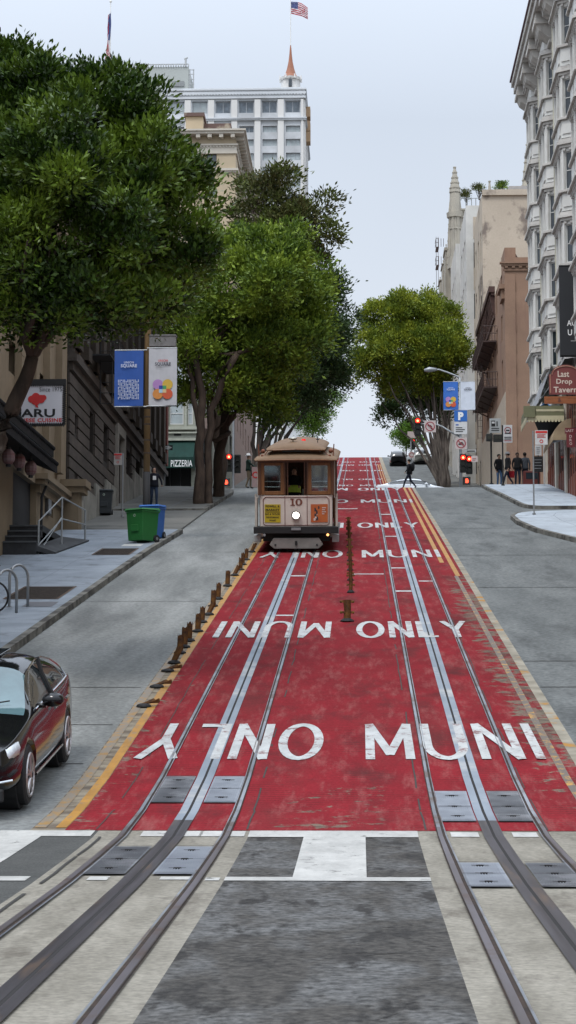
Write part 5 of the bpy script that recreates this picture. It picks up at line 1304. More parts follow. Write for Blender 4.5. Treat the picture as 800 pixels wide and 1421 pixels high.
def quadmesh(name, v, mat, parent):
    v = v - np.array(ORG.get(parent.name, (0, 0, 0)))
    n = len(v) // 4; me = bpy.data.meshes.new(name); me.vertices.add(4 * n); me.vertices.foreach_set('co', v.astype(np.float32).ravel())
    me.loops.add(4 * n); me.loops.foreach_set('vertex_index', np.arange(4 * n, dtype=np.int32)); me.polygons.add(n)
    me.polygons.foreach_set('loop_start', np.arange(0, 4 * n, 4, dtype=np.int32)); me.polygons.foreach_set('loop_total', np.full(n, 4, dtype=np.int32))
    me.materials.append(mat); me.update(calc_edges=True); me.validate()
    o = bpy.data.objects.new(name, me); col.objects.link(o); o.parent = parent; return o
def lobes_px(L, D, depth=1.0, spread=.6, seed=1):
    """each entry (px, py, r px): a lobe of foliage at distance D, a few at the front and back"""
    rr = random.Random(seed); out = []
    for e in L:
        px, py, r = e[:3]; dd = D + (e[3] if len(e) > 3 else rr.uniform(-spread, spread)); x, z = at(px, py, dd); R = r / (FPX / dd)
        out.append((x, dd, z, R, R * depth, R * .95))
    return out
def wig(p, q, n, amp, rr):
    p, q = Vector(p), Vector(q); L = (q - p).length
    return [p.lerp(q, i / n) + (Vector((rr.uniform(-1, 1), rr.uniform(-1, 1), rr.uniform(-.3, .3))) * amp * L if 0 < i < n else Vector((0, 0, 0))) for i in range(n + 1)]
def tree(label, base, stems, lobes, lm, bark, nclump, per, cr, size, seed, group=None, twigs=14, r0=.22, **kw):
    t = thing("tree", label, "tree", base, group=group, world=True)
    rr = random.Random(seed); mb = MB(); ends = []
    for st in stems:      # stem: list of (x, y, z, r)
        pts, rs = [], []
        for a, b in zip(st, st[1:]):
            w = wig(a[:3], b[:3], 4, .035, rr); m = len(w) - 1
            for i, p in enumerate(w[:-1]): pts.append(p); rs.append(a[3] + (b[3] - a[3]) * i / m)
        pts.append(Vector(st[-1][:3])); rs.append(st[-1][3]); mb.path(pts, rs, 9); ends.append((pts[-1], rs[-1]))
    for i in range(twigs):
        p, r = ends[i % len(ends)]; l = lobes[rr.randrange(len(lobes))]
        q = Vector(l[:3]) + Vector((rr.uniform(-.6, .6) * l[3], rr.uniform(-.6, .6) * l[4], rr.uniform(-.6, .6) * l[5]))
        w = wig(p, q, 5, .06, rr); mb.path(w, [r * (1 - .85 * k / 5) * .8 for k in range(6)], 6)
    mb.build("trunk", bark, t, smooth=True)
    quadmesh("crown", leaves(lobes, nclump, per, cr, size, seed=seed, **kw), lm, t)
    return t
def P3(px, py, D, r): x, z = at(px, py, D); return (x, D, z, r)
# near left ficus
D = 31.0; s = FPX / D
T1 = [(50, 166, 86), (20, 120, 60), (130, 180, 88), (85, 115, 50), (0, 260, 110), (100, 300, 120), (195, 240, 72), (235, 290, 62), (215, 200, 38), (255, 350, 45), (190, 370, 78), (265, 260, 32),
      (50, 400, 80), (130, 420, 62), (195, 420, 48), (-70, 230, 110), (-90, 350, 90), (0, 440, 40), (165, 130, 38), (238, 215, 24), (280, 310, 24), (75, 200, 60, -2.2), (150, 300, 60, -2.4), (30, 330, 60, -2.3), (190, 330, 40, -1.9), (100, 230, 50, -2.5),
      (60, 250, 60, 1.8), (160, 260, 60, 1.9), (60, 84, 26), (28, 100, 26), (85, 92, 20), (162, 108, 22), (45, 440, 30), (90, 455, 24), (175, 455, 24), (20, 462, 34), (130, 452, 34), (212, 432, 34), (242, 392, 34), (188, 165, 50, -.3), (228, 235, 48, -.4), (268, 295, 40, -.3), (250, 340, 46, -.6), (215, 195, 40), (60, 440, 44, -1.3), (135, 438, 44, -1.2), (0, 438, 44, -1.2), (195, 425, 38, -1.0), (100, 400, 50, -1.5), (30, 395, 50, -1.6), (-40, 420, 50, -1)]
bx = -7.0
tree("large dark ficus tree overhanging the left pavement, nearest of all trees", (bx, D, G(D)),
     [[(bx, D, G(D) - .1, .27), (bx + .35, D, G(D) + 1.9, .21), P3(-6, 622, D, .145), P3(22, 555, D, .13), P3(45, 495, D, .105)],
      [P3(45, 495, D, .10), P3(40, 450, D, .075), P3(20, 405, D, .05), P3(-20, 420, D - .3, .05)], [P3(45, 495, D, .085), P3(66, 470, D, .065), P3(88, 440, D, .045), P3(140, 360, D, .03)], [P3(-30, 425, D - .8, .06), P3(20, 412, D - 1.2, .05), P3(60, 392, D - 1.2, .03)]],
     lobes_px(T1, D, .95, .9, 3), LEAF_F, BARK, 10000, 16, .19, .115, 5, twigs=30, up=.5, shell=.12, fill=.12, tuft=20)
# mid left street trees
D = 84.0; TG = "trees along the left pavement before the cross street"
T3 = [(375, 362, 50), (330, 405, 52), (285, 455, 46), (262, 510, 34), (300, 520, 42), (350, 480, 60), (405, 420, 50), (400, 480, 50), (350, 540, 38), (268, 560, 22), (395, 345, 32), (355, 340, 28), (430, 390, 30), (325, 350, 30), (290, 410, 32), (270, 480, 30, -2), (370, 400, 40, -2.5), (320, 460, 40, -2.5), (420, 450, 35, -2), (240, 560, 16), (300, 565, 18), (255, 450, 24), (262, 585, 16), (330, 575, 22), (285, 580, 16), (375, 565, 24)]
tree("leafy green street tree with a dark leaning double trunk left of the cable car", (ax(283, 82), 82, G(82)),
     [[(ax(278, 82), 82, G(82) - .2, .28), P3(277, 640, 82, .20), P3(281, 560, 82, .17), P3(272, 500, 82, .14)],
      [(ax(290, 82), 82.3, G(82) - .2, .20), P3(290, 650, 82.3, .16), P3(292, 570, 82.3, .15), P3(330, 490, 82, .12)],
      [P3(279, 600, 82, .14), P3(268, 540, 82, .11), P3(258, 490, 82, .07)]],
     lobes_px(T3[:11] + T3[15:17], D, .9, 1.5, 4), LEAF_B, BARKR, 2500, 18, .40, .23, 21, group=TG, twigs=14, shell=.14)
tree("taller green street tree with a forked trunk beside the left traffic signals", (ax(303, 88), 88, G(88)),
     [[(ax(302, 88), 88, G(88) - .2, .28), P3(303, 640, 88, .23), P3(312, 590, 88, .22), P3(310, 520, 88, .16), P3(300, 470, 88, .12)],
      [P3(312, 590, 88, .22), P3(330, 570, 88, .19), P3(336, 520, 88, .16), P3(345, 460, 88, .1)], [P3(318, 600, 88, .12), P3(300, 612, 87, .1), P3(290, 606, 87, .08)]],
     lobes_px(T3[5:], 88, .9, 1.5, 6), LEAF_B, BARKR, 2700, 18, .40, .23, 22, group=TG, twigs=14, shell=.14)
T2 = [(375, 275, 34), (350, 300, 30), (420, 300, 30), (445, 290, 20), (450, 335, 26), (400, 330, 40), (345, 270, 18), (395, 255, 22), (465, 345, 14), (370, 250, 16), (335, 300, 18), (430, 360, 26), (462, 295, 9), (475, 352, 7)]
tree("sparse reddish brown tree rising behind the green street trees", (ax(372, 100), 96, G(96)),
     [[(-6.8, 96, G(96) - .2, .3), (-6.5, 96, G(96) + 6, .22), P3(385, 380, 96, .15), P3(390, 320, 96, .08)], [P3(385, 380, 96, .1), P3(440, 320, 96, .05)], [P3(385, 380, 96, .1), P3(350, 290, 96, .05)]],
     lobes_px(T2, 96, .9, 1.0, 8), LEAF_R, BARKR, 800, 18, .42, .24, 23, twigs=26, shell=.3, fill=.3)
# ficus beyond the cross street, left
T4 = [(430, 430, 46), (400, 470, 46), (455, 475, 30), (440, 520, 40), (400, 530, 40), (365, 520, 36), (465, 440, 24), (475, 500, 14), (450, 400, 26), (430, 560, 26), (385, 575, 26), (350, 560, 26), (415, 400, 30)]
def fan(bx_, by_, D, targets, r, rr, bow=.25):
    out = []
    for (px, py) in targets:
        a = P3(bx_ + rr.uniform(-6, 6), by_, D, r); q = P3(px, py, D + rr.uniform(-1.5, 1.5), r * .22)
        m = P3(bx_ + (px - bx_) * bow, by_ + (py - by_) * .42, D, r * .62); out.append([a, m, q])
    return out
rr = random.Random(3)
tree("dark ficus with a fan of pale stems above the cable car, beyond the cross street", (ax(352, 128), 128, G(128)),
     fan(354, 660, 128, [(350, 520), (375, 510), (395, 505), (410, 490), (420, 500), (440, 480), (455, 490), (400, 480), (430, 520), (450, 530)], .18, rr),
     lobes_px(T4, 128, .8, 2.0, 9), LEAF_D, BARKG, 2400, 20, .55, .27, 24, twigs=10, shell=.16)
tree("second dark ficus of the left hillside, deeper behind the cable car", (ax(374, 150), 150, G(150)),
     fan(376, 670, 150, [(400, 540), (425, 530), (440, 545), (455, 520), (430, 510)], .18, rr),
     lobes_px([(430, 500, 34), (455, 530, 26), (420, 545, 28), (400, 560, 26), (465, 470, 22), (470, 500, 16), (380, 560, 24)], 150, .8, 2.0, 10), LEAF_D, BARKG, 1300, 18, .6, .3, 25, twigs=8)
tree("small bright green tree far up the left side of the hill", (-7.0, 262, G(262)),
     [[(-7.0, 262, G(262) - .2, .2), P3(435, 600, 262, .12)]],
     lobes_px([(440, 575, 20), (455, 560, 14), (462, 552, 12), (425, 590, 18), (440, 595, 14), (430, 570, 14)], 262, .9, 1.0, 11), LEAF_L, BARK, 800, 16, .55, .3, 26, twigs=6)
# right ficus
T6 = [(535, 455, 38), (575, 437, 30), (610, 452, 34), (505, 480, 22), (520, 500, 28), (560, 490, 44), (605, 490, 40), (628, 480, 22), (540, 530, 24), (580, 525, 32), (612, 525, 26), (503, 505, 16), (512, 530, 14), (632, 510, 14), (555, 425, 18), (595, 425, 18)]
D = 148.0
tree("broad yellow green ficus on the right with many pale stems, beyond the cross street", (ax(617, D), D, G(D)),
     fan(617, 684, D, [(560, 530), (572, 520), (585, 515), (600, 510), (612, 520), (625, 520), (545, 545), (590, 500), (620, 530), (565, 500), (605, 540), (530, 560), (552, 520), (578, 505), (596, 525), (615, 505), (630, 535), (540, 530), (570, 545), (588, 535)], .16, rr, .35),
     lobes_px(T6, D, .95, 2.0, 12), LEAF_Y, BARKG, 4200, 20, .42, .24, 27, twigs=12, shell=.10, fill=.06, up=.5)
tree("dark narrow ficus trunk and crown just behind the broad one on the right", (ax(612, 160), 160, G(160)),
     fan(612, 672, 160, [(580, 540), (595, 530), (560, 560), (610, 530), (620, 545)], .2, rr, .4),
     lobes_px([(590, 545, 24), (560, 555, 18), (615, 550, 18), (545, 560, 14), (600, 570, 16), (543, 578, 12), (552, 588, 10), (536, 572, 8)], 160, .9, 1.5, 13), LEAF_D, BARKG, 800, 18, .5, .28, 28, twigs=8)
tree("small bright green tree far up the right side of the hill", (8.9, 340, G(340)), [[(8.9, 340, G(340) - .2, .2), P3(564, 622, 340, .1)]],
     lobes_px([(556, 605, 12), (566, 600, 14), (562, 618, 12), (575, 612, 12), (570, 590, 10)], 340, .9, .8, 15), LEAF_L, BARK, 500, 16, .6, .4, 30, twigs=5)
for i, (px, py, r, D, lab) in enumerate(((647, 271, 6, 188, "small leaning rooftop shrub next to the stone spire"), (665, 263, 8, 188, "round topped rooftop tree behind a glass rail"), (697, 261, 7, 158, "bushy rooftop tree on the stained tan building"))):
    x, z = at(px, py, D); zr = az(292 if i < 2 else 270, D, px); S_ = FPX / D
    t = thing("roof_plant", lab, "plant", (x, D, zr), world=True)
    mb = MB(); mb.path([(x, D, zr - .3), (x + .1, D, (z + zr) / 2), (x, D, z)], [.07, .05, .03], 6)
    for k in range(6): mb.path([(x, D, (z + zr) / 2), (x + random.uniform(-1, 1) * r / S_ * .8, D + random.uniform(-.3, .3), z + random.uniform(-.5, .8) * r / S_)], [.04, .015], 5)
    mb.build("stem", BARK, t)
    quadmesh("foliage", leaves([(x + random.uniform(-.6, .6) * r / S_, D + random.uniform(-.3, .3), z + random.uniform(-.5, .6) * r / S_, r / S_ * .5, r / S_ * .5, r / S_ * .4) for k in range(6)], 60, 14, .22, .18, seed=50 + i, shell=.3), LEAF_R if i != 2 else LEAF_B, t)
t = thing("roof_rail", "glass rail between the shrubs on the Gothic building's roof", "railing", (ax(655, 188), 188, az(290, 188, 655)), world=True)
mb = MB(); 
for px in (642, 650, 658, 664): mb.tube((ax(px, 188), 187.5, az(292, 188, 655)), (ax(px, 188), 187.5, az(277, 188, 655)), .04, n=5)
mb.tube((ax(642, 188), 187.5, az(277, 188, 655)), (ax(674, 188), 187.5, az(277, 188, 655)), .04, n=5); mb.build("frame", GREYM, t)

# ============================================================ POSTS, SIGNS AND SIGNALS
NAVY = paintm("banner_blue", (.018, .085, .36), rough=.6); BWH = paintm("banner_white", (.50, .50, .53), rough=.6); BWH2 = paintm("banner_white_bright", (.62, .66, .74), rough=.6)
PU, OR, RO, YG, GRN, LBL, DBL, PE = [paintm("petal_%d" % i, c, rough=.6) for i, c in enumerate(((.42, .22, .50), (.62, .24, .05), (.58, .09, .03), (.62, .40, .05), (.06, .32, .12), (.36, .55, .68), (.02, .04, .30), (.66, .48, .25)))]
def petals(mb, cx, cz, r, S):
    """four overlapping discs, as on the banners"""
    o = r * .92
    for i, (dx, dz) in enumerate(((-1, 1), (1, 1), (-1, -1), (1, -1))):
        disc(mb, cx + dx * o, cz + dz * o, r, S - .002 * i, [0, 3, 1, 2][i], 22)
    q = r * .62
    for i, (dx, dz, m) in enumerate(((-.5, .5, 6), (.5, .5, 4), (-.5, -.5, 5), (.5, -.5, 7))):
        mb.box(cx + dx * q * 1.15 - q * .55, cx + dx * q * 1.15 + q * .55, S - .012, S - .010, cz + dz * q * 1.15 - q * .55, cz + dz * q * 1.15 + q * .55, m)
PETS = [PU, OR, RO, YG, GRN, LBL, DBL, PE]
def banner(label, x0, x1, z0, z1, y, mat, kind, pole_x):
    t = thing("street_banner", label, "banner", ((x0 + x1) / 2, y, z0), world=True)
    mb = MB(); n = 8
    for i in range(n):
        a, b = x0 + (x1 - x0) * i / n, x0 + (x1 - x0) * (i + 1) / n; f = lambda x: .02 * math.sin((x - x0) * 6)
        mb.add([(a, y + f(a), z0), (b, y + f(b), z0), (b, y + f(b), z1), (a, y + f(a), z1), (a, y + f(a) + .012, z0), (b, y + f(b) + .012, z0), (b, y + f(b) + .012, z1), (a, y + f(a) + .012, z1)], [(0, 1, 2, 3), (7, 6, 5, 4), (0, 4, 5, 1), (3, 2, 6, 7)])
    mb.build("cloth", mat, t)
    w, h = x1 - x0, z1 - z0; cx = (x0 + x1) / 2; S = y - .035
    lt = MB()
    if kind in ('grid', 'petal_blue'): tm = paintm("banner_text_white", (.55, .60, .75), rough=.6)
    else: tm = paintm("banner_text_dark", (.07, .07, .09), rough=.6)
    word(lt, "UNION", cx - w * .17, cx + w * .17, z1 - h * .235, z1 - h * .195, S, 1 if kind == 'petal' else 0); word(lt, "SQUARE", cx - w * .28, cx + w * .28, z1 - h * .315, z1 - h * .245, S, 0, bold=.03)
    if kind == 'grid':
        for i in range(14):
            for j in range(14):
                if (i * 3 + j * 5) % 7 != 3: a = cx - w * .37 + w * .74 * i / 14; b = z0 + h * .12 + h * .36 * j / 14; lt.box(a, a + w * .034, S - .002, S, b, b + h * .017, 0)
    lt.build("lettering", [tm, REDP], t)
    if kind.startswith('petal'):
        pm = MB(); petals(pm, cx, z0 + h * .28, w * .185, S); pm.build("petal_emblem", PETS, t)
    mb = MB()
    for z in (z0 - .02, z1 + .02): mb.tube((pole_x, y + .02, z), (x1 if x1 > pole_x else x0, y + .02, z), .02, n=6)
    mb.build("banner_arm", GREYM, t)
# left timber pole
D = 62.5; xp = ax(203.5, D, 700)
t = thing("utility_pole", "tall wooden utility pole with a black painted foot beside the green bin", "pole", (xp, D, G(D)), world=True)
mb = MB(); zbl = az(655, D, 203); mb.tube((xp, D, zbl), (xp, D, zbl + 13), .105, .095, 12); mb.build("shaft", surf("yellow_timber", (.30, .195, .095), (.21, .135, .065), vs=(1, 1, .15), sc1=5, rough=.85), t, smooth=True)
mb = MB(); mb.tube((xp, D, G(D)), (xp, D, zbl), .125, .115, 12); mb.build("painted_foot", BLACK, t, smooth=True)
mb = MB()
for py in (568, 580, 590, 612, 630): mb.tube((xp, D, az(py, D, 203)), (xp, D, az(py, D, 203) + .05), .115, n=12)
mb.build("band", BARK, t)
S_ = FPX / D
banner("blue banner with a grid of small marks, left of the wooden pole", ax(160, D, 530), ax(200, D, 530), az(564.5, D, 180), az(488, D, 180), D - .16, NAVY, 'grid', xp)
banner("white banner with four coloured petals, right of the wooden pole", ax(207.5, D, 530), ax(246.5, D, 530), az(563.5, D, 226), az(485, D, 226), D - .16, BWH, 'petal', xp)
t = thing("street_lamp_box", "grey rectangular lamp panel above the white petal banner", "lamp", (ax(225, D), D, az(484, D, 225)), world=True)
mb = MB(); mb.box(ax(208, D, 475), ax(244, D, 475), D - .1, D + .3, az(481, D, 225), az(467, D, 225)); mb.box(ax(207, D, 475), ax(245, D, 475), D - .12, D + .32, az(466.9, D, 225), az(465, D, 225)); mb.build("panel", surf("lamp_panel", (.20, .19, .19), (.14, .135, .13), rough=.6), t); mb = MB(); mb.tube((xp, D, az(474, D, 225)), (ax(210, D, 475), D, az(474, D, 225)), .04, n=6); mb.build("arm", BLACK, t)
# right street light pole with signs, signals
D = 119.6; xp = ax(640, D, 690); DPR = D
def pole(mb, x, D, z0, z1, r=.08, r1=None): return mb.tube((x, D, z0), (x, D, z1), r, r1 or r, 10)
t = thing("street_lamp", "tall grey street lamp whose arm curves left, at the far right corner", "street lamp", (xp, D, G(D)), world=True)
LAMP = t; zt_ = az(524, D, 638)
mb = MB(); pole(mb, xp, D, G(D), zt_, .115, .075); mb.build("pole", GALV, t, smooth=True)
mb = MB(); xe = ax(603, D, 520); mb.path([(xp, D, zt_ - .05), (xp - .25, D, zt_ + .12), (ax(622, D, 520), D, az(517, D, 622)), (ax(610, D, 520), D, az(513, D, 610)), (xe, D, az(512.6, D, 603))], [.06, .055, .05, .045, .04], 8); mb.build("lamp_arm", GALV, t, smooth=True)
mb = MB(); mb.path([(xe + .15, D, az(512.8, D, 603)), (ax(596, D, 520), D, az(513, D, 596)), (ax(589, D, 520), D, az(514, D, 589))], [.09, .17, .08], 8); mb.build("lamp_head", GREYM, t, smooth=True)
banner("small blue banner with coloured petals on the right street lamp", ax(615.5, D, 550), ax(636, D, 550), az(569, D, 626), az(530.5, D, 626), D - .12, paintm("banner_blue_bright", (.03, .14, .50), rough=.6), 'petal_blue', xp)
banner("pale white banner with faint lettering on the right street lamp", ax(639.5, D, 550), ax(659.5, D, 550), az(569, D, 649), az(530.5, D, 649), D - .12, BWH2, 'plain', xp)
def sign(label, x0, x1, z0, z1, y, plate, draw=None, mats=(BLACK,), name="road_sign", cat="sign"):
    t = thing(name, label, cat, ((x0 + x1) / 2, y, z0), world=True)
    mb = MB(); mb.box(x0, x1, y, y + .015, z0, z1); mb.build("plate", plate, t, bevel=.02)
    if draw:
        mb = MB(); draw(mb, x0, x1, z0, z1, y - .008); mb.build("symbol", list(mats), t)
    return t
SW = paintm("sign_face_white", (.60, .60, .60), rough=.4); SPK = paintm("sign_face_pinkish", (.52, .44, .42), rough=.4)
y = D - .16
def dP(mb, x0, x1, z0, z1, S): word(mb, "P", x0 + (x1 - x0) * .3, x0 + (x1 - x0) * .72, z0 + (z1 - z0) * .12, z0 + (z1 - z0) * .85, S, bold=.06)
sign("blue square parking sign with a white P", ax(630.5, D, 580), ax(648.5, D, 580), az(585.5, D, 640), az(570, D, 640), y, paintm("sign_blue", (.02, .13, .45), rough=.4), dP, (WHITEP,))
def dLines(mb, x0, x1, z0, z1, S):
    w, h = x1 - x0, z1 - z0
    mb.box(x0 + w * .12, x0 + w * .34, S - .003, S, z0 + h * .72, z0 + h * .82, 1)
    for k, L in enumerate((.5, .7, .55)): mb.box(x0 + w * .12, x0 + w * (.12 + L), S - .003, S, z0 + h * (.5 - .16 * k), z0 + h * (.57 - .16 * k), 0)
sign("white information sign with lines of text under the blue P", ax(630.5, D, 595), ax(648.5, D, 595), az(603, D, 640), az(586.3, D, 640), y, SW, dLines, (BLACK, NAVY))
def dNoCar(mb, x0, x1, z0, z1, S):
    cx, cz, r = (x0 + x1) / 2, (z0 + z1) / 2, (x1 - x0) * .42
    disc(mb, cx, cz, r, S, 0, 24, r * .78); mb.box(cx - r * .55, cx + r * .55, S - .001, S + .001, cz - r * .3, cz + .0 * r, 1); mb.box(cx - r * .35, cx + r * .35, S - .0012, S + .0012, cz, cz + r * .3, 1)
    mb.add([(cx - r * .66, S - .004, cz + r * .5), (cx - r * .5, S - .004, cz + r * .66), (cx + r * .66, S - .004, cz - r * .5), (cx + r * .5, S - .004, cz - r * .66)], [(0, 1, 2, 3)], 0)
REDD = paintm("dark_sign_red", (.30, .05, .06), rough=.5)
sign("square white no cars sign with red ring on the right lamp pole", ax(632, D, 615), ax(648, D, 615), az(624, D, 640), az(608, D, 640), y, SPK, dNoCar, (REDD, BLACK))
def dNoLeft(mb, x0, x1, z0, z1, S):
    cx, cz, r = (x0 + x1) / 2, (z0 + z1) / 2, (x1 - x0) * .42
    disc(mb, cx, cz, r, S, 0, 24, r * .8); mb.path([(cx + r * .3, S, cz - r * .55), (cx + r * .3, S, cz), (cx + r * .05, S, cz + r * .22), (cx - r * .2, S, cz + r * .22)], r * .11, 5, 1)
    mb.add([(cx - r * .15, S - .003, cz + r * .5), (cx - r * .15, S - .003, cz - r * .06), (cx - r * .58, S - .003, cz + r * .22)], [(0, 1, 2)], 1)
    mb.add([(cx - r * .66, S - .05, cz + r * .5), (cx - r * .5, S - .05, cz + r * .66), (cx + r * .66, S - .05, cz - r * .5), (cx + r * .5, S - .05, cz - r * .66)], [(0, 1, 2, 3)], 0)
sign("square no left turn sign on the signal arm", ax(589, D, 590), ax(605, D, 590), az(600.5, D, 597), az(584, D, 597), y, SPK, dNoLeft, (REDD, BLACK))
sign("narrow street name blade beside the lower right signal", ax(646, D, 626), ax(661, D, 626), az(628.5, D, 650), az(624.5, D, 650), y, paintm("blade_grey", (.38, .38, .36), rough=.5), lambda mb, x0, x1, z0, z1, S: mb.box(x0 + .08, x1 - .08, S - .003, S, z0 + .06, z0 + .12), (BLACK,))
sign("small pinkish sign right of the lower right signal", ax(654, D, 637), ax(663, D, 637), az(641.5, D, 658), az(633, D, 658), y, SPK, lambda mb, x0, x1, z0, z1, S: (mb.box(x0 + .08, x1 - .1, S - .003, S, z0 + .18, z0 + .22), mb.box(x0 + .08, x1 - .15, S - .003, S, z0 + .09, z0 + .12)), (REDD,))
RL = emis("signal_red_light", (1.0, .025, .015), 2.2); RLC = emis("signal_red_core", (1.0, .45, .16), 4.0); HOUS = paintm("signal_housing", (.015, .016, .014), rough=.6)
LOFF = paintm("signal_lens_off", (.03, .03, .02), rough=.3)
def signal(label, px, py, D, lit=0, rpx=5.0, arm_from=None, big=True, ped=False):
    """px, py: centre of the red lens"""
    S = FPX / D; x, z = at(px, py, D); t = thing("traffic_signal" if not ped else "pedestrian_signal", label, "traffic light", (x, D, z), world=True)
    r = .15; hw = .20; mb = MB()
    if ped:
        mb.box(x - .24, x + .24, D, D + .2, z - .24, z + .24); mb.build("housing", HOUS, t, bevel=.02)
        # the raised hand: palm, four fingers and thumb
        mb = MB(); mb.box(x - .08, x + .08, D - .02, D - .005, z - .14, z + .02)
        for k in range(4): mb.box(x - .08 + k * .042, x - .048 + k * .042, D - .02, D - .005, z + .021, z + (.11, .14, .14, .11)[k])
        mb.box(x + .082, x + .12, D - .02, D - .005, z - .09, z + .03); mb.build("hand_light", emis("hand_orange_red", (1.0, .07, .03), 3.0), t); return t
    mb.box(x - hw, x + hw, D, D + .22, z - .92, z + .24); mb.build("housing", HOUS, t, bevel=.03)
    for k in range(3):
        zc_ = z - .34 * k; mb = MB(); disc(mb, x, zc_, r, D - .02, 0, 20)
        l = mb.build("lens", RL if k == lit else LOFF, t, normals=False)
        if k == lit: mb = MB(); disc(mb, x, zc_, r * .45, D - .025, 0, 16); mb.build("bulb", RLC, l, normals=False)
        mb = MB(); n = 12; o = 0; vs = []
        for i in range(n + 1):
            a = -.35 + (math.pi + .7) * i / n
            for (q, rr_) in ((D - .02, r + .02), (D - .26, r + .02), (D - .26, r + .035), (D - .02, r + .035)): vs.append((x + rr_ * math.cos(a), q, zc_ + rr_ * math.sin(a)))
        mb.add(vs, [(4 * i + j, 4 * i + (j + 1) % 4, 4 * (i + 1) + (j + 1) % 4, 4 * (i + 1) + j) for i in range(n) for j in range(4)]); mb.build("visor", HOUS, t)
    return t
signal("red traffic light hanging at the end of the right signal arm", 580, 584, D)
signal("red traffic light mounted low on the right lamp pole", 643, 635, D - .2)
signal("second red traffic light facing across, right of the low one", 651.5, 637, D + .3)
signal("lit red hand of the pedestrian signal at the right corner", 648, 667, D, ped=True)
t = LAMP
mb = MB(); mb.path([(xp, D, az(606, D, 636)), (ax(625, D, 600), D, az(599, D, 625)), (ax(614, D, 600), D, az(592, D, 614)), (ax(606, D, 600), D, az(589, D, 606)), (ax(580, D, 600), D + .1, az(588, D, 580))], [.07, .06, .055, .05, .045], 8); mb.build("signal_arm", GALV, t, smooth=True)
# far signals up the hill
D = 215.0; t = thing("signal_pole", "thin pale pole with small signs at the far right corner up the hill", "pole", (ax(571, D, 640), D, G(D)), world=True)
mb = MB(); pole(mb, ax(571, D, 640), D, G(D), az(599, D, 571), .09); mb.build("pole", GALV, t)
mb = MB(); mb.box(ax(566, D), ax(577, D), D - .15, D - .12, az(608, D, 571), az(599, D, 571)); mb.build("name_plate", SPK, t)
mb = MB(); n = 8; x, z = at(571.5, 631.5, D); mb.prism([(x + .40 * math.cos(a), z + .40 * math.sin(a)) for a in [math.pi / 8 + k * math.pi / 4 for k in range(8)]], 'XZ', D - .15, D - .12); q = mb.build("round_plate", SPK, t)
mb = MB(); disc(mb, x, z, .28, D - .16, 0, 16, .2); mb.build("ring", REDD, q, normals=False)
signal("tiny far red traffic light on the right, up the hill", 574, 612, D - .3)
# left signals
D = 120.2; t = thing("signal_pole", "dark signal pole at the far left corner behind the tree trunks", "pole", (ax(324, D, 660), D, G(D)), world=True)
mb = MB(); pole(mb, ax(324, D, 660), D, G(D), az(560, D, 324), .07); mb.build("pole", GREYM, t)
signal("red traffic light at the far left corner behind the tree trunks", 318, 634, D - .3)
signal("lit red hand of the pedestrian signal at the far left corner", 314, 669, D - .3, ped=True)
signal("dark side facing traffic light at the far left corner", 330, 636, D + .2, lit=9)
# one-way sign at left
D = 99.5
t = thing("one_way_sign", "small one way arrow sign in front of the pizzeria", "sign", (ax(231, D), D, G(D)), world=True)
mb = MB(); pole(mb, ax(229, D, 630), D, G(D), az(616, D, 229), .03); mb.build("pole", GREYM, t)
mb = MB(); a, b, c = ax(222, D, 621), ax(233, D, 621), ax(240, D, 621); z0, z1 = az(625, D, 231), az(618, D, 231); mb.box(a, c, D - .06, D - .05, z0, z1, 0); mb.build("plate", BLACK, t)
mb = MB(); zm = (z0 + z1) / 2; h = (z1 - z0) / 2; mb.add([(a + .04, D - .07, zm - h * .6), (b, D - .07, zm - h * .6), (b, D - .07, zm - h * .95), (c - .02, D - .07, zm), (b, D - .07, zm + h * .95), (b, D - .07, zm + h * .6), (a + .04, D - .07, zm + h * .6)], [tuple(range(7))]); f = mb.build("arrow", WHITEP, t, normals=False)
mb = MB(); word(mb, "ONE WAY", a + .08, b, zm - h * .35, zm + h * .35, D - .08, 0); mb.build("lettering", BLACK, f, normals=False)
# parking signs on thin posts
def post_sign(label, px, D, ytop, x0, x1, y0, y1, draw, mats, plate=SW, base=.15, name="parking_sign", r=.03):
    x = ax(px, D, 680); t = thing(name, label, "sign", (x, D, G(D) + base), world=True)
    mb = MB(); pole(mb, x, D, G(D) + base - .02, az(ytop, D, px), r); mb.tube((x, D, G(D) + base), (x, D, G(D) + base + .06), r * 2.2, n=10); mb.build("post", GREYM if r < .035 else BLACK, t)
    mb = MB(); X0, X1, Z0, Z1 = ax(x0, D, y0), ax(x1, D, y0), az(y1, D, px), az(y0, D, px); mb.box(X0, X1, D - r - .02, D - r - .003, Z0, Z1); p = mb.build("plate", plate, t, bevel=.01)
    mb = MB(); draw(mb, X0, X1, Z0, Z1, D - r - .028); mb.build("symbol", list(mats), p)
    return t
def dPark(mb, x0, x1, z0, z1, S):
    w, h = x1 - x0, z1 - z0
    mb.box(x0 + w * .04, x1 - w * .04, S - .002, S, z1 - h * .20, z1 - h * .04, 0)
    for k in range(3): mb.box(x0 + w * .16, x1 - w * (.16 + .1 * (k % 2)), S - .002, S, z1 - h * (.32 + .09 * k), z1 - h * (.28 + .09 * k), 0)
    disc(mb, x0 + w * .5, z0 + h * .24, w * .15, S, 0, 14, w * .09)
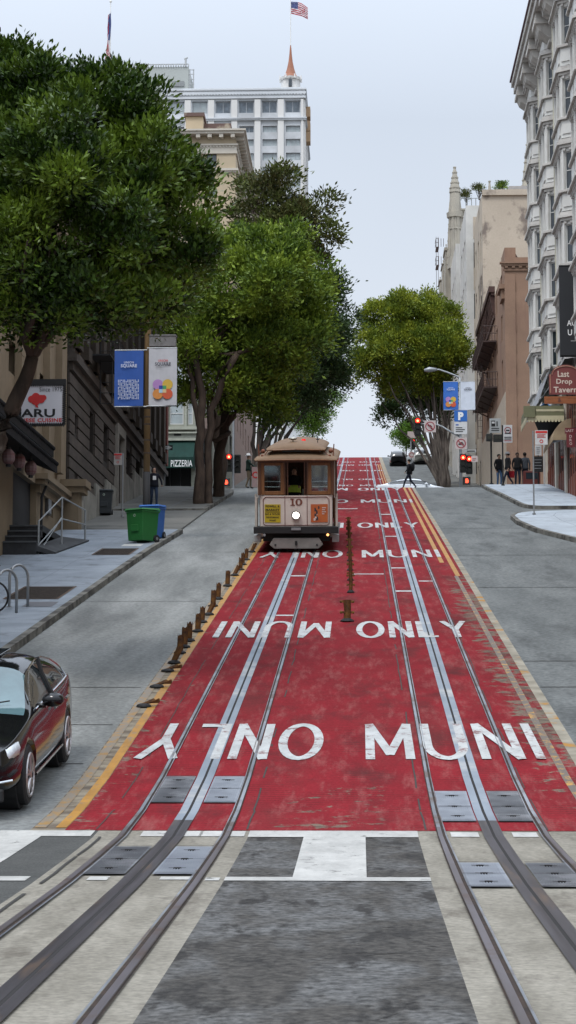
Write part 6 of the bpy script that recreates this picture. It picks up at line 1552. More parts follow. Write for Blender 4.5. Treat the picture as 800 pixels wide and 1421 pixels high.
def dTow(mb, x0, x1, z0, z1, S):
    w, h = x1 - x0, z1 - z0; cx, cz = x0 + w * .5, z1 - h * .30
    disc(mb, cx, cz, w * .38, S, 0, 20, w * .28); mb.box(cx - w * .2, cx + w * .2, S - .002, S, cz - h * .05, cz + h * .03, 1); mb.box(cx - w * .34, cx + w * .34, S - .003, S - .001, cz - h * .20, cz - h * .14, 1)
    for k in range(3): mb.box(x0 + w * .1, x1 - w * .1, S - .002, S, z0 + h * (.28 - .1 * k), z0 + h * (.33 - .1 * k), 0 if k == 2 else 1)
post_sign("red and white parking sign on the thin post at the near right kerb", 741, 73.4, 598, 742.5, 760, 597.5, 617.5, dPark, (REDP,), plate=SW)
post_sign("tow away sign on a dark post at the far right pavement", 698.5, 97.5, 590, 698.5, 711, 590, 614.5, dTow, (REDD, BLACK), r=.04)
def dBus(mb, x0, x1, z0, z1, S):
    w, h = x1 - x0, z1 - z0
    mb.box(x0 + w * .15, x0 + w * .5, S - .002, S, z0 + h * .45, z0 + h * .85, 0); mb.box(x0 + w * .2, x0 + w * .45, S - .004, S - .002, z0 + h * .65, z0 + h * .78, 1)
    mb.box(x0 + w * .62, x0 + w * .72, S - .002, S, z0 + h * .45, z0 + h * .8, 0)
    for k in range(2): mb.box(x0 + w * .15, x1 - w * .15, S - .002, S, z0 + h * (.28 - .14 * k), z0 + h * (.34 - .14 * k), 0)
post_sign("grey white transit stop sign above dark boxes at the right corner", 682.5, 100.0, 580, 679.5, 695, 581, 601, dBus, (BLACK, SW), plate=paintm("stop_sign_grey", (.40, .42, .42), rough=.5), r=.05, name="transit_stop_sign")
t = thing("signal_box", "dark boxed signal heads on the transit stop pole", "traffic light", (ax(684, 99.8), 99.8, az(612, 99.8, 684)), world=True)
mb = MB(); 
for (a, b, y0, y1) in ((675, 684, 602, 612), (685, 697, 603, 613)): mb.box(ax(a, 99.7, 607), ax(b, 99.7, 607), 99.6, 99.9, az(y1, 99.7, 684), az(y0, 99.7, 684))
mb.build("housing", HOUS, t, bevel=.03); mb = MB(); 
for px in (679, 689, 694): disc(mb, ax(px, 99.7, 607), az(607.5, 99.7, 684), .09, 99.58, 0, 12)
mb.build("lens", LOFF, t, normals=False)
post_sign("red and white parking sign on a thin post before the dark stone building", 170.5, 73.0, 629, 158.5, 170, 629, 645.5, dPark, (REDP,), plate=surf("faded_sign", (.42, .40, .38), rough=.6), r=.028)

# broken delineator stubs
RSTY = surf("rusty_yellow_stub", (.15, .065, .015), (.05, .022, .012), sc1=9, rough=.7, coord='Object', c3=(.02, .016, .014), sc3=4, lo3=.55, hi3=.65)
def stub_proto(name, h, lean, flat=False, wings=True):
    t = thing(name, "x", "post")
    mb = MB(); mb.path([(0, 0, 0), (0, 0, .03), (0, 0, .05)], [.12, .105, .05], 12)
    b = mb.build("base", BLACK, t)
    mb = MB(); top = Vector((math.sin(lean) * h, .0, math.cos(lean) * h)); w = .058
    n = 12; m0 = len(mb.v)
    # an open plastic channel, torn off at the top
    pts = [(w * math.cos(a), w * .7 * math.sin(a)) for a in [2 * math.pi * k / n for k in range(n)]]
    for k, (x, y) in enumerate(pts): mb.v.append((x, y, .04))
    for k, (x, y) in enumerate(pts): mb.v.append((x + top.x, y, top.z + .04 + .03 * math.sin(k * 2.1)))
    for k, (x, y) in enumerate(pts): mb.v.append((x * .8 + top.x, y * .8, top.z + .02 + .03 * math.sin(k * 2.1)))
    for k, (x, y) in enumerate(pts): mb.v.append((x * .8, y * .8, .05))
    for r in range(3):
        for k in range(n): mb.f.append((r * n + k, r * n + (k + 1) % n, (r + 1) * n + (k + 1) % n, (r + 1) * n + k)); mb.m.append(0)
    mb.build("tube", RSTY, t)
    return t
ST1 = stub_proto("post_stub", .30, .05); ST2 = stub_proto("post_stub", .24, .5); ST3 = stub_proto("post_stub", .20, 1.25, True)
LEFT = [(365, 250, 2), (385, 230, 1), (393, 212, 1), (405, 195, 1), (425, 168, 2), (340, 287, 1), (308, 332, 1), (290, 357, 1), (275, 387, 2), (252, 413, 1), (237, 445, 1), (207, 478, 1), (190, 500, 1), (175, 520, 1), (155, 555, 2), (133, 583, 3), (95, 638, 3), (50, 705, 3)]
LEFT.sort(key=lambda e: -e[1]); used = set()
for i, (cx_, cy_, k) in enumerate(LEFT):
    px, py = 180 + cx_ / 2.5, 700 + cy_ / 2.5
    D = .215 * (py - 550); D = FPX / D; x = ax(px, D, py); src = {1: ST1, 2: ST2, 3: ST3}[k]
    lab = "%s broken post stub counting from the camera along the left lane edge%s" % (ORD[i], ", " + {1: "upright", 2: "bent", 3: "flattened"}[k])
    o = src if k not in used else copy_tree(src); used.add(k)
    o.location = (x, D, G(D) + .012); o.rotation_euler = (0, 0, random.uniform(-.5, .5) if k == 1 else random.uniform(-.3, .6)); sc_ = random.uniform(.92, 1.1); o.scale = (1, 1, sc_)
    o['label'] = lab; o['group'] = "broken post stubs on the left lane edge"
# centre row: rusty stubs with little wings
def centre_proto(h):
    t = thing("marker_post", "x", "post")
    mb = MB(); mb.path([(0, 0, 0), (0, 0, .03), (0, 0, .06)], [.15, .13, .08], 12); mb.build("base", BLACK, t)
    mb = MB(); mb.path([(0, 0, .04), (.01, 0, h * .5), (0, 0, h)], [.075, .07, .08], 10); mb.build("tube", RSTY, t)
    mb = MB()
    for z in (h * .42, h * .92): mb.box(-.13, .13, -.02, .02, z - .02, z + .02); mb.ball((-.13, 0, z), .03, 8, 6); mb.ball((.13, 0, z), .03, 8, 6)
    mb.build("reflector_wing", surf("dull_yellow", (.20, .105, .02), (.08, .035, .015), sc1=9, rough=.7, coord='Object'), t); return t
CP = centre_proto(.44)
cps = [(482, 864)] + [(487 - 0.4 * k, y) for k, y in enumerate((824, 807, 793, 780, 769, 759, 750, 742, 736))]
for i, (px, py) in enumerate(cps):
    D = FPX / (.215 * (py - 550)); o = CP if i == 0 else copy_tree(CP); o.location = (ax(px, D, py) , D, G(D) + .012); o.rotation_euler = (0, 0, random.uniform(-.4, .4))
    if i: o.scale = (.62, .62, 1.0)
    o['label'] = ("short winged marker post standing alone nearest the camera between the tracks" if i == 0 else "%s rusty marker post of the line between the tracks, counting from the camera" % ORD[i])
    o['group'] = "rusty marker posts between the tracks"

# bins
def bin_(label, x, D, w, h, mat, rz, wheel=True, base=.15):
    t = thing("wheelie_bin", label, "bin", (x, D, G(D) + base), rz)
    a, b = w * .42, w * .5; d0, d1 = w * .46, w * .56
    mb = MB()
    def ring(hw, hd, z): return [(-hw, -hd, z), (hw, -hd, z), (hw, hd, z), (-hw, hd, z)]
    secs = [ring(a, d0, .04), ring(a * 1.02, d0 * 1.03, .12), ring(b * .97, d1 * .97, h * .86), ring(b * 1.05, d1 * 1.05, h * .865), ring(b * 1.05, d1 * 1.05, h * .91)]
    vs = [p for s_ in secs for p in s_]; fs = [(0, 3, 2, 1)] + [(4 * i + j, 4 * i + (j + 1) % 4, 4 * i + 4 + (j + 1) % 4, 4 * i + 4 + j) for i in range(4) for j in range(4)] + [(16, 17, 18, 19)]
    mb.add(vs, fs); mb.box(-a * .5, a * .5, -d1 * .99, -d0 * .9, h * .3, h * .5); mb.build("body", mat, t, bevel=.015)
    mb = MB(); mb.add([(-b * 1.1, -d1 * 1.15, h * .915), (b * 1.1, -d1 * 1.15, h * .915), (b * 1.1, d1 * 1.1, h * .93), (-b * 1.1, d1 * 1.1, h * .93), (-b * 1.0, -d1, h * .96), (b * 1.0, -d1, h * .96), (b, d1, h), (-b, d1, h)], [(0, 3, 2, 1), (4, 5, 6, 7), (0, 1, 5, 4), (1, 2, 6, 5), (2, 3, 7, 6), (3, 0, 4, 7)]); mb.build("lid", mat, t, bevel=.01)
    for s_ in (-1, 1):
        mb = MB(); mb.tube((s_ * a * 1.02, d0 * .9, .12), (s_ * a * 1.2, d0 * .9, .12), .12, n=18); wv = mb.build("wheel", BLACK, t); mb = MB(); mb.tube((s_ * a * 1.2, d0 * .9, .12), (s_ * a * 1.23, d0 * .9, .12), .05, n=12); mb.build("hub", GREYM, wv)
    mb = MB(); mb.tube((-b * .8, d1 * 1.28, h * .92), (b * .8, d1 * 1.28, h * .92), .018, n=6); mb.build("handle", mat, t)
    mb = MB(); disc(mb, 0, h * .76, .045, -d1 * .965, 0, 16, .028); mb.build("emblem", paintm("bin_mark", (.45, .55, .45), rough=.6), t, normals=False)
    return t
BG_ = paintm("bin_green", (.022, .15, .035), rough=.5); BB_ = paintm("bin_blue", (.02, .125, .42), rough=.5); BK = paintm("bin_charcoal", (.028, .034, .038), rough=.55)
bin_("green wheelie bin on the left kerb", ax(198, 60, 740), 60, .70, 1.08, BG_, -.62)
bin_("blue wheelie bin behind the green one", ax(214, 62, 735), 61.6, .62, 1.10, BB_, -.25)
bin_("charcoal wheelie bin against the dark stone building", ax(147, 76, 700), 75.5, .68, 1.02, BK, .1, base=.07)

# bicycle racks and a bicycle at the left edge
def rack(label, px, D, h=.92, w=.55):
    x = ax(px, D, 840); t = thing("bike_rack", label, "bike rack", (x, D, G(D) + .15), .95, group="bicycle racks on the left pavement")
    mb = MB(); n = 14; pts = [(-w / 2, 0, 0), (-w / 2, 0, h - w / 2)] + [(w / 2 * -math.cos(a), 0, h - w / 2 + w / 2 * math.sin(a)) for a in [math.pi * k / n for k in range(1, n)]] + [(w / 2, 0, h - w / 2), (w / 2, 0, 0)]
    mb.path(pts, .03, 8); mb.build("hoop", GREYM, t, smooth=True); mb = MB()
    for s_ in (-1, 1): mb.tube((s_ * w / 2, 0, 0), (s_ * w / 2, 0, .015), .07, n=10)
    mb.build("foot", GREYM, t); return t
rack("steel bicycle hoop nearest the green bicycle", 10, 40.2); rack("steel bicycle hoop right of the other, nearer the kerb", 26, 41.4)
t = thing("bicycle", "black bicycle with a green frame tube cut by the left picture edge", "bicycle", (ax(-8, 40.6, 860), 40.4, G(40.4) + .15), -.15)
def torus(mb, cx, cz, R, r, y=0, n=28, k=6):
    vs = []; fs = []
    for i in range(n):
        A = 2 * math.pi * i / n
        for j in range(k):
            B = 2 * math.pi * j / k; rr_ = R + r * math.cos(B); vs.append((cx + rr_ * math.cos(A), y + r * math.sin(B), cz + rr_ * math.sin(A)))
    for i in range(n):
        for j in range(k): fs.append((i * k + j, ((i + 1) % n) * k + j, ((i + 1) % n) * k + (j + 1) % k, i * k + (j + 1) % k))
    mb.add(vs, fs)
for cx_ in (.02, -1.02):
    mb = MB(); torus(mb, cx_, .34, .32, .022); w_ = mb.build("wheel", BLACK, t); mb = MB()
    for k in range(12): a = k * math.pi / 6; mb.tube((cx_, 0, .34), (cx_ + .31 * math.cos(a), 0, .34 + .31 * math.sin(a)), .003, n=4)
    mb.build("spokes", GALV, w_)
mb = MB(); 
for a, b in (((-.02, 0, .34), (-.12, 0, .82)), ((-.12, 0, .82), (-.62, 0, .78)), ((-.14, 0, .72), (-.55, 0, .32)), ((-.62, 0, .82), (-.55, 0, .32)), ((-.55, 0, .32), (-1.02, 0, .34)), ((-.62, 0, .75), (-1.02, 0, .34))): mb.tube(a, b, .022, n=7)
mb.build("frame", paintm("bike_green", (.03, .22, .07), rough=.4), t)
mb = MB(); mb.tube((-.12, 0, .80), (-.14, 0, .98), .018, n=6); mb.path([(-.14, -.28, 1.0), (-.1, -.12, .99), (-.14, 0, .98), (-.1, .12, .99), (-.14, .28, 1.0)], .016, 6); mb.path([(-.12, 0, .98), (.06, 0, 1.02), (.16, 0, .99)], [.02, .018, .012], 6); mb.build("handlebar", BLACK, t)
mb = MB(); mb.ball((-.64, 0, .92), (.13, .07, .035), 10, 6); mb.tube((-.63, 0, .78), (-.64, 0, .9), .014, n=6); mb.build("saddle", BLACK, t)

# ============================================================ CARS
def clip(x, a, b): return max(a, min(b, x))
CARG = glassm("car_glass_dark", (.015, .02, .022), rough=.03, spec=.9)
def sedan(label, loc, rz, pitch, paint_, windshield, L=4.85, W=1.86, H=1.45, detail=True, suv=False, lights=True, name="parked_car"):
    """front at local -Y"""
    t = thing(name, label, "car", loc); t.rotation_euler = (pitch, 0, rz)
    hw = W / 2
    belt = interp([(0, .62), (.12, .70), (.5, .80), (1.25, .93), (2.0, .97), (3.4, 1.01), (4.2, 1.04), (4.7, 1.02), (L, .92)])
    roof = interp([(0, .62), (1.25, .95), (1.45, 1.0), (2.15, H - .06), (2.6, H), (3.2, H - .02), (3.7, H - .12), (4.35, 1.08), (L, .93)]) if not suv else interp([(0, .75), (1.1, .98), (1.3, 1.05), (1.9, H - .05), (2.5, H), (4.0, H - .03), (4.5, H - .15), (4.75, 1.05), (L, .95)])
    wid = interp([(0, .62), (.06, .76), (.18, .87), (.45, .95), (1.0, .99), (2.4, 1.0), (3.8, .99), (4.4, .95), (4.7, .88), (4.82, .78), (L, .66)])
    bot = interp([(0, .34), (.2, .22), (.7, .20), (4.2, .22), (4.7, .30), (L, .40)])
    ys = [0, .05, .12, .22, .4, .6, .85, 1.1, 1.25, 1.45, 1.65, 1.9, 2.15, 2.4, 2.7, 3.0, 3.3, 3.6, 3.85, 4.1, 4.3, 4.5, 4.68, 4.8, L]
    NV = 9; vs = []
    for y in ys:
        w = wid(y) * hw; zb = belt(y); zr = max(roof(y), zb + .012); zo = bot(y); cab = clip((zr - zb) / .40, 0, 1)
        wr = w * (.93 - .22 * cab); crown = .05 * (1 - cab) + .035 * cab
        sec = [(w * .86, zo), (w * .975, zo + .10), (w, zo + (zb - zo) * .45), (w * .985, zo + (zb - zo) * .78), (w * .95, zb), (w * (.93) - .01 * cab, zb + .012), (wr, zr - .03 * cab), (wr * .6, zr + crown * .6), (0, zr + crown)]
        for s_ in (1, -1): vs.append([(s_ * x, y, z) for x, z in sec])
    n = len(ys); V_ = []; fs = []; ms = []
    for i in range(n):
        row = vs[2 * i][:] + [p for p in vs[2 * i + 1][::-1]][1:]
        V_ += row
    K = 2 * NV - 1
    ws0, ws1 = (1.25, 2.15) if not suv else (1.1, 1.9)
    rw0, rw1 = (3.6, 4.3) if not suv else (4.0, 4.6)
    for i in range(n - 1):
        ym = (ys[i] + ys[i + 1]) / 2
        for j in range(K - 1):
            jj = min(j, K - 2 - j); m = 0
            cabm = (roof(ym) - belt(ym))
            if jj == 5 and ws0 + .35 < ym < rw1 - .25 and cabm > .1: m = 1
            if jj in (6, 7) and ws0 < ym < ws1: m = 2
            if jj in (6, 7) and rw0 < ym < rw1: m = 2
            fs.append((i * K + j, i * K + j + 1, (i + 1) * K + j + 1, (i + 1) * K + j)); ms.append(m)
    fs.append(tuple(range(K))); ms.append(0); fs.append(tuple((n - 1) * K + j for j in range(K))[::-1]); ms.append(0)
    me = bpy.data.meshes.new("body"); me.from_pydata(V_, [], fs); 
    bm = bmesh.new(); bm.from_mesh(me)
    for f, m in zip(bm.faces, ms): f.material_index = m
    # floor
    bm.edges.ensure_lookup_table(); bmesh.ops.holes_fill(bm, edges=[e for e in bm.edges if len(e.link_faces) == 1], sides=0)
    bmesh.ops.recalc_face_normals(bm, faces=bm.faces); bm.to_mesh(me); bm.free()
    for m in (paint_, CARG, windshield): me.materials.append(m)
    tmp = bpy.data.objects.new("tmp", me); col.objects.link(tmp)
    sub = tmp.modifiers.new("s", 'SUBSURF'); sub.levels = 2 if detail else 1; sub.render_levels = sub.levels
    wr_ = .335; WY = (.98, .98 + 2.80 * L / 4.85)
    cut = MB()
    for y in WY: cut.tube((-W, y, wr_), (W, y, wr_), wr_ + .055, n=28)
    co = cut.build("cut", BLACK); bo = tmp.modifiers.new("b", 'BOOLEAN'); bo.object = co; bo.operation = 'DIFFERENCE'; bo.solver = 'EXACT'
    dg = bpy.context.evaluated_depsgraph_get(); ev = bpy.data.meshes.new_from_object(tmp.evaluated_get(dg))
    bpy.data.objects.remove(tmp); bpy.data.objects.remove(co)
    def part_of(mi, nm, test=lambda c: True):
        bm = bmesh.new(); bm.from_mesh(ev); bmesh.ops.delete(bm, geom=[f for f in bm.faces if (f.material_index if f.material_index < 3 else 0) != mi or not test(f.calc_center_median())], context='FACES')
        if not bm.faces: bm.free(); return None
        m2 = bpy.data.meshes.new(nm); bm.to_mesh(m2); bm.free(); m2.materials.clear()
        m2.materials.append((paint_, CARG, windshield)[mi]); m2.polygons.foreach_set('material_index', [0] * len(m2.polygons)); m2.polygons.foreach_set('use_smooth', [True] * len(m2.polygons))
        o = bpy.data.objects.new(nm, m2); col.objects.link(o); o.parent = t; return o
    body = part_of(0, "body"); part_of(1, "side_glass", lambda c: c.x > 0); part_of(1, "side_glass", lambda c: c.x < 0); part_of(2, "windshield", lambda c: c.y < 2.9); part_of(2, "rear_window", lambda c: c.y > 2.9)
    for y in WY:
        for s_ in (-1, 1):
            mb = MB(); x = s_ * (hw - .03); mb.path([(x - s_ * .21, y, wr_), (x - s_ * .2, y, wr_), (x - s_ * .02, y, wr_), (x, y, wr_)], [wr_ * .93, wr_, wr_, wr_ * .93], 26); w_ = mb.build("wheel", paintm("tyre", (.014, .014, .015), rough=.8), t, smooth=False)
            mb = MB(); torus_y(mb, x + s_ * .005, y, wr_, wr_ * .70, .016)
            for k in range(5 if detail else 4):
                a = 2 * math.pi * k / 5 + .3
                for da in (-.16, .16): mb.tube((x + s_ * .006, y + .05 * math.cos(a), wr_ + .05 * math.sin(a)), (x + s_ * .0, y + wr_ * .69 * math.cos(a + da), wr_ + wr_ * .69 * math.sin(a + da)), .022, .016, 5)
            mb.tube((x - s_ * .01, y, wr_), (x + s_ * .02, y, wr_), .05, n=10); mb.build("rim", paintm("alloy", (.42, .40, .40), rough=.35, metal=.8), w_)
            mb = MB(); mb.tube((x - s_ * .05, y, wr_), (x - s_ * .03, y, wr_), wr_ * .70, n=20); mb.build("brake_well", BLACK, w_)
        mb = MB(); mb.tube((-hw + .12, y, wr_), (hw - .12, y, wr_), wr_ + .05, n=24); mb.build("wheel_arch", BLACK, t)
    CHR = paintm("chrome", (.62, .64, .66), rough=.12, metal=1.0); HLM = surf("headlamp_glass", (.85, .88, .92), (.55, .60, .64), sc1=9, rough=.15, spec=.8, coord='Object')
    for s_ in (-1, 1):
        # headlights wrap the corner
        pts = [(.43, .10, .60), (.60, .16, .615), (.76, .30, .64), (.84, .50, .69)]; mb = MB(); vs2 = []
        for (a, y, z) in pts:
            for dz, dx in ((-.065, .025), (.0, .045), (.06, .015)): vs2.append((s_ * (a * hw / .93 + dx * .75), y - .035, z + dz + .03))
        mb.add(vs2, [(3 * i + j, 3 * i + 3 + j, 3 * i + 4 + j, 3 * i + 1 + j) for i in range(3) for j in range(2)]); o = mb.build("headlight", HLM, t, smooth=True); so = o.modifiers.new("t", 'SOLIDIFY'); so.thickness = .05; so.offset = 0
        if detail:
            mb = MB()
            for k in range(5): mb.ball((s_ * (.50 + k * .075), .10 + k * .055, .645 + k * .014), (.028, .03, .03), 8, 6)
            mb.build("lamp_lens", paintm("lamp_lens", (.75, .78, .82), rough=.1, metal=.6), o)
        mb = MB(); mb.box(*sorted((s_ * .50, s_ * .74)), L - .10, L - .01, .80, .90); mb.build("tail_light", paintm("tail_red", (.35, .01, .01), rough=.3), t, bevel=.02)
        # mirror, door handles, sill strip, window trim
        mb = MB(); mb.ball((s_ * (hw + .10), ws0 + .62, belt(1.8) + .09), (.13, .10, .085), 14, 10); mb.box(*sorted((s_ * (hw - .08), s_ * (hw + .02))), ws0 + .58, ws0 + .66, belt(1.8) + .0, belt(1.8) + .05); mb.build("mirror", paint_, t, smooth=True)
        mb = MB()
        for y in (2.55, 3.45): mb.tube((s_ * (hw + .012), y, .86), (s_ * (hw + .012), y + .2, .865), .016, n=6)
        mb.tube((s_ * (hw - .03), 1.4, .27), (s_ * (hw - .03), 3.35, .29), .018, n=6); mb.build("side_chrome", CHR, t)
        mb = MB(); wp = []
        for y in (1.62, 1.9, 2.2, 2.6, 3.1, 3.6, 3.9, 4.02): wp.append((s_ * (wid(y) * hw * (.93 - .20 * clip((roof(y) - belt(y)) / .4, 0, 1)) + .012), y, roof(y) - .035))
        lo = [(s_ * (wid(y) * hw * .935 + .006), y, belt(y) + .025) for y in (4.02, 3.6, 3.0, 2.4, 1.9, 1.62)]
        mb.path(wp + lo, .011, 5); mb.build("window_trim", CHR, t)
        mb = MB()
        y = 2.78; mb.path([(s_ * (hw * .945), y, belt(y)), (s_ * (hw * .80), y + .03, (belt(y) + roof(y)) / 2 + .02), (s_ * (hw * .735), y + .05, roof(y) - .02)], .028, 5); mb.build("pillar", BLACK, t)
    mb = MB(); mb.box(-.44, .44, -.03, .06, .36, .60); mb.build("grille", BLACK, t, bevel=.03)
    mb = MB(); mb.path([(-.86, .14, .42), (-.66, .02, .40), (-.5, -.015, .30), (.5, -.015, .30), (.66, .02, .40), (.86, .14, .42)], .014, 6); mb.path([(-.44, -.04, .60), (.44, -.04, .60)], .012, 6)
    for k in range(4): mb.path([(-.42, -.036, .40 + k * .05), (.42, -.036, .40 + k * .05)], .006, 4)
    mb.build("front_chrome", CHR, t)
    mb = MB(); mb.box(-.16, .16, -.05, -.035, .42, .50); mb.build("number_plate", SW, t)
    if detail:
        mb = MB(); mb.box(-.78, .78, .02, .08, .20, .34); mb.build("lower_intake", BLACK, t, bevel=.02)
        mb = MB(); mb.box(-.30, .30, 2.55, 3.25, H + .018, H + .036); mb.build("sunroof", CARG, t, bevel=.01)
        mb = MB()
        for s_ in (-1, 1): mb.tube((s_ * .35 - .25, ws0 + .08, 1.03), (s_ * .35 + .25, ws0 + .22, 1.09), .009, n=5)
        mb.build("wiper", BLACK, t)
    return t
def torus_y(mb, x, cy, cz, R, r, n=28, k=6):
    vs = []; fs = []
    for i in range(n):
        A = 2 * math.pi * i / n
        for j in range(k):
            B = 2 * math.pi * j / k; q = R + r * math.cos(B); vs.append((x + r * math.sin(B), cy + q * math.cos(A), cz + q * math.sin(A)))
    for i in range(n):
        for j in range(k): fs.append((i * k + j, ((i + 1) % n) * k + j, ((i + 1) % n) * k + (j + 1) % k, i * k + (j + 1) % k))
    mb.add(vs, fs)
BLKP = surf("black_car_paint", (.006, .006, .007), (.005, .005, .006), sc1=1, rough=.1, spec=.3, coat=.3, coord='Object')
WSG = glassm("windshield_sky", (.10, .17, .185), rough=.05, spec=.9)  # cyan of the reflected sky put into the glass colour
slope = math.atan(.1667)
sedan("glossy black sedan facing the camera at the left picture edge", (-4.30, 20.75, G(21.9) + .006 - .13), 0, math.atan((G(24.7) - G(21.9)) / 2.8), BLKP, WSG, H=1.46)
sedan("white car crossing behind the crest, only its roof showing", (ax(636, 113), 113.6, G(113.6) + .004), math.pi / 2 , 0, paintm("white_car_paint", (.66, .69, .72), rough=.25, coat=.6), CARG, detail=False, H=1.44, L=4.85, name="crossing_car")
gp = math.atan(.168)
sedan("black car driving up the far hill", (ax(552, 213), 213, G(213) + .004), math.pi, -gp, BLKP, CARG, detail=False, L=4.6, H=1.62, suv=True, name="distant_car")
sedan("cream car parked on the far hill, right of the black one", (ax(587, 216) - .2, 218, G(218) + .004), math.pi, -gp, paintm("cream_car_paint", (.42, .42, .38), rough=.3, coat=.5), CARG, detail=False, L=4.6, H=1.66, suv=True, name="parked_car")

# ============================================================ CABLE CAR (local: front at -Y, +Y uphill, z up from the rail)
CD = 57.6
WOOD = surf("varnished_brown_wood", (.13, .052, .022), (.075, .03, .014), vs=(4, 4, .6), sc1=3, rough=.35, spec=.5, coord='Object')
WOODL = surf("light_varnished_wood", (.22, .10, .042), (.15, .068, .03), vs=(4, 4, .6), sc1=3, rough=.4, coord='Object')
DARKW = surf("dark_interior_wood", (.055, .022, .014), (.03, .014, .01), sc1=3, rough=.5, coord='Object')
ROOFC = surf("roof_canvas_tan", (.205, .13, .077), (.16, .10, .06), sc1=2, rough=.7, coord='Object', c3=(.22, .16, .10), sc3=1.5, lo3=.55, hi3=.75)
DASH = surf("dash_cream", (.62, .54, .48), (.56, .48, .425), sc1=1.2, rough=.4, coord='Object', c3=(.42, .34, .31), sc3=2.5, lo3=.58, hi3=.8)
MAR = paintm("maroon_paint", (.13, .025, .02), rough=.4); FEND = surf("fender_grey", (.24, .225, .21), (.16, .15, .14), sc1=2, rough=.6, coord='Object')
t = thing("cable_car", "brown and cream cable car number 10 coming down the left track", "cable car", (-TR, CD, G(CD) + .03)); t.rotation_euler = (slope, 0, 0); CC = t
LB = 8.2
mb = MB()      # dash: three flat panels slightly faceted
for (a, b, ya, yb) in ((-1.07, -.33, .14, 0), (-.327, .327, 0, 0), (.33, 1.07, 0, .14)):
    mb.add([(a, ya, .76), (b, yb, .76), (b, yb, 1.68), (a, ya, 1.68), (a, ya + .05, .76), (b, yb + .05, .76), (b, yb + .05, 1.68), (a, ya + .05, 1.68)], [(0, 1, 2, 3), (7, 6, 5, 4), (0, 4, 5, 1), (3, 2, 6, 7), (1, 5, 6, 2), (0, 3, 7, 4)])
for s_ in (-1, 1): mb.box(*sorted((s_ * 1.07, s_ * 1.03)), .145, 1.0, .76, 1.68)
dash = mb.build("dash", DASH, t)
mb = MB()
def yd(x): return max(0, (abs(x) - .33) / .74 * .14) - .008
def line(p, q, r=.011):
    mb.tube((p[0], yd(p[0]), p[1]), (q[0], yd(q[0]), q[1]), r, n=4)
P = [(-.98, .84), (-.92, .80), (-.33, .80), (.33, .80), (.92, .80), (.98, .84), (.98, 1.56), (.90, 1.635), (.33, 1.635), (-.33, 1.635), (-.90, 1.635), (-.98, 1.56), (-.98, .84)]
for p, q in zip(P, P[1:]): line(p, q)
for x in (-.33, .33): mb.box(x - .008, x + .008, -.012, .0, .78, 1.66)
mb.build("pinstripe", MAR, dash)
mb = MB()
# serifed numeral: 1 0
mb.box(-.125, -.075, -.012, -.002, 1.40, 1.58); mb.box(-.165, -.035, -.013, -.002, 1.385, 1.41); mb.box(-.165, -.06, -.013, -.002, 1.565, 1.59)
v_, f_ = [], []; n = 24
for i in range(n):
    a = 2 * math.pi * i / n; v_ += [(.085 + .105 * math.cos(a), -.012, 1.487 + .103 * math.sin(a)), (.085 + .045 * math.cos(a), -.012, 1.487 + .075 * math.sin(a))]
mb.add(v_, [(2 * i, 2 * ((i + 1) % n), 2 * ((i + 1) % n) + 1, 2 * i + 1) for i in range(n)]); mb.build("number", paintm("number_brown", (.17, .05, .03), rough=.5), dash)
def poster(name, x0, x1, z0, z1, mat):
    m_ = MB(); m_.add([(x0, yd(x0) - .008, z0), (x1, yd(x1) - .008, z0), (x1, yd(x1) - .008, z1), (x0, yd(x0) - .008, z1), (x0, yd(x0) + .005, z0), (x1, yd(x1) + .005, z0), (x1, yd(x1) + .005, z1), (x0, yd(x0) + .005, z1)], [(0, 1, 2, 3), (7, 6, 5, 4), (0, 4, 5, 1), (3, 2, 6, 7), (1, 5, 6, 2), (0, 3, 7, 4)]); return m_.build(name, mat, t)
po = poster("yellow_poster", -.94, -.46, .88, 1.42, paintm("poster_yellow", (.50, .36, .02), rough=.4))
def pword(mb, s_, x0, x1, z0, z1, bold=.03):
    v, f = glyph_mesh(s_, bold, 1.05); mb.add([(x0 + (x1 - x0) * a, yd(x0 + (x1 - x0) * a) - .018, z0 + (z1 - z0) * b) for a, b in v], f)
mb = MB(); pword(mb, "POWELL &", -.91, -.49, 1.33, 1.395); pword(mb, "MARKET", -.91, -.49, 1.225, 1.29); mb.add([(-.92, yd(.92) - .018, 1.185), (-.48, yd(.48) - .018, 1.185), (-.48, yd(.48) - .018, 1.20), (-.92, yd(.92) - .018, 1.20)], [(0, 1, 2, 3)])
pword(mb, "BAY & TAYLOR", -.92, -.48, 1.10, 1.16); pword(mb, "FISHERMANS", -.89, -.51, 1.01, 1.06); pword(mb, "WHARF", -.80, -.60, .92, .97); mb.build("lettering", BLACK, po)
po = poster("orange_poster", .44, .94, .88, 1.42, surf("poster_orange", (.50, .14, .045), (.42, .10, .04), sc1=1.5, rough=.4, coord='Object'))
mb = MB()
for (x, z, rx, rz_) in ((.55, 1.26, .05, .06), (.60, 1.18, .045, .07), (.55, 1.10, .05, .05), (.60, 1.00, .06, .07), (.66, 1.32, .04, .05)):
    mb.add([(x + rx * math.cos(a), yd(x) - .009, z + rz_ * math.sin(a)) for a in [2 * math.pi * k / 12 for k in range(12)]], [tuple(range(12))])
mb.build("printed_figure", paintm("print_dark", (.03, .03, .035), rough=.5), po)
mb = MB()
for (x, z, r_) in ((.58, 1.03, .035), (.54, .97, .04), (.62, 1.12, .02)): mb.add([(x + r_ * math.cos(a), yd(x) - .012, z + r_ * math.sin(a)) for a in [2 * math.pi * k / 12 for k in range(12)]], [tuple(range(12))])
for k in range(4): mb.box(.76, .76 + (.13, .10, .13, .08)[k], yd(.8) - .014, yd(.8) - .010, 1.30 - k * .06, 1.325 - k * .06)
mb.build("printed_text", paintm("print_pale", (.60, .52, .48), rough=.5), po)
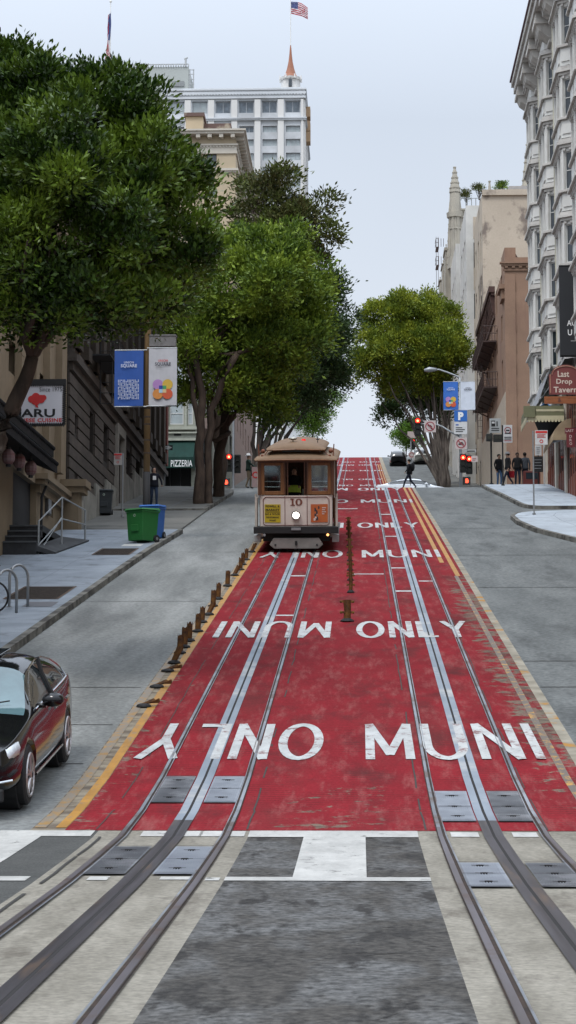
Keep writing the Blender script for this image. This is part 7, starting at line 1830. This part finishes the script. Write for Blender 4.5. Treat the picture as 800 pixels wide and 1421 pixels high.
mb = MB(); mb.path([(0, .05, 1.10), (0, -.03, 1.10), (0, -.10, 1.10)], [.10, .13, .135], 20); hl = mb.build("headlight", BLACK, t)
mb = MB(); disc(mb, 0, 1.10, .10, -.103, 0, 24); mb.build("headlight_lens", emis("headlight_on", (1.0, .90, .80), 6.0), hl, normals=False)
mb = MB(); mb.box(-1.26, 1.26, -.10, .12, .56, .755); mb.box(-1.22, 1.22, .12, .5, .6, .75); mb.build("bumper_beam", BLACK, t, bevel=.01)
mb = MB(); mb.box(-.14, .14, -.135, -.1, .66, .735); mb.build("step_plate", GREYM, t)
mb = MB(); mb.prism([(-.80, .22), (-.66, .10), (.66, .10), (.80, .22), (.68, .42), (-.68, .42)], 'XZ', -.02, .10); o = mb.build("lifeguard_fender", FEND, t, bevel=.02)
mb = MB(); mb.tube((0, -.04, .20), (0, -.04, .33), .035, n=10); mb.ball((-.62, -.03, .22), .03, 8, 6); mb.ball((.62, -.03, .22), .03, 8, 6); mb.build("fender_bolt", BLACK, o)
mb = MB(); mb.box(-1.0, 1.0, .3, 7.8, .30, .62); mb.build("truck_frame", BLACK, t)
for y in (1.6, 6.4):
    for s_ in (-1, 1): mb = MB(); mb.tube((s_ * .50, y, .25), (s_ * .62, y, .25), .26, n=22); mb.build("wheel", BLACK, t)
for s_ in (-1, 1):
    mb = MB(); mb.box(*sorted((s_ * 1.06, s_ * 1.27)), .22, .50, .28, .50); mb.build("step_box", surf("step_box_grey", (.40, .42, .43), (.30, .32, .33), sc1=4, rough=.6, coord='Object'), t, bevel=.015)
    mb = MB(); mb.box(*sorted((s_ * 1.0, s_ * 1.24)), .5, 7.6, .36, .41); mb.build("running_board", WOOD, t)
    mb = MB(); mb.tube((s_ * .94, -.13, .52), (s_ * .94, -.1, .52), .04, n=10); mb.build("marker_lamp", emis("marker_amber", (1.0, .45, .15), 2.0) if s_ > 0 else GREYM, t)
# floor, sides, seats
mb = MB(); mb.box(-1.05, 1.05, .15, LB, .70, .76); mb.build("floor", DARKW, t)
# front windows in frames
zw0, zw1 = 1.70, 2.66
for s_ in (-1, 1):
    xa, xb = (.36, 1.04); mb = MB(); y0, y1 = .10, .17
    def bb(a, b, c, d, m=0): mb.box(*sorted((s_ * a, s_ * b)), y0, y1, c, d, m)
    bb(xa, xa + .10, zw0, zw1); bb(xb - .10, xb, zw0, zw1); bb(xa + .10, xb - .10, zw0, zw0 + .11); bb(xa + .10, xb - .10, zw1 - .09, zw1)
    fr = mb.build("front_window", WOODL, t, bevel=.008)
    mb = MB(); mb.box(*sorted((s_ * (xa + .09), s_ * (xb - .09))), .135, .141, zw0 + .10, zw1 - .08)
    gm, nt, b_ = node_mat("clear_window_glass")
    tr = nt.nodes.new("ShaderNodeBsdfTransparent"); tr.inputs[0].default_value = (.75, .8, .8, 1); gl = nt.nodes.new("ShaderNodeBsdfGlossy"); gl.inputs['Roughness'].default_value = .03
    mx = nt.nodes.new("ShaderNodeMixShader"); mx.inputs[0].default_value = .16; nt.links.new(tr.outputs[0], mx.inputs[1]); nt.links.new(gl.outputs[0], mx.inputs[2]); nt.links.new(mx.outputs[0], nt.nodes["Material Output"].inputs[0])
    mb.build("pane", gm, fr)
    mb = MB()
    for z in (1.93, 2.09): mb.tube((s_ * .45, .22, z), (s_ * .95, .22, z), .014, n=6)
    mb.build("brass_rail", paintm("rail_pale_metal", (.5, .5, .48), rough=.3, metal=.6), fr)
mb = MB()
for s_ in (-1, 1):
    mb.box(*sorted((s_ * 1.045, s_ * 1.13)), .08, .22, 1.69, 2.72); mb.box(*sorted((s_ * .315, s_ * .355)), .11, .18, 1.69, 2.70)
    mb.box(*sorted((s_ * .235, s_ * .275)), .20, .26, .78, 2.70)
    mb.box(*sorted((s_ * 1.045, s_ * 1.13)), 4.0, 4.14, .76, 2.72); mb.box(*sorted((s_ * 1.045, s_ * 1.13)), LB - .15, LB, .76, 2.72)
    for y in (1.2, 2.2, 3.1): mb.tube((s_ * 1.12, y, .5), (s_ * 1.12, y, 2.72), .022, n=6)
mb.box(-1.13, 1.13, .07, .20, 2.665, 2.76); mb.build("posts", WOOD, t)
mb = MB()
for s_ in (-1, 1): mb.tube((s_ * 1.21, .28, .62), (s_ * 1.21, .28, 1.72), .03, n=6); mb.box(*sorted((s_ * 1.17, s_ * 1.23)), .25, .75, .62, 1.60); mb.tube((s_ * 1.14, .28, 1.60), (s_ * 1.14, .28, 2.7), .02, n=6)
mb.build("side_rail", surf("side_cream", (.52, .46, .40), sc1=2, rough=.5, coord='Object'), t)
mb = MB()
for s_ in (-1, 1):
    mb.box(*sorted((s_ * 1.10, s_ * 1.03)), 4.15, LB - .16, .76, 1.62); mb.box(*sorted((s_ * .55, s_ * .60)), .8, 4.0, .76, 1.55); mb.box(*sorted((s_ * .60, s_ * 1.02)), .8, 4.0, 1.12, 1.18)
mb.box(-1.03, 1.03, 4.0, 4.08, .76, 1.7); mb.box(-1.03, -.42, 4.0, 4.08, 1.7, 2.7); mb.box(.42, 1.03, 4.0, 4.08, 1.7, 2.7); mb.box(-1.05, 1.05, LB - .08, LB, .76, 2.7)  # closed rear wall added to darken the interior
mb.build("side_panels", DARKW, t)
mb = MB(); 
for k in range(4):
    y = 4.35 + k * .95
    for s_ in (-1, 1): mb.box(*sorted((s_ * 1.10, s_ * 1.04)), y, y + .08, 1.62, 2.70)
mb.build("window_posts", WOOD, t)
# grip lever and brake in the middle
mb = MB(); mb.tube((-.10, 1.6, .76), (-.14, 1.35, 1.9), .03, n=6); mb.tube((.12, 1.8, .76), (.16, 1.6, 1.8), .03, n=6); mb.box(-.3, .3, 1.4, 2.1, .76, .80); mb.build("grip_levers", GREYM, t)
# roofs
def roof_loft(mb, secs):
    n = len(secs[0]); o = len(mb.v)
    for s_ in secs: mb.v += s_
    for i in range(len(secs) - 1):
        for j in range(n - 1): mb.f.append((o + i * n + j, o + i * n + j + 1, o + (i + 1) * n + j + 1, o + (i + 1) * n + j)); mb.m.append(0)
    for e in (0, len(secs) - 1): mb.f.append(tuple(o + e * n + j for j in range(n))); mb.m.append(0)
def arc(y, hw_, ze, zt_, n=14, drop=0.0):
    pts = [(hw_ * math.sin(a), y, ze + (zt_ - ze) * (math.cos(a)) ** 1.2 if math.cos(a) > 0 else ze) for a in [-math.pi / 2 + math.pi * k / n for k in range(n + 1)]]
    return pts
mb = MB(); roof_loft(mb, [arc(-.10, 1.19, 2.73, 2.775), arc(0.0, 1.235, 2.75, 2.86), arc(.25, 1.24, 2.77, 2.95), arc(.6, 1.24, 2.78, 3.00), arc(LB - .4, 1.24, 2.78, 3.0), arc(LB + .05, 1.2, 2.74, 2.85)]); mb.build("roof", ROOFC, t, smooth=True)
mb = MB(); mb.path([(-1.2, .3, 2.735), (-1.2, -.05, 2.725), (-.6, -.13, 2.745), (0, -.15, 2.75), (.6, -.13, 2.745), (1.2, -.05, 2.725), (1.2, .3, 2.735)], .028, 6); mb.path([(-1.23, .3, 2.75), (-1.23, LB, 2.75)], .03, 5); mb.path([(1.23, .3, 2.75), (1.23, LB, 2.75)], .03, 5); mb.build("roof_edge", WOODL, t)
mb = MB(); mb.box(-.70, .70, .42, LB - .7, 2.85, 3.20); cs = mb.build("clerestory", WOODL, t)
mb = MB(); mb.box(-.41, .41, .405, .42, 2.99, 3.16); mb.build("clerestory_window", glassm("clerestory_glass", (.03, .04, .035), rough=.2), cs)
mb = MB()
for s_ in (-1, 1):
    for k in range(7): mb.box(*sorted((s_ * .70, s_ * .715)), .7 + k, 1.45 + k, 3.0, 3.16)
mb.build("side_light", glassm("clerestory_glass", (.03, .04, .035)), cs)
mb = MB(); roof_loft(mb, [arc(.10, .84, 3.17, 3.20), arc(.22, .89, 3.19, 3.30), arc(.55, .89, 3.20, 3.40), arc(1.2, .89, 3.20, 3.43), arc(LB - .8, .89, 3.2, 3.42), arc(LB - .4, .86, 3.18, 3.3)]); mb.build("upper_roof", ROOFC, t, smooth=True)
mb = MB(); mb.path([(-.86, .13, 3.165), (0, .05, 3.19), (.86, .13, 3.165)], .022, 5); mb.build("upper_roof_edge", WOODL, t)
mb = MB(); mb.path([(-.10, .7, 3.40), (-.10, .7, 3.50)], .02, 6); mb.ball((-.10, .7, 3.50), (.13, .13, .05), 14, 8); bl = mb.build("bell", paintm("bell_metal", (.40, .38, .33), rough=.3, metal=.7), t)
mb = MB(); mb.tube((.20, 1.3, 3.40), (.20, 1.3, 3.47), .06, n=12); mb.build("roof_lamp", emis("roof_red", (.9, .03, .03), .6), t)
mb = MB(); mb.tube((.62, 1.6, 3.35), (.62, 1.6, 3.56), .012, n=5); mb.tube((.62, 1.6, 3.44), (.62, 1.6, 3.47), .05, n=8); mb.build("aerial", BLACK, t)
mb = MB()
for s_ in (-1, 1):
    mb.tube((s_ * 1.10, .35, 2.8), (s_ * 1.13, .35, 3.2), .018, n=5)
    mb.path([(s_ * .95, .25, 2.86), (s_ * .8, .25, 3.05), (s_ * .72, .4, 3.12)], .012, 5); mb.ball((s_ * 1.0, .2, 2.86), .04, 8, 6)
mb.path([(-1.1, .5, 2.95), (-1.1, 3, 2.98)], .012, 5); mb.path([(1.1, .5, 2.95), (1.1, 3, 2.98)], .012, 5)
for s_ in (-1, 1): mb.ball((s_ * 1.02, 1.1, 2.97), (.07, .1, .07), 8, 6)
mb.build("roof_fittings", surf("rusty_fitting", (.20, .07, .04), rough=.6, coord='Object'), t)

for o in kids(CC):      # the raised deck sits a little lower
    if o.name.split('.')[0] in ("clerestory", "upper_roof", "upper_roof_edge", "bell", "roof_lamp", "aerial"): o.location.z -= .14
# ============================================================ PEOPLE
SKIN = surf("skin", (.36, .22, .155), (.33, .20, .14), sc1=4, rough=.6, coord='Object')
SKIND = surf("skin_dark", (.12, .07, .05), sc1=4, rough=.6, coord='Object')
def cloth(name, c): return surf("cloth_" + name, c, tuple(x * .75 for x in c), sc1=7, rough=.9, coord='Object', bump=.2)
def person(label, x, D, z, rz, h=1.74, top=None, legs=None, shoes=None, skin=SKIN, stride=.0, arms=((.22, -.05, .92), (-.22, -.05, .92)), hair=None, hat=None, bend=0.0, hood=None, extras=None, roll=0):
    """faces local -Y; arms: hand positions"""
    t = thing("person", label, "person", (x, D, z), rz); k = h / 1.74
    J = {'pel': (0, 0, .95), 'sp': (0, .0, 1.14), 'ch': (0, -.01, 1.34), 'nk': (0, 0, 1.48), 'hd0': (0, -.015, 1.56), 'hd1': (0, -.01, 1.66), 'hd2': (0, 0, 1.705)}
    R = {'pel': (.155, .12), 'sp': (.135, .105), 'ch': (.165, .115), 'nk': (.058, .058), 'hd0': (.078, .09), 'hd1': (.085, .10), 'hd2': (.05, .06)}
    E = [('pel', 'sp'), ('sp', 'ch'), ('ch', 'nk'), ('nk', 'hd0'), ('hd0', 'hd1'), ('hd1', 'hd2')]
    for i, s_ in enumerate((1, -1)):
        st = stride * s_; n = str(i)
        J['hip' + n] = (s_ * .09, 0, .88); J['kn' + n] = (s_ * .10, -.06 - st * .5 , .50); J['an' + n] = (s_ * .10, -st + .05 * (st < 0) * abs(st) * 4, .10 + (.06 if st < 0 and abs(st) > .1 else 0)); J['to' + n] = (s_ * .115, -st - .15, .045)
        R['hip' + n] = (.095, .10); R['kn' + n] = (.062, .066); R['an' + n] = (.045, .05); R['to' + n] = (.042, .035)
        E += [('pel', 'hip' + n), ('hip' + n, 'kn' + n), ('kn' + n, 'an' + n), ('an' + n, 'to' + n)]
        hx, hy, hz = arms[i]; sh = (s_ * .175, 0, 1.41); J['sh' + n] = sh
        mid = ((sh[0] + hx) / 2 + s_ * .05, (sh[1] + hy) / 2 + .06, (sh[2] + hz) / 2); J['el' + n] = mid; J['wr' + n] = (hx, hy, hz); J['ha' + n] = (hx, hy - .03, hz - .09)
        R['sh' + n] = (.07, .065); R['el' + n] = (.048, .048); R['wr' + n] = (.034, .034); R['ha' + n] = (.036, .022)
        E += [('ch', 'sh' + n), ('sh' + n, 'el' + n), ('el' + n, 'wr' + n), ('wr' + n, 'ha' + n)]
    keys = list(J); idx = {q: i for i, q in enumerate(keys)}
    me = bpy.data.meshes.new("b"); me.from_pydata([tuple(c * k for c in J[q]) for q in keys], [(idx[a], idx[b]) for a, b in E], [])
    o = bpy.data.objects.new("tmp", me); col.objects.link(o); sk = o.modifiers.new("skin", 'SKIN'); sk.use_smooth_shade = True
    for q in keys: me.skin_vertices[0].data[idx[q]].radius = tuple(c * k for c in R[q])
    me.skin_vertices[0].data[idx['pel']].use_root = True
    ss = o.modifiers.new("s", 'SUBSURF'); ss.levels = 1; ss.render_levels = 1
    dg = bpy.context.evaluated_depsgraph_get(); ev = bpy.data.meshes.new_from_object(o.evaluated_get(dg)); bpy.data.objects.remove(o)
    ev.materials.clear()
    for m in (top, legs, shoes or BLACK, skin): ev.materials.append(m)
    hands = [Vector(J['ha0']) * k, Vector(J['ha1']) * k]
    for p in ev.polygons:
        c = p.center; m = 0
        if c.z < .93 * k and abs(c.x) < .26 * k and min((c - hh).length for hh in hands) > .13: m = 1
        if c.z < .09 * k: m = 2
        if c.z > 1.475 * k or min((c - hh).length for hh in hands) < .085: m = 3
        p.material_index = m; p.use_smooth = True
    b = bpy.data.objects.new("body", ev); col.objects.link(b); b.parent = t
    if hair: mb = MB(); mb.ball((0, .018 * k, 1.655 * k), (.094 * k, .108 * k, .095 * k), 12, 8); mb.build("hair", hair, t, smooth=True)
    if hat: mb = MB(); mb.path([(0, 0, 1.66 * k), (0, 0, 1.675 * k), (0, 0, 1.68 * k), (0, 0, 1.77 * k), (0, 0, 1.79 * k)], [.15, .155, .105, .095, .05], 14); mb.build("hat", hat, t, smooth=True)
    mb = MB(); mb.path([(0, .0, .90 * k), (0, 0, 1.0 * k), (0, 0, 1.2 * k), (0, 0, 1.36 * k), (0, 0, 1.44 * k), (0, 0, 1.485 * k)], [.175, .165, .15, .165, .125, .075], 14); j = mb.build("jacket", top, t, smooth=True); j.scale = (1.12, .82, 1)
    if hood: mb = MB(); mb.ball((0, .05 * k, 1.60 * k), (.115 * k, .11 * k, .14 * k), 12, 8); mb.build("hood", hood, t, smooth=True)
    if extras: extras(t, k)
    return t
BLK, NVY, JEAN, OLV, KHK, REDC, HAIR = cloth("black", (.012, .012, .014)), cloth("navy", (.02, .024, .04)), cloth("jeans", (.06, .11, .20)), cloth("dark_green", (.022, .045, .035)), cloth("khaki", (.21, .165, .11)), cloth("red", (.42, .02, .03)), cloth("hair", (.02, .015, .012))
GSK = .15
def bagf(xo, z, mat, nm="bag", s_=.16):
    def f(t, k):
        mb = MB(); mb.box(xo - s_, xo + s_, -.08, .10, z - .34, z); mb.path([(xo - s_ * .6, 0, z), (xo, 0, z + .16), (xo + s_ * .6, 0, z)], .012, 5); mb.build(nm, mat, t, bevel=.02)
    return f
def packf(mat):
    def f(t, k): mb = MB(); mb.ball((0, .19, 1.22), (.16, .12, .24), 12, 8); mb.build("backpack", mat, t, smooth=True)
    return f
D = 100.6; zp_ = G(99.5) + GSK
person("person in a dark jacket and blue jeans standing by the dark posts", ax(693, D, 660), D, zp_, .4, 1.72, BLK, JEAN, hair=HAIR)
person("person in black striding right with one leg trailing", ax(705, D - .4, 660), D - .4, zp_, -1.2, 1.74, BLK, NVY, stride=.30, hair=HAIR, hat=cloth("cap_grey", (.25, .25, .26)))
person("person in black holding a red bag in the middle of the group", ax(718.5, D, 660), D, zp_, .1, 1.80, BLK, NVY, hair=HAIR, skin=SKIND, extras=bagf(-.34, .82, REDC))
person("tallest person in a dark blue grey top at the right of the group", ax(729, D + .3, 660), D + .3, zp_, 2.8, 1.84, cloth("slate", (.05, .055, .065)), NVY, hair=HAIR, skin=SKIND)
D = 103.6; person("pedestrian in black with a backpack walking left across the crossing", ax(568, D, 660), D, G(D) + .005, -math.pi / 2, 1.64, BLK, NVY, stride=.34, hair=HAIR, extras=packf(BLK), arms=((.2, -.22, .98), (-.2, .16, .95)))
D = 79.0; person("person in a dark hooded jacket walking on the left pavement", ax(214, D, 690), D, G(D) + .15, .2, 1.68, cloth("dark_hoodie", (.012, .013, .02)), cloth("dark_jeans", (.03, .045, .08)), hood=cloth("dark_hoodie", (.01, .01, .01)), stride=.14, shoes=WHITEP, arms=((.33, -.05, .98), (-.3, -.05, .95)),
     extras=lambda t, k: MB().box(-.07, .07, -.152, -.12, 1.14, 1.30).build("shirt_print", WHITEP, t))
D = 98.6; person("traffic officer in a pale hat, green shirt and khaki trousers in the street", ax(345, D, 660), D, G(D), math.pi / 2, 1.78, OLV, KHK, hat=WHITEP, arms=((.12, -.34, 1.12), (-.12, -.30, 1.10)), stride=.10)
t = thing("hand_sign", "pinkish paddle sign with a red ring beside the officer", "sign", (ax(356, 97.8, 660), 97.8, G(97.8)), world=True)
x, z = at(355, 659, 97.8); mb = MB(); mb.box(ax(350, 97.8, 660), ax(360, 97.8, 660), 97.8, 97.83, az(676, 97.8, 355), az(648, 97.8, 355)); mb.build("panel", surf("pink_panel", (.42, .30, .30), sc1=2, rough=.6), t); mb = MB(); disc(mb, x, z, .17, 97.79, 0, 20, .11); mb.build("ring", REDP, t, normals=False)
# gripman inside the cable car
def vest(t, k): mb = MB(); mb.path([(0, 0, .98), (0, 0, 1.15), (0, 0, 1.34), (0, 0, 1.42)], [.185, .175, .185, .15], 12); j = mb.build("safety_vest", paintm("vest_yellow_green", (.45, .62, .06), rough=.7), t); j.scale = (1.12, .9, .5); j.location = (0, 0, .42)
gy = 1.0; gp_ = Vector((-TR, CD, G(CD) + .03)) + Matrix.Rotation(slope, 3, 'X') @ Vector((-.10, gy + .3, .80))
person("cable car operator in dark uniform with a yellow green vest behind the open front", gp_.x, gp_.y, gp_.z, 0, 1.70, BLK, cloth("navy", (.02, .024, .04)), hair=HAIR, extras=vest, arms=((.16, -.30, 1.12), (-.14, -.32, 1.14)))
# sandwich boards at the tavern door
for (a, b, y0, y1, D, mat, lab, nm) in ((743, 752, 618, 632, 99.9, SW, "small white notice board beside the tavern door", "notice_board"), (740, 754, 633, 655, 99.7, BLACK, "black menu board beside the tavern door", "menu_board")):
    t = thing(nm, lab, "board", (ax((a + b) / 2, D), D, az(y1, D, 747)), world=True); mb = MB(); mb.box(ax(a, D, 640), ax(b, D, 640), D, D + .05, az(y1, D, 747), az(y0, D, 747)); mb.build("panel", mat, t, bevel=.01)
    mb = MB(); mb.tube((ax((a + b) / 2, D, 640), D + .03, G(D) + .15), (ax((a + b) / 2, D, 640), D + .03, az(y0, D, 747)), .03, n=6); mb.build("leg", BLACK, t)
    mb = MB()
    for k in range(4): mb.box(ax(a + 2, D, 640), ax(b - 2 - k % 2, D, 640), D - .01, D, az(y0 + (y1 - y0) * (.25 + .18 * k), D, 747) , az(y0 + (y1 - y0) * (.25 + .18 * k), D, 747) + .03)
    mb.build("writing", GREYM, t)
t = thing("newspaper_box", "dark red newspaper box behind the group of people", "box", (ax(738, 100), 100.8, G(99.5) + .15), world=True)
mb = MB(); x = ax(738, 100.8, 660); z = G(99.5) + .15; mb.box(x - .45, x + .45, 100.7, 101.2, z + .05, z + .85); mb.build("body", MAR, t, bevel=.03); mb = MB(); mb.box(x - .3, x + .3, 100.68, 100.7, z + .42, z + .75); mb.build("window", GL_D, t); mb = MB()
for s_ in (-.35, .35): mb.box(x + s_ - .04, x + s_ + .04, 100.8, 101.1, z, z + .05)
mb.build("foot", BLACK, t)
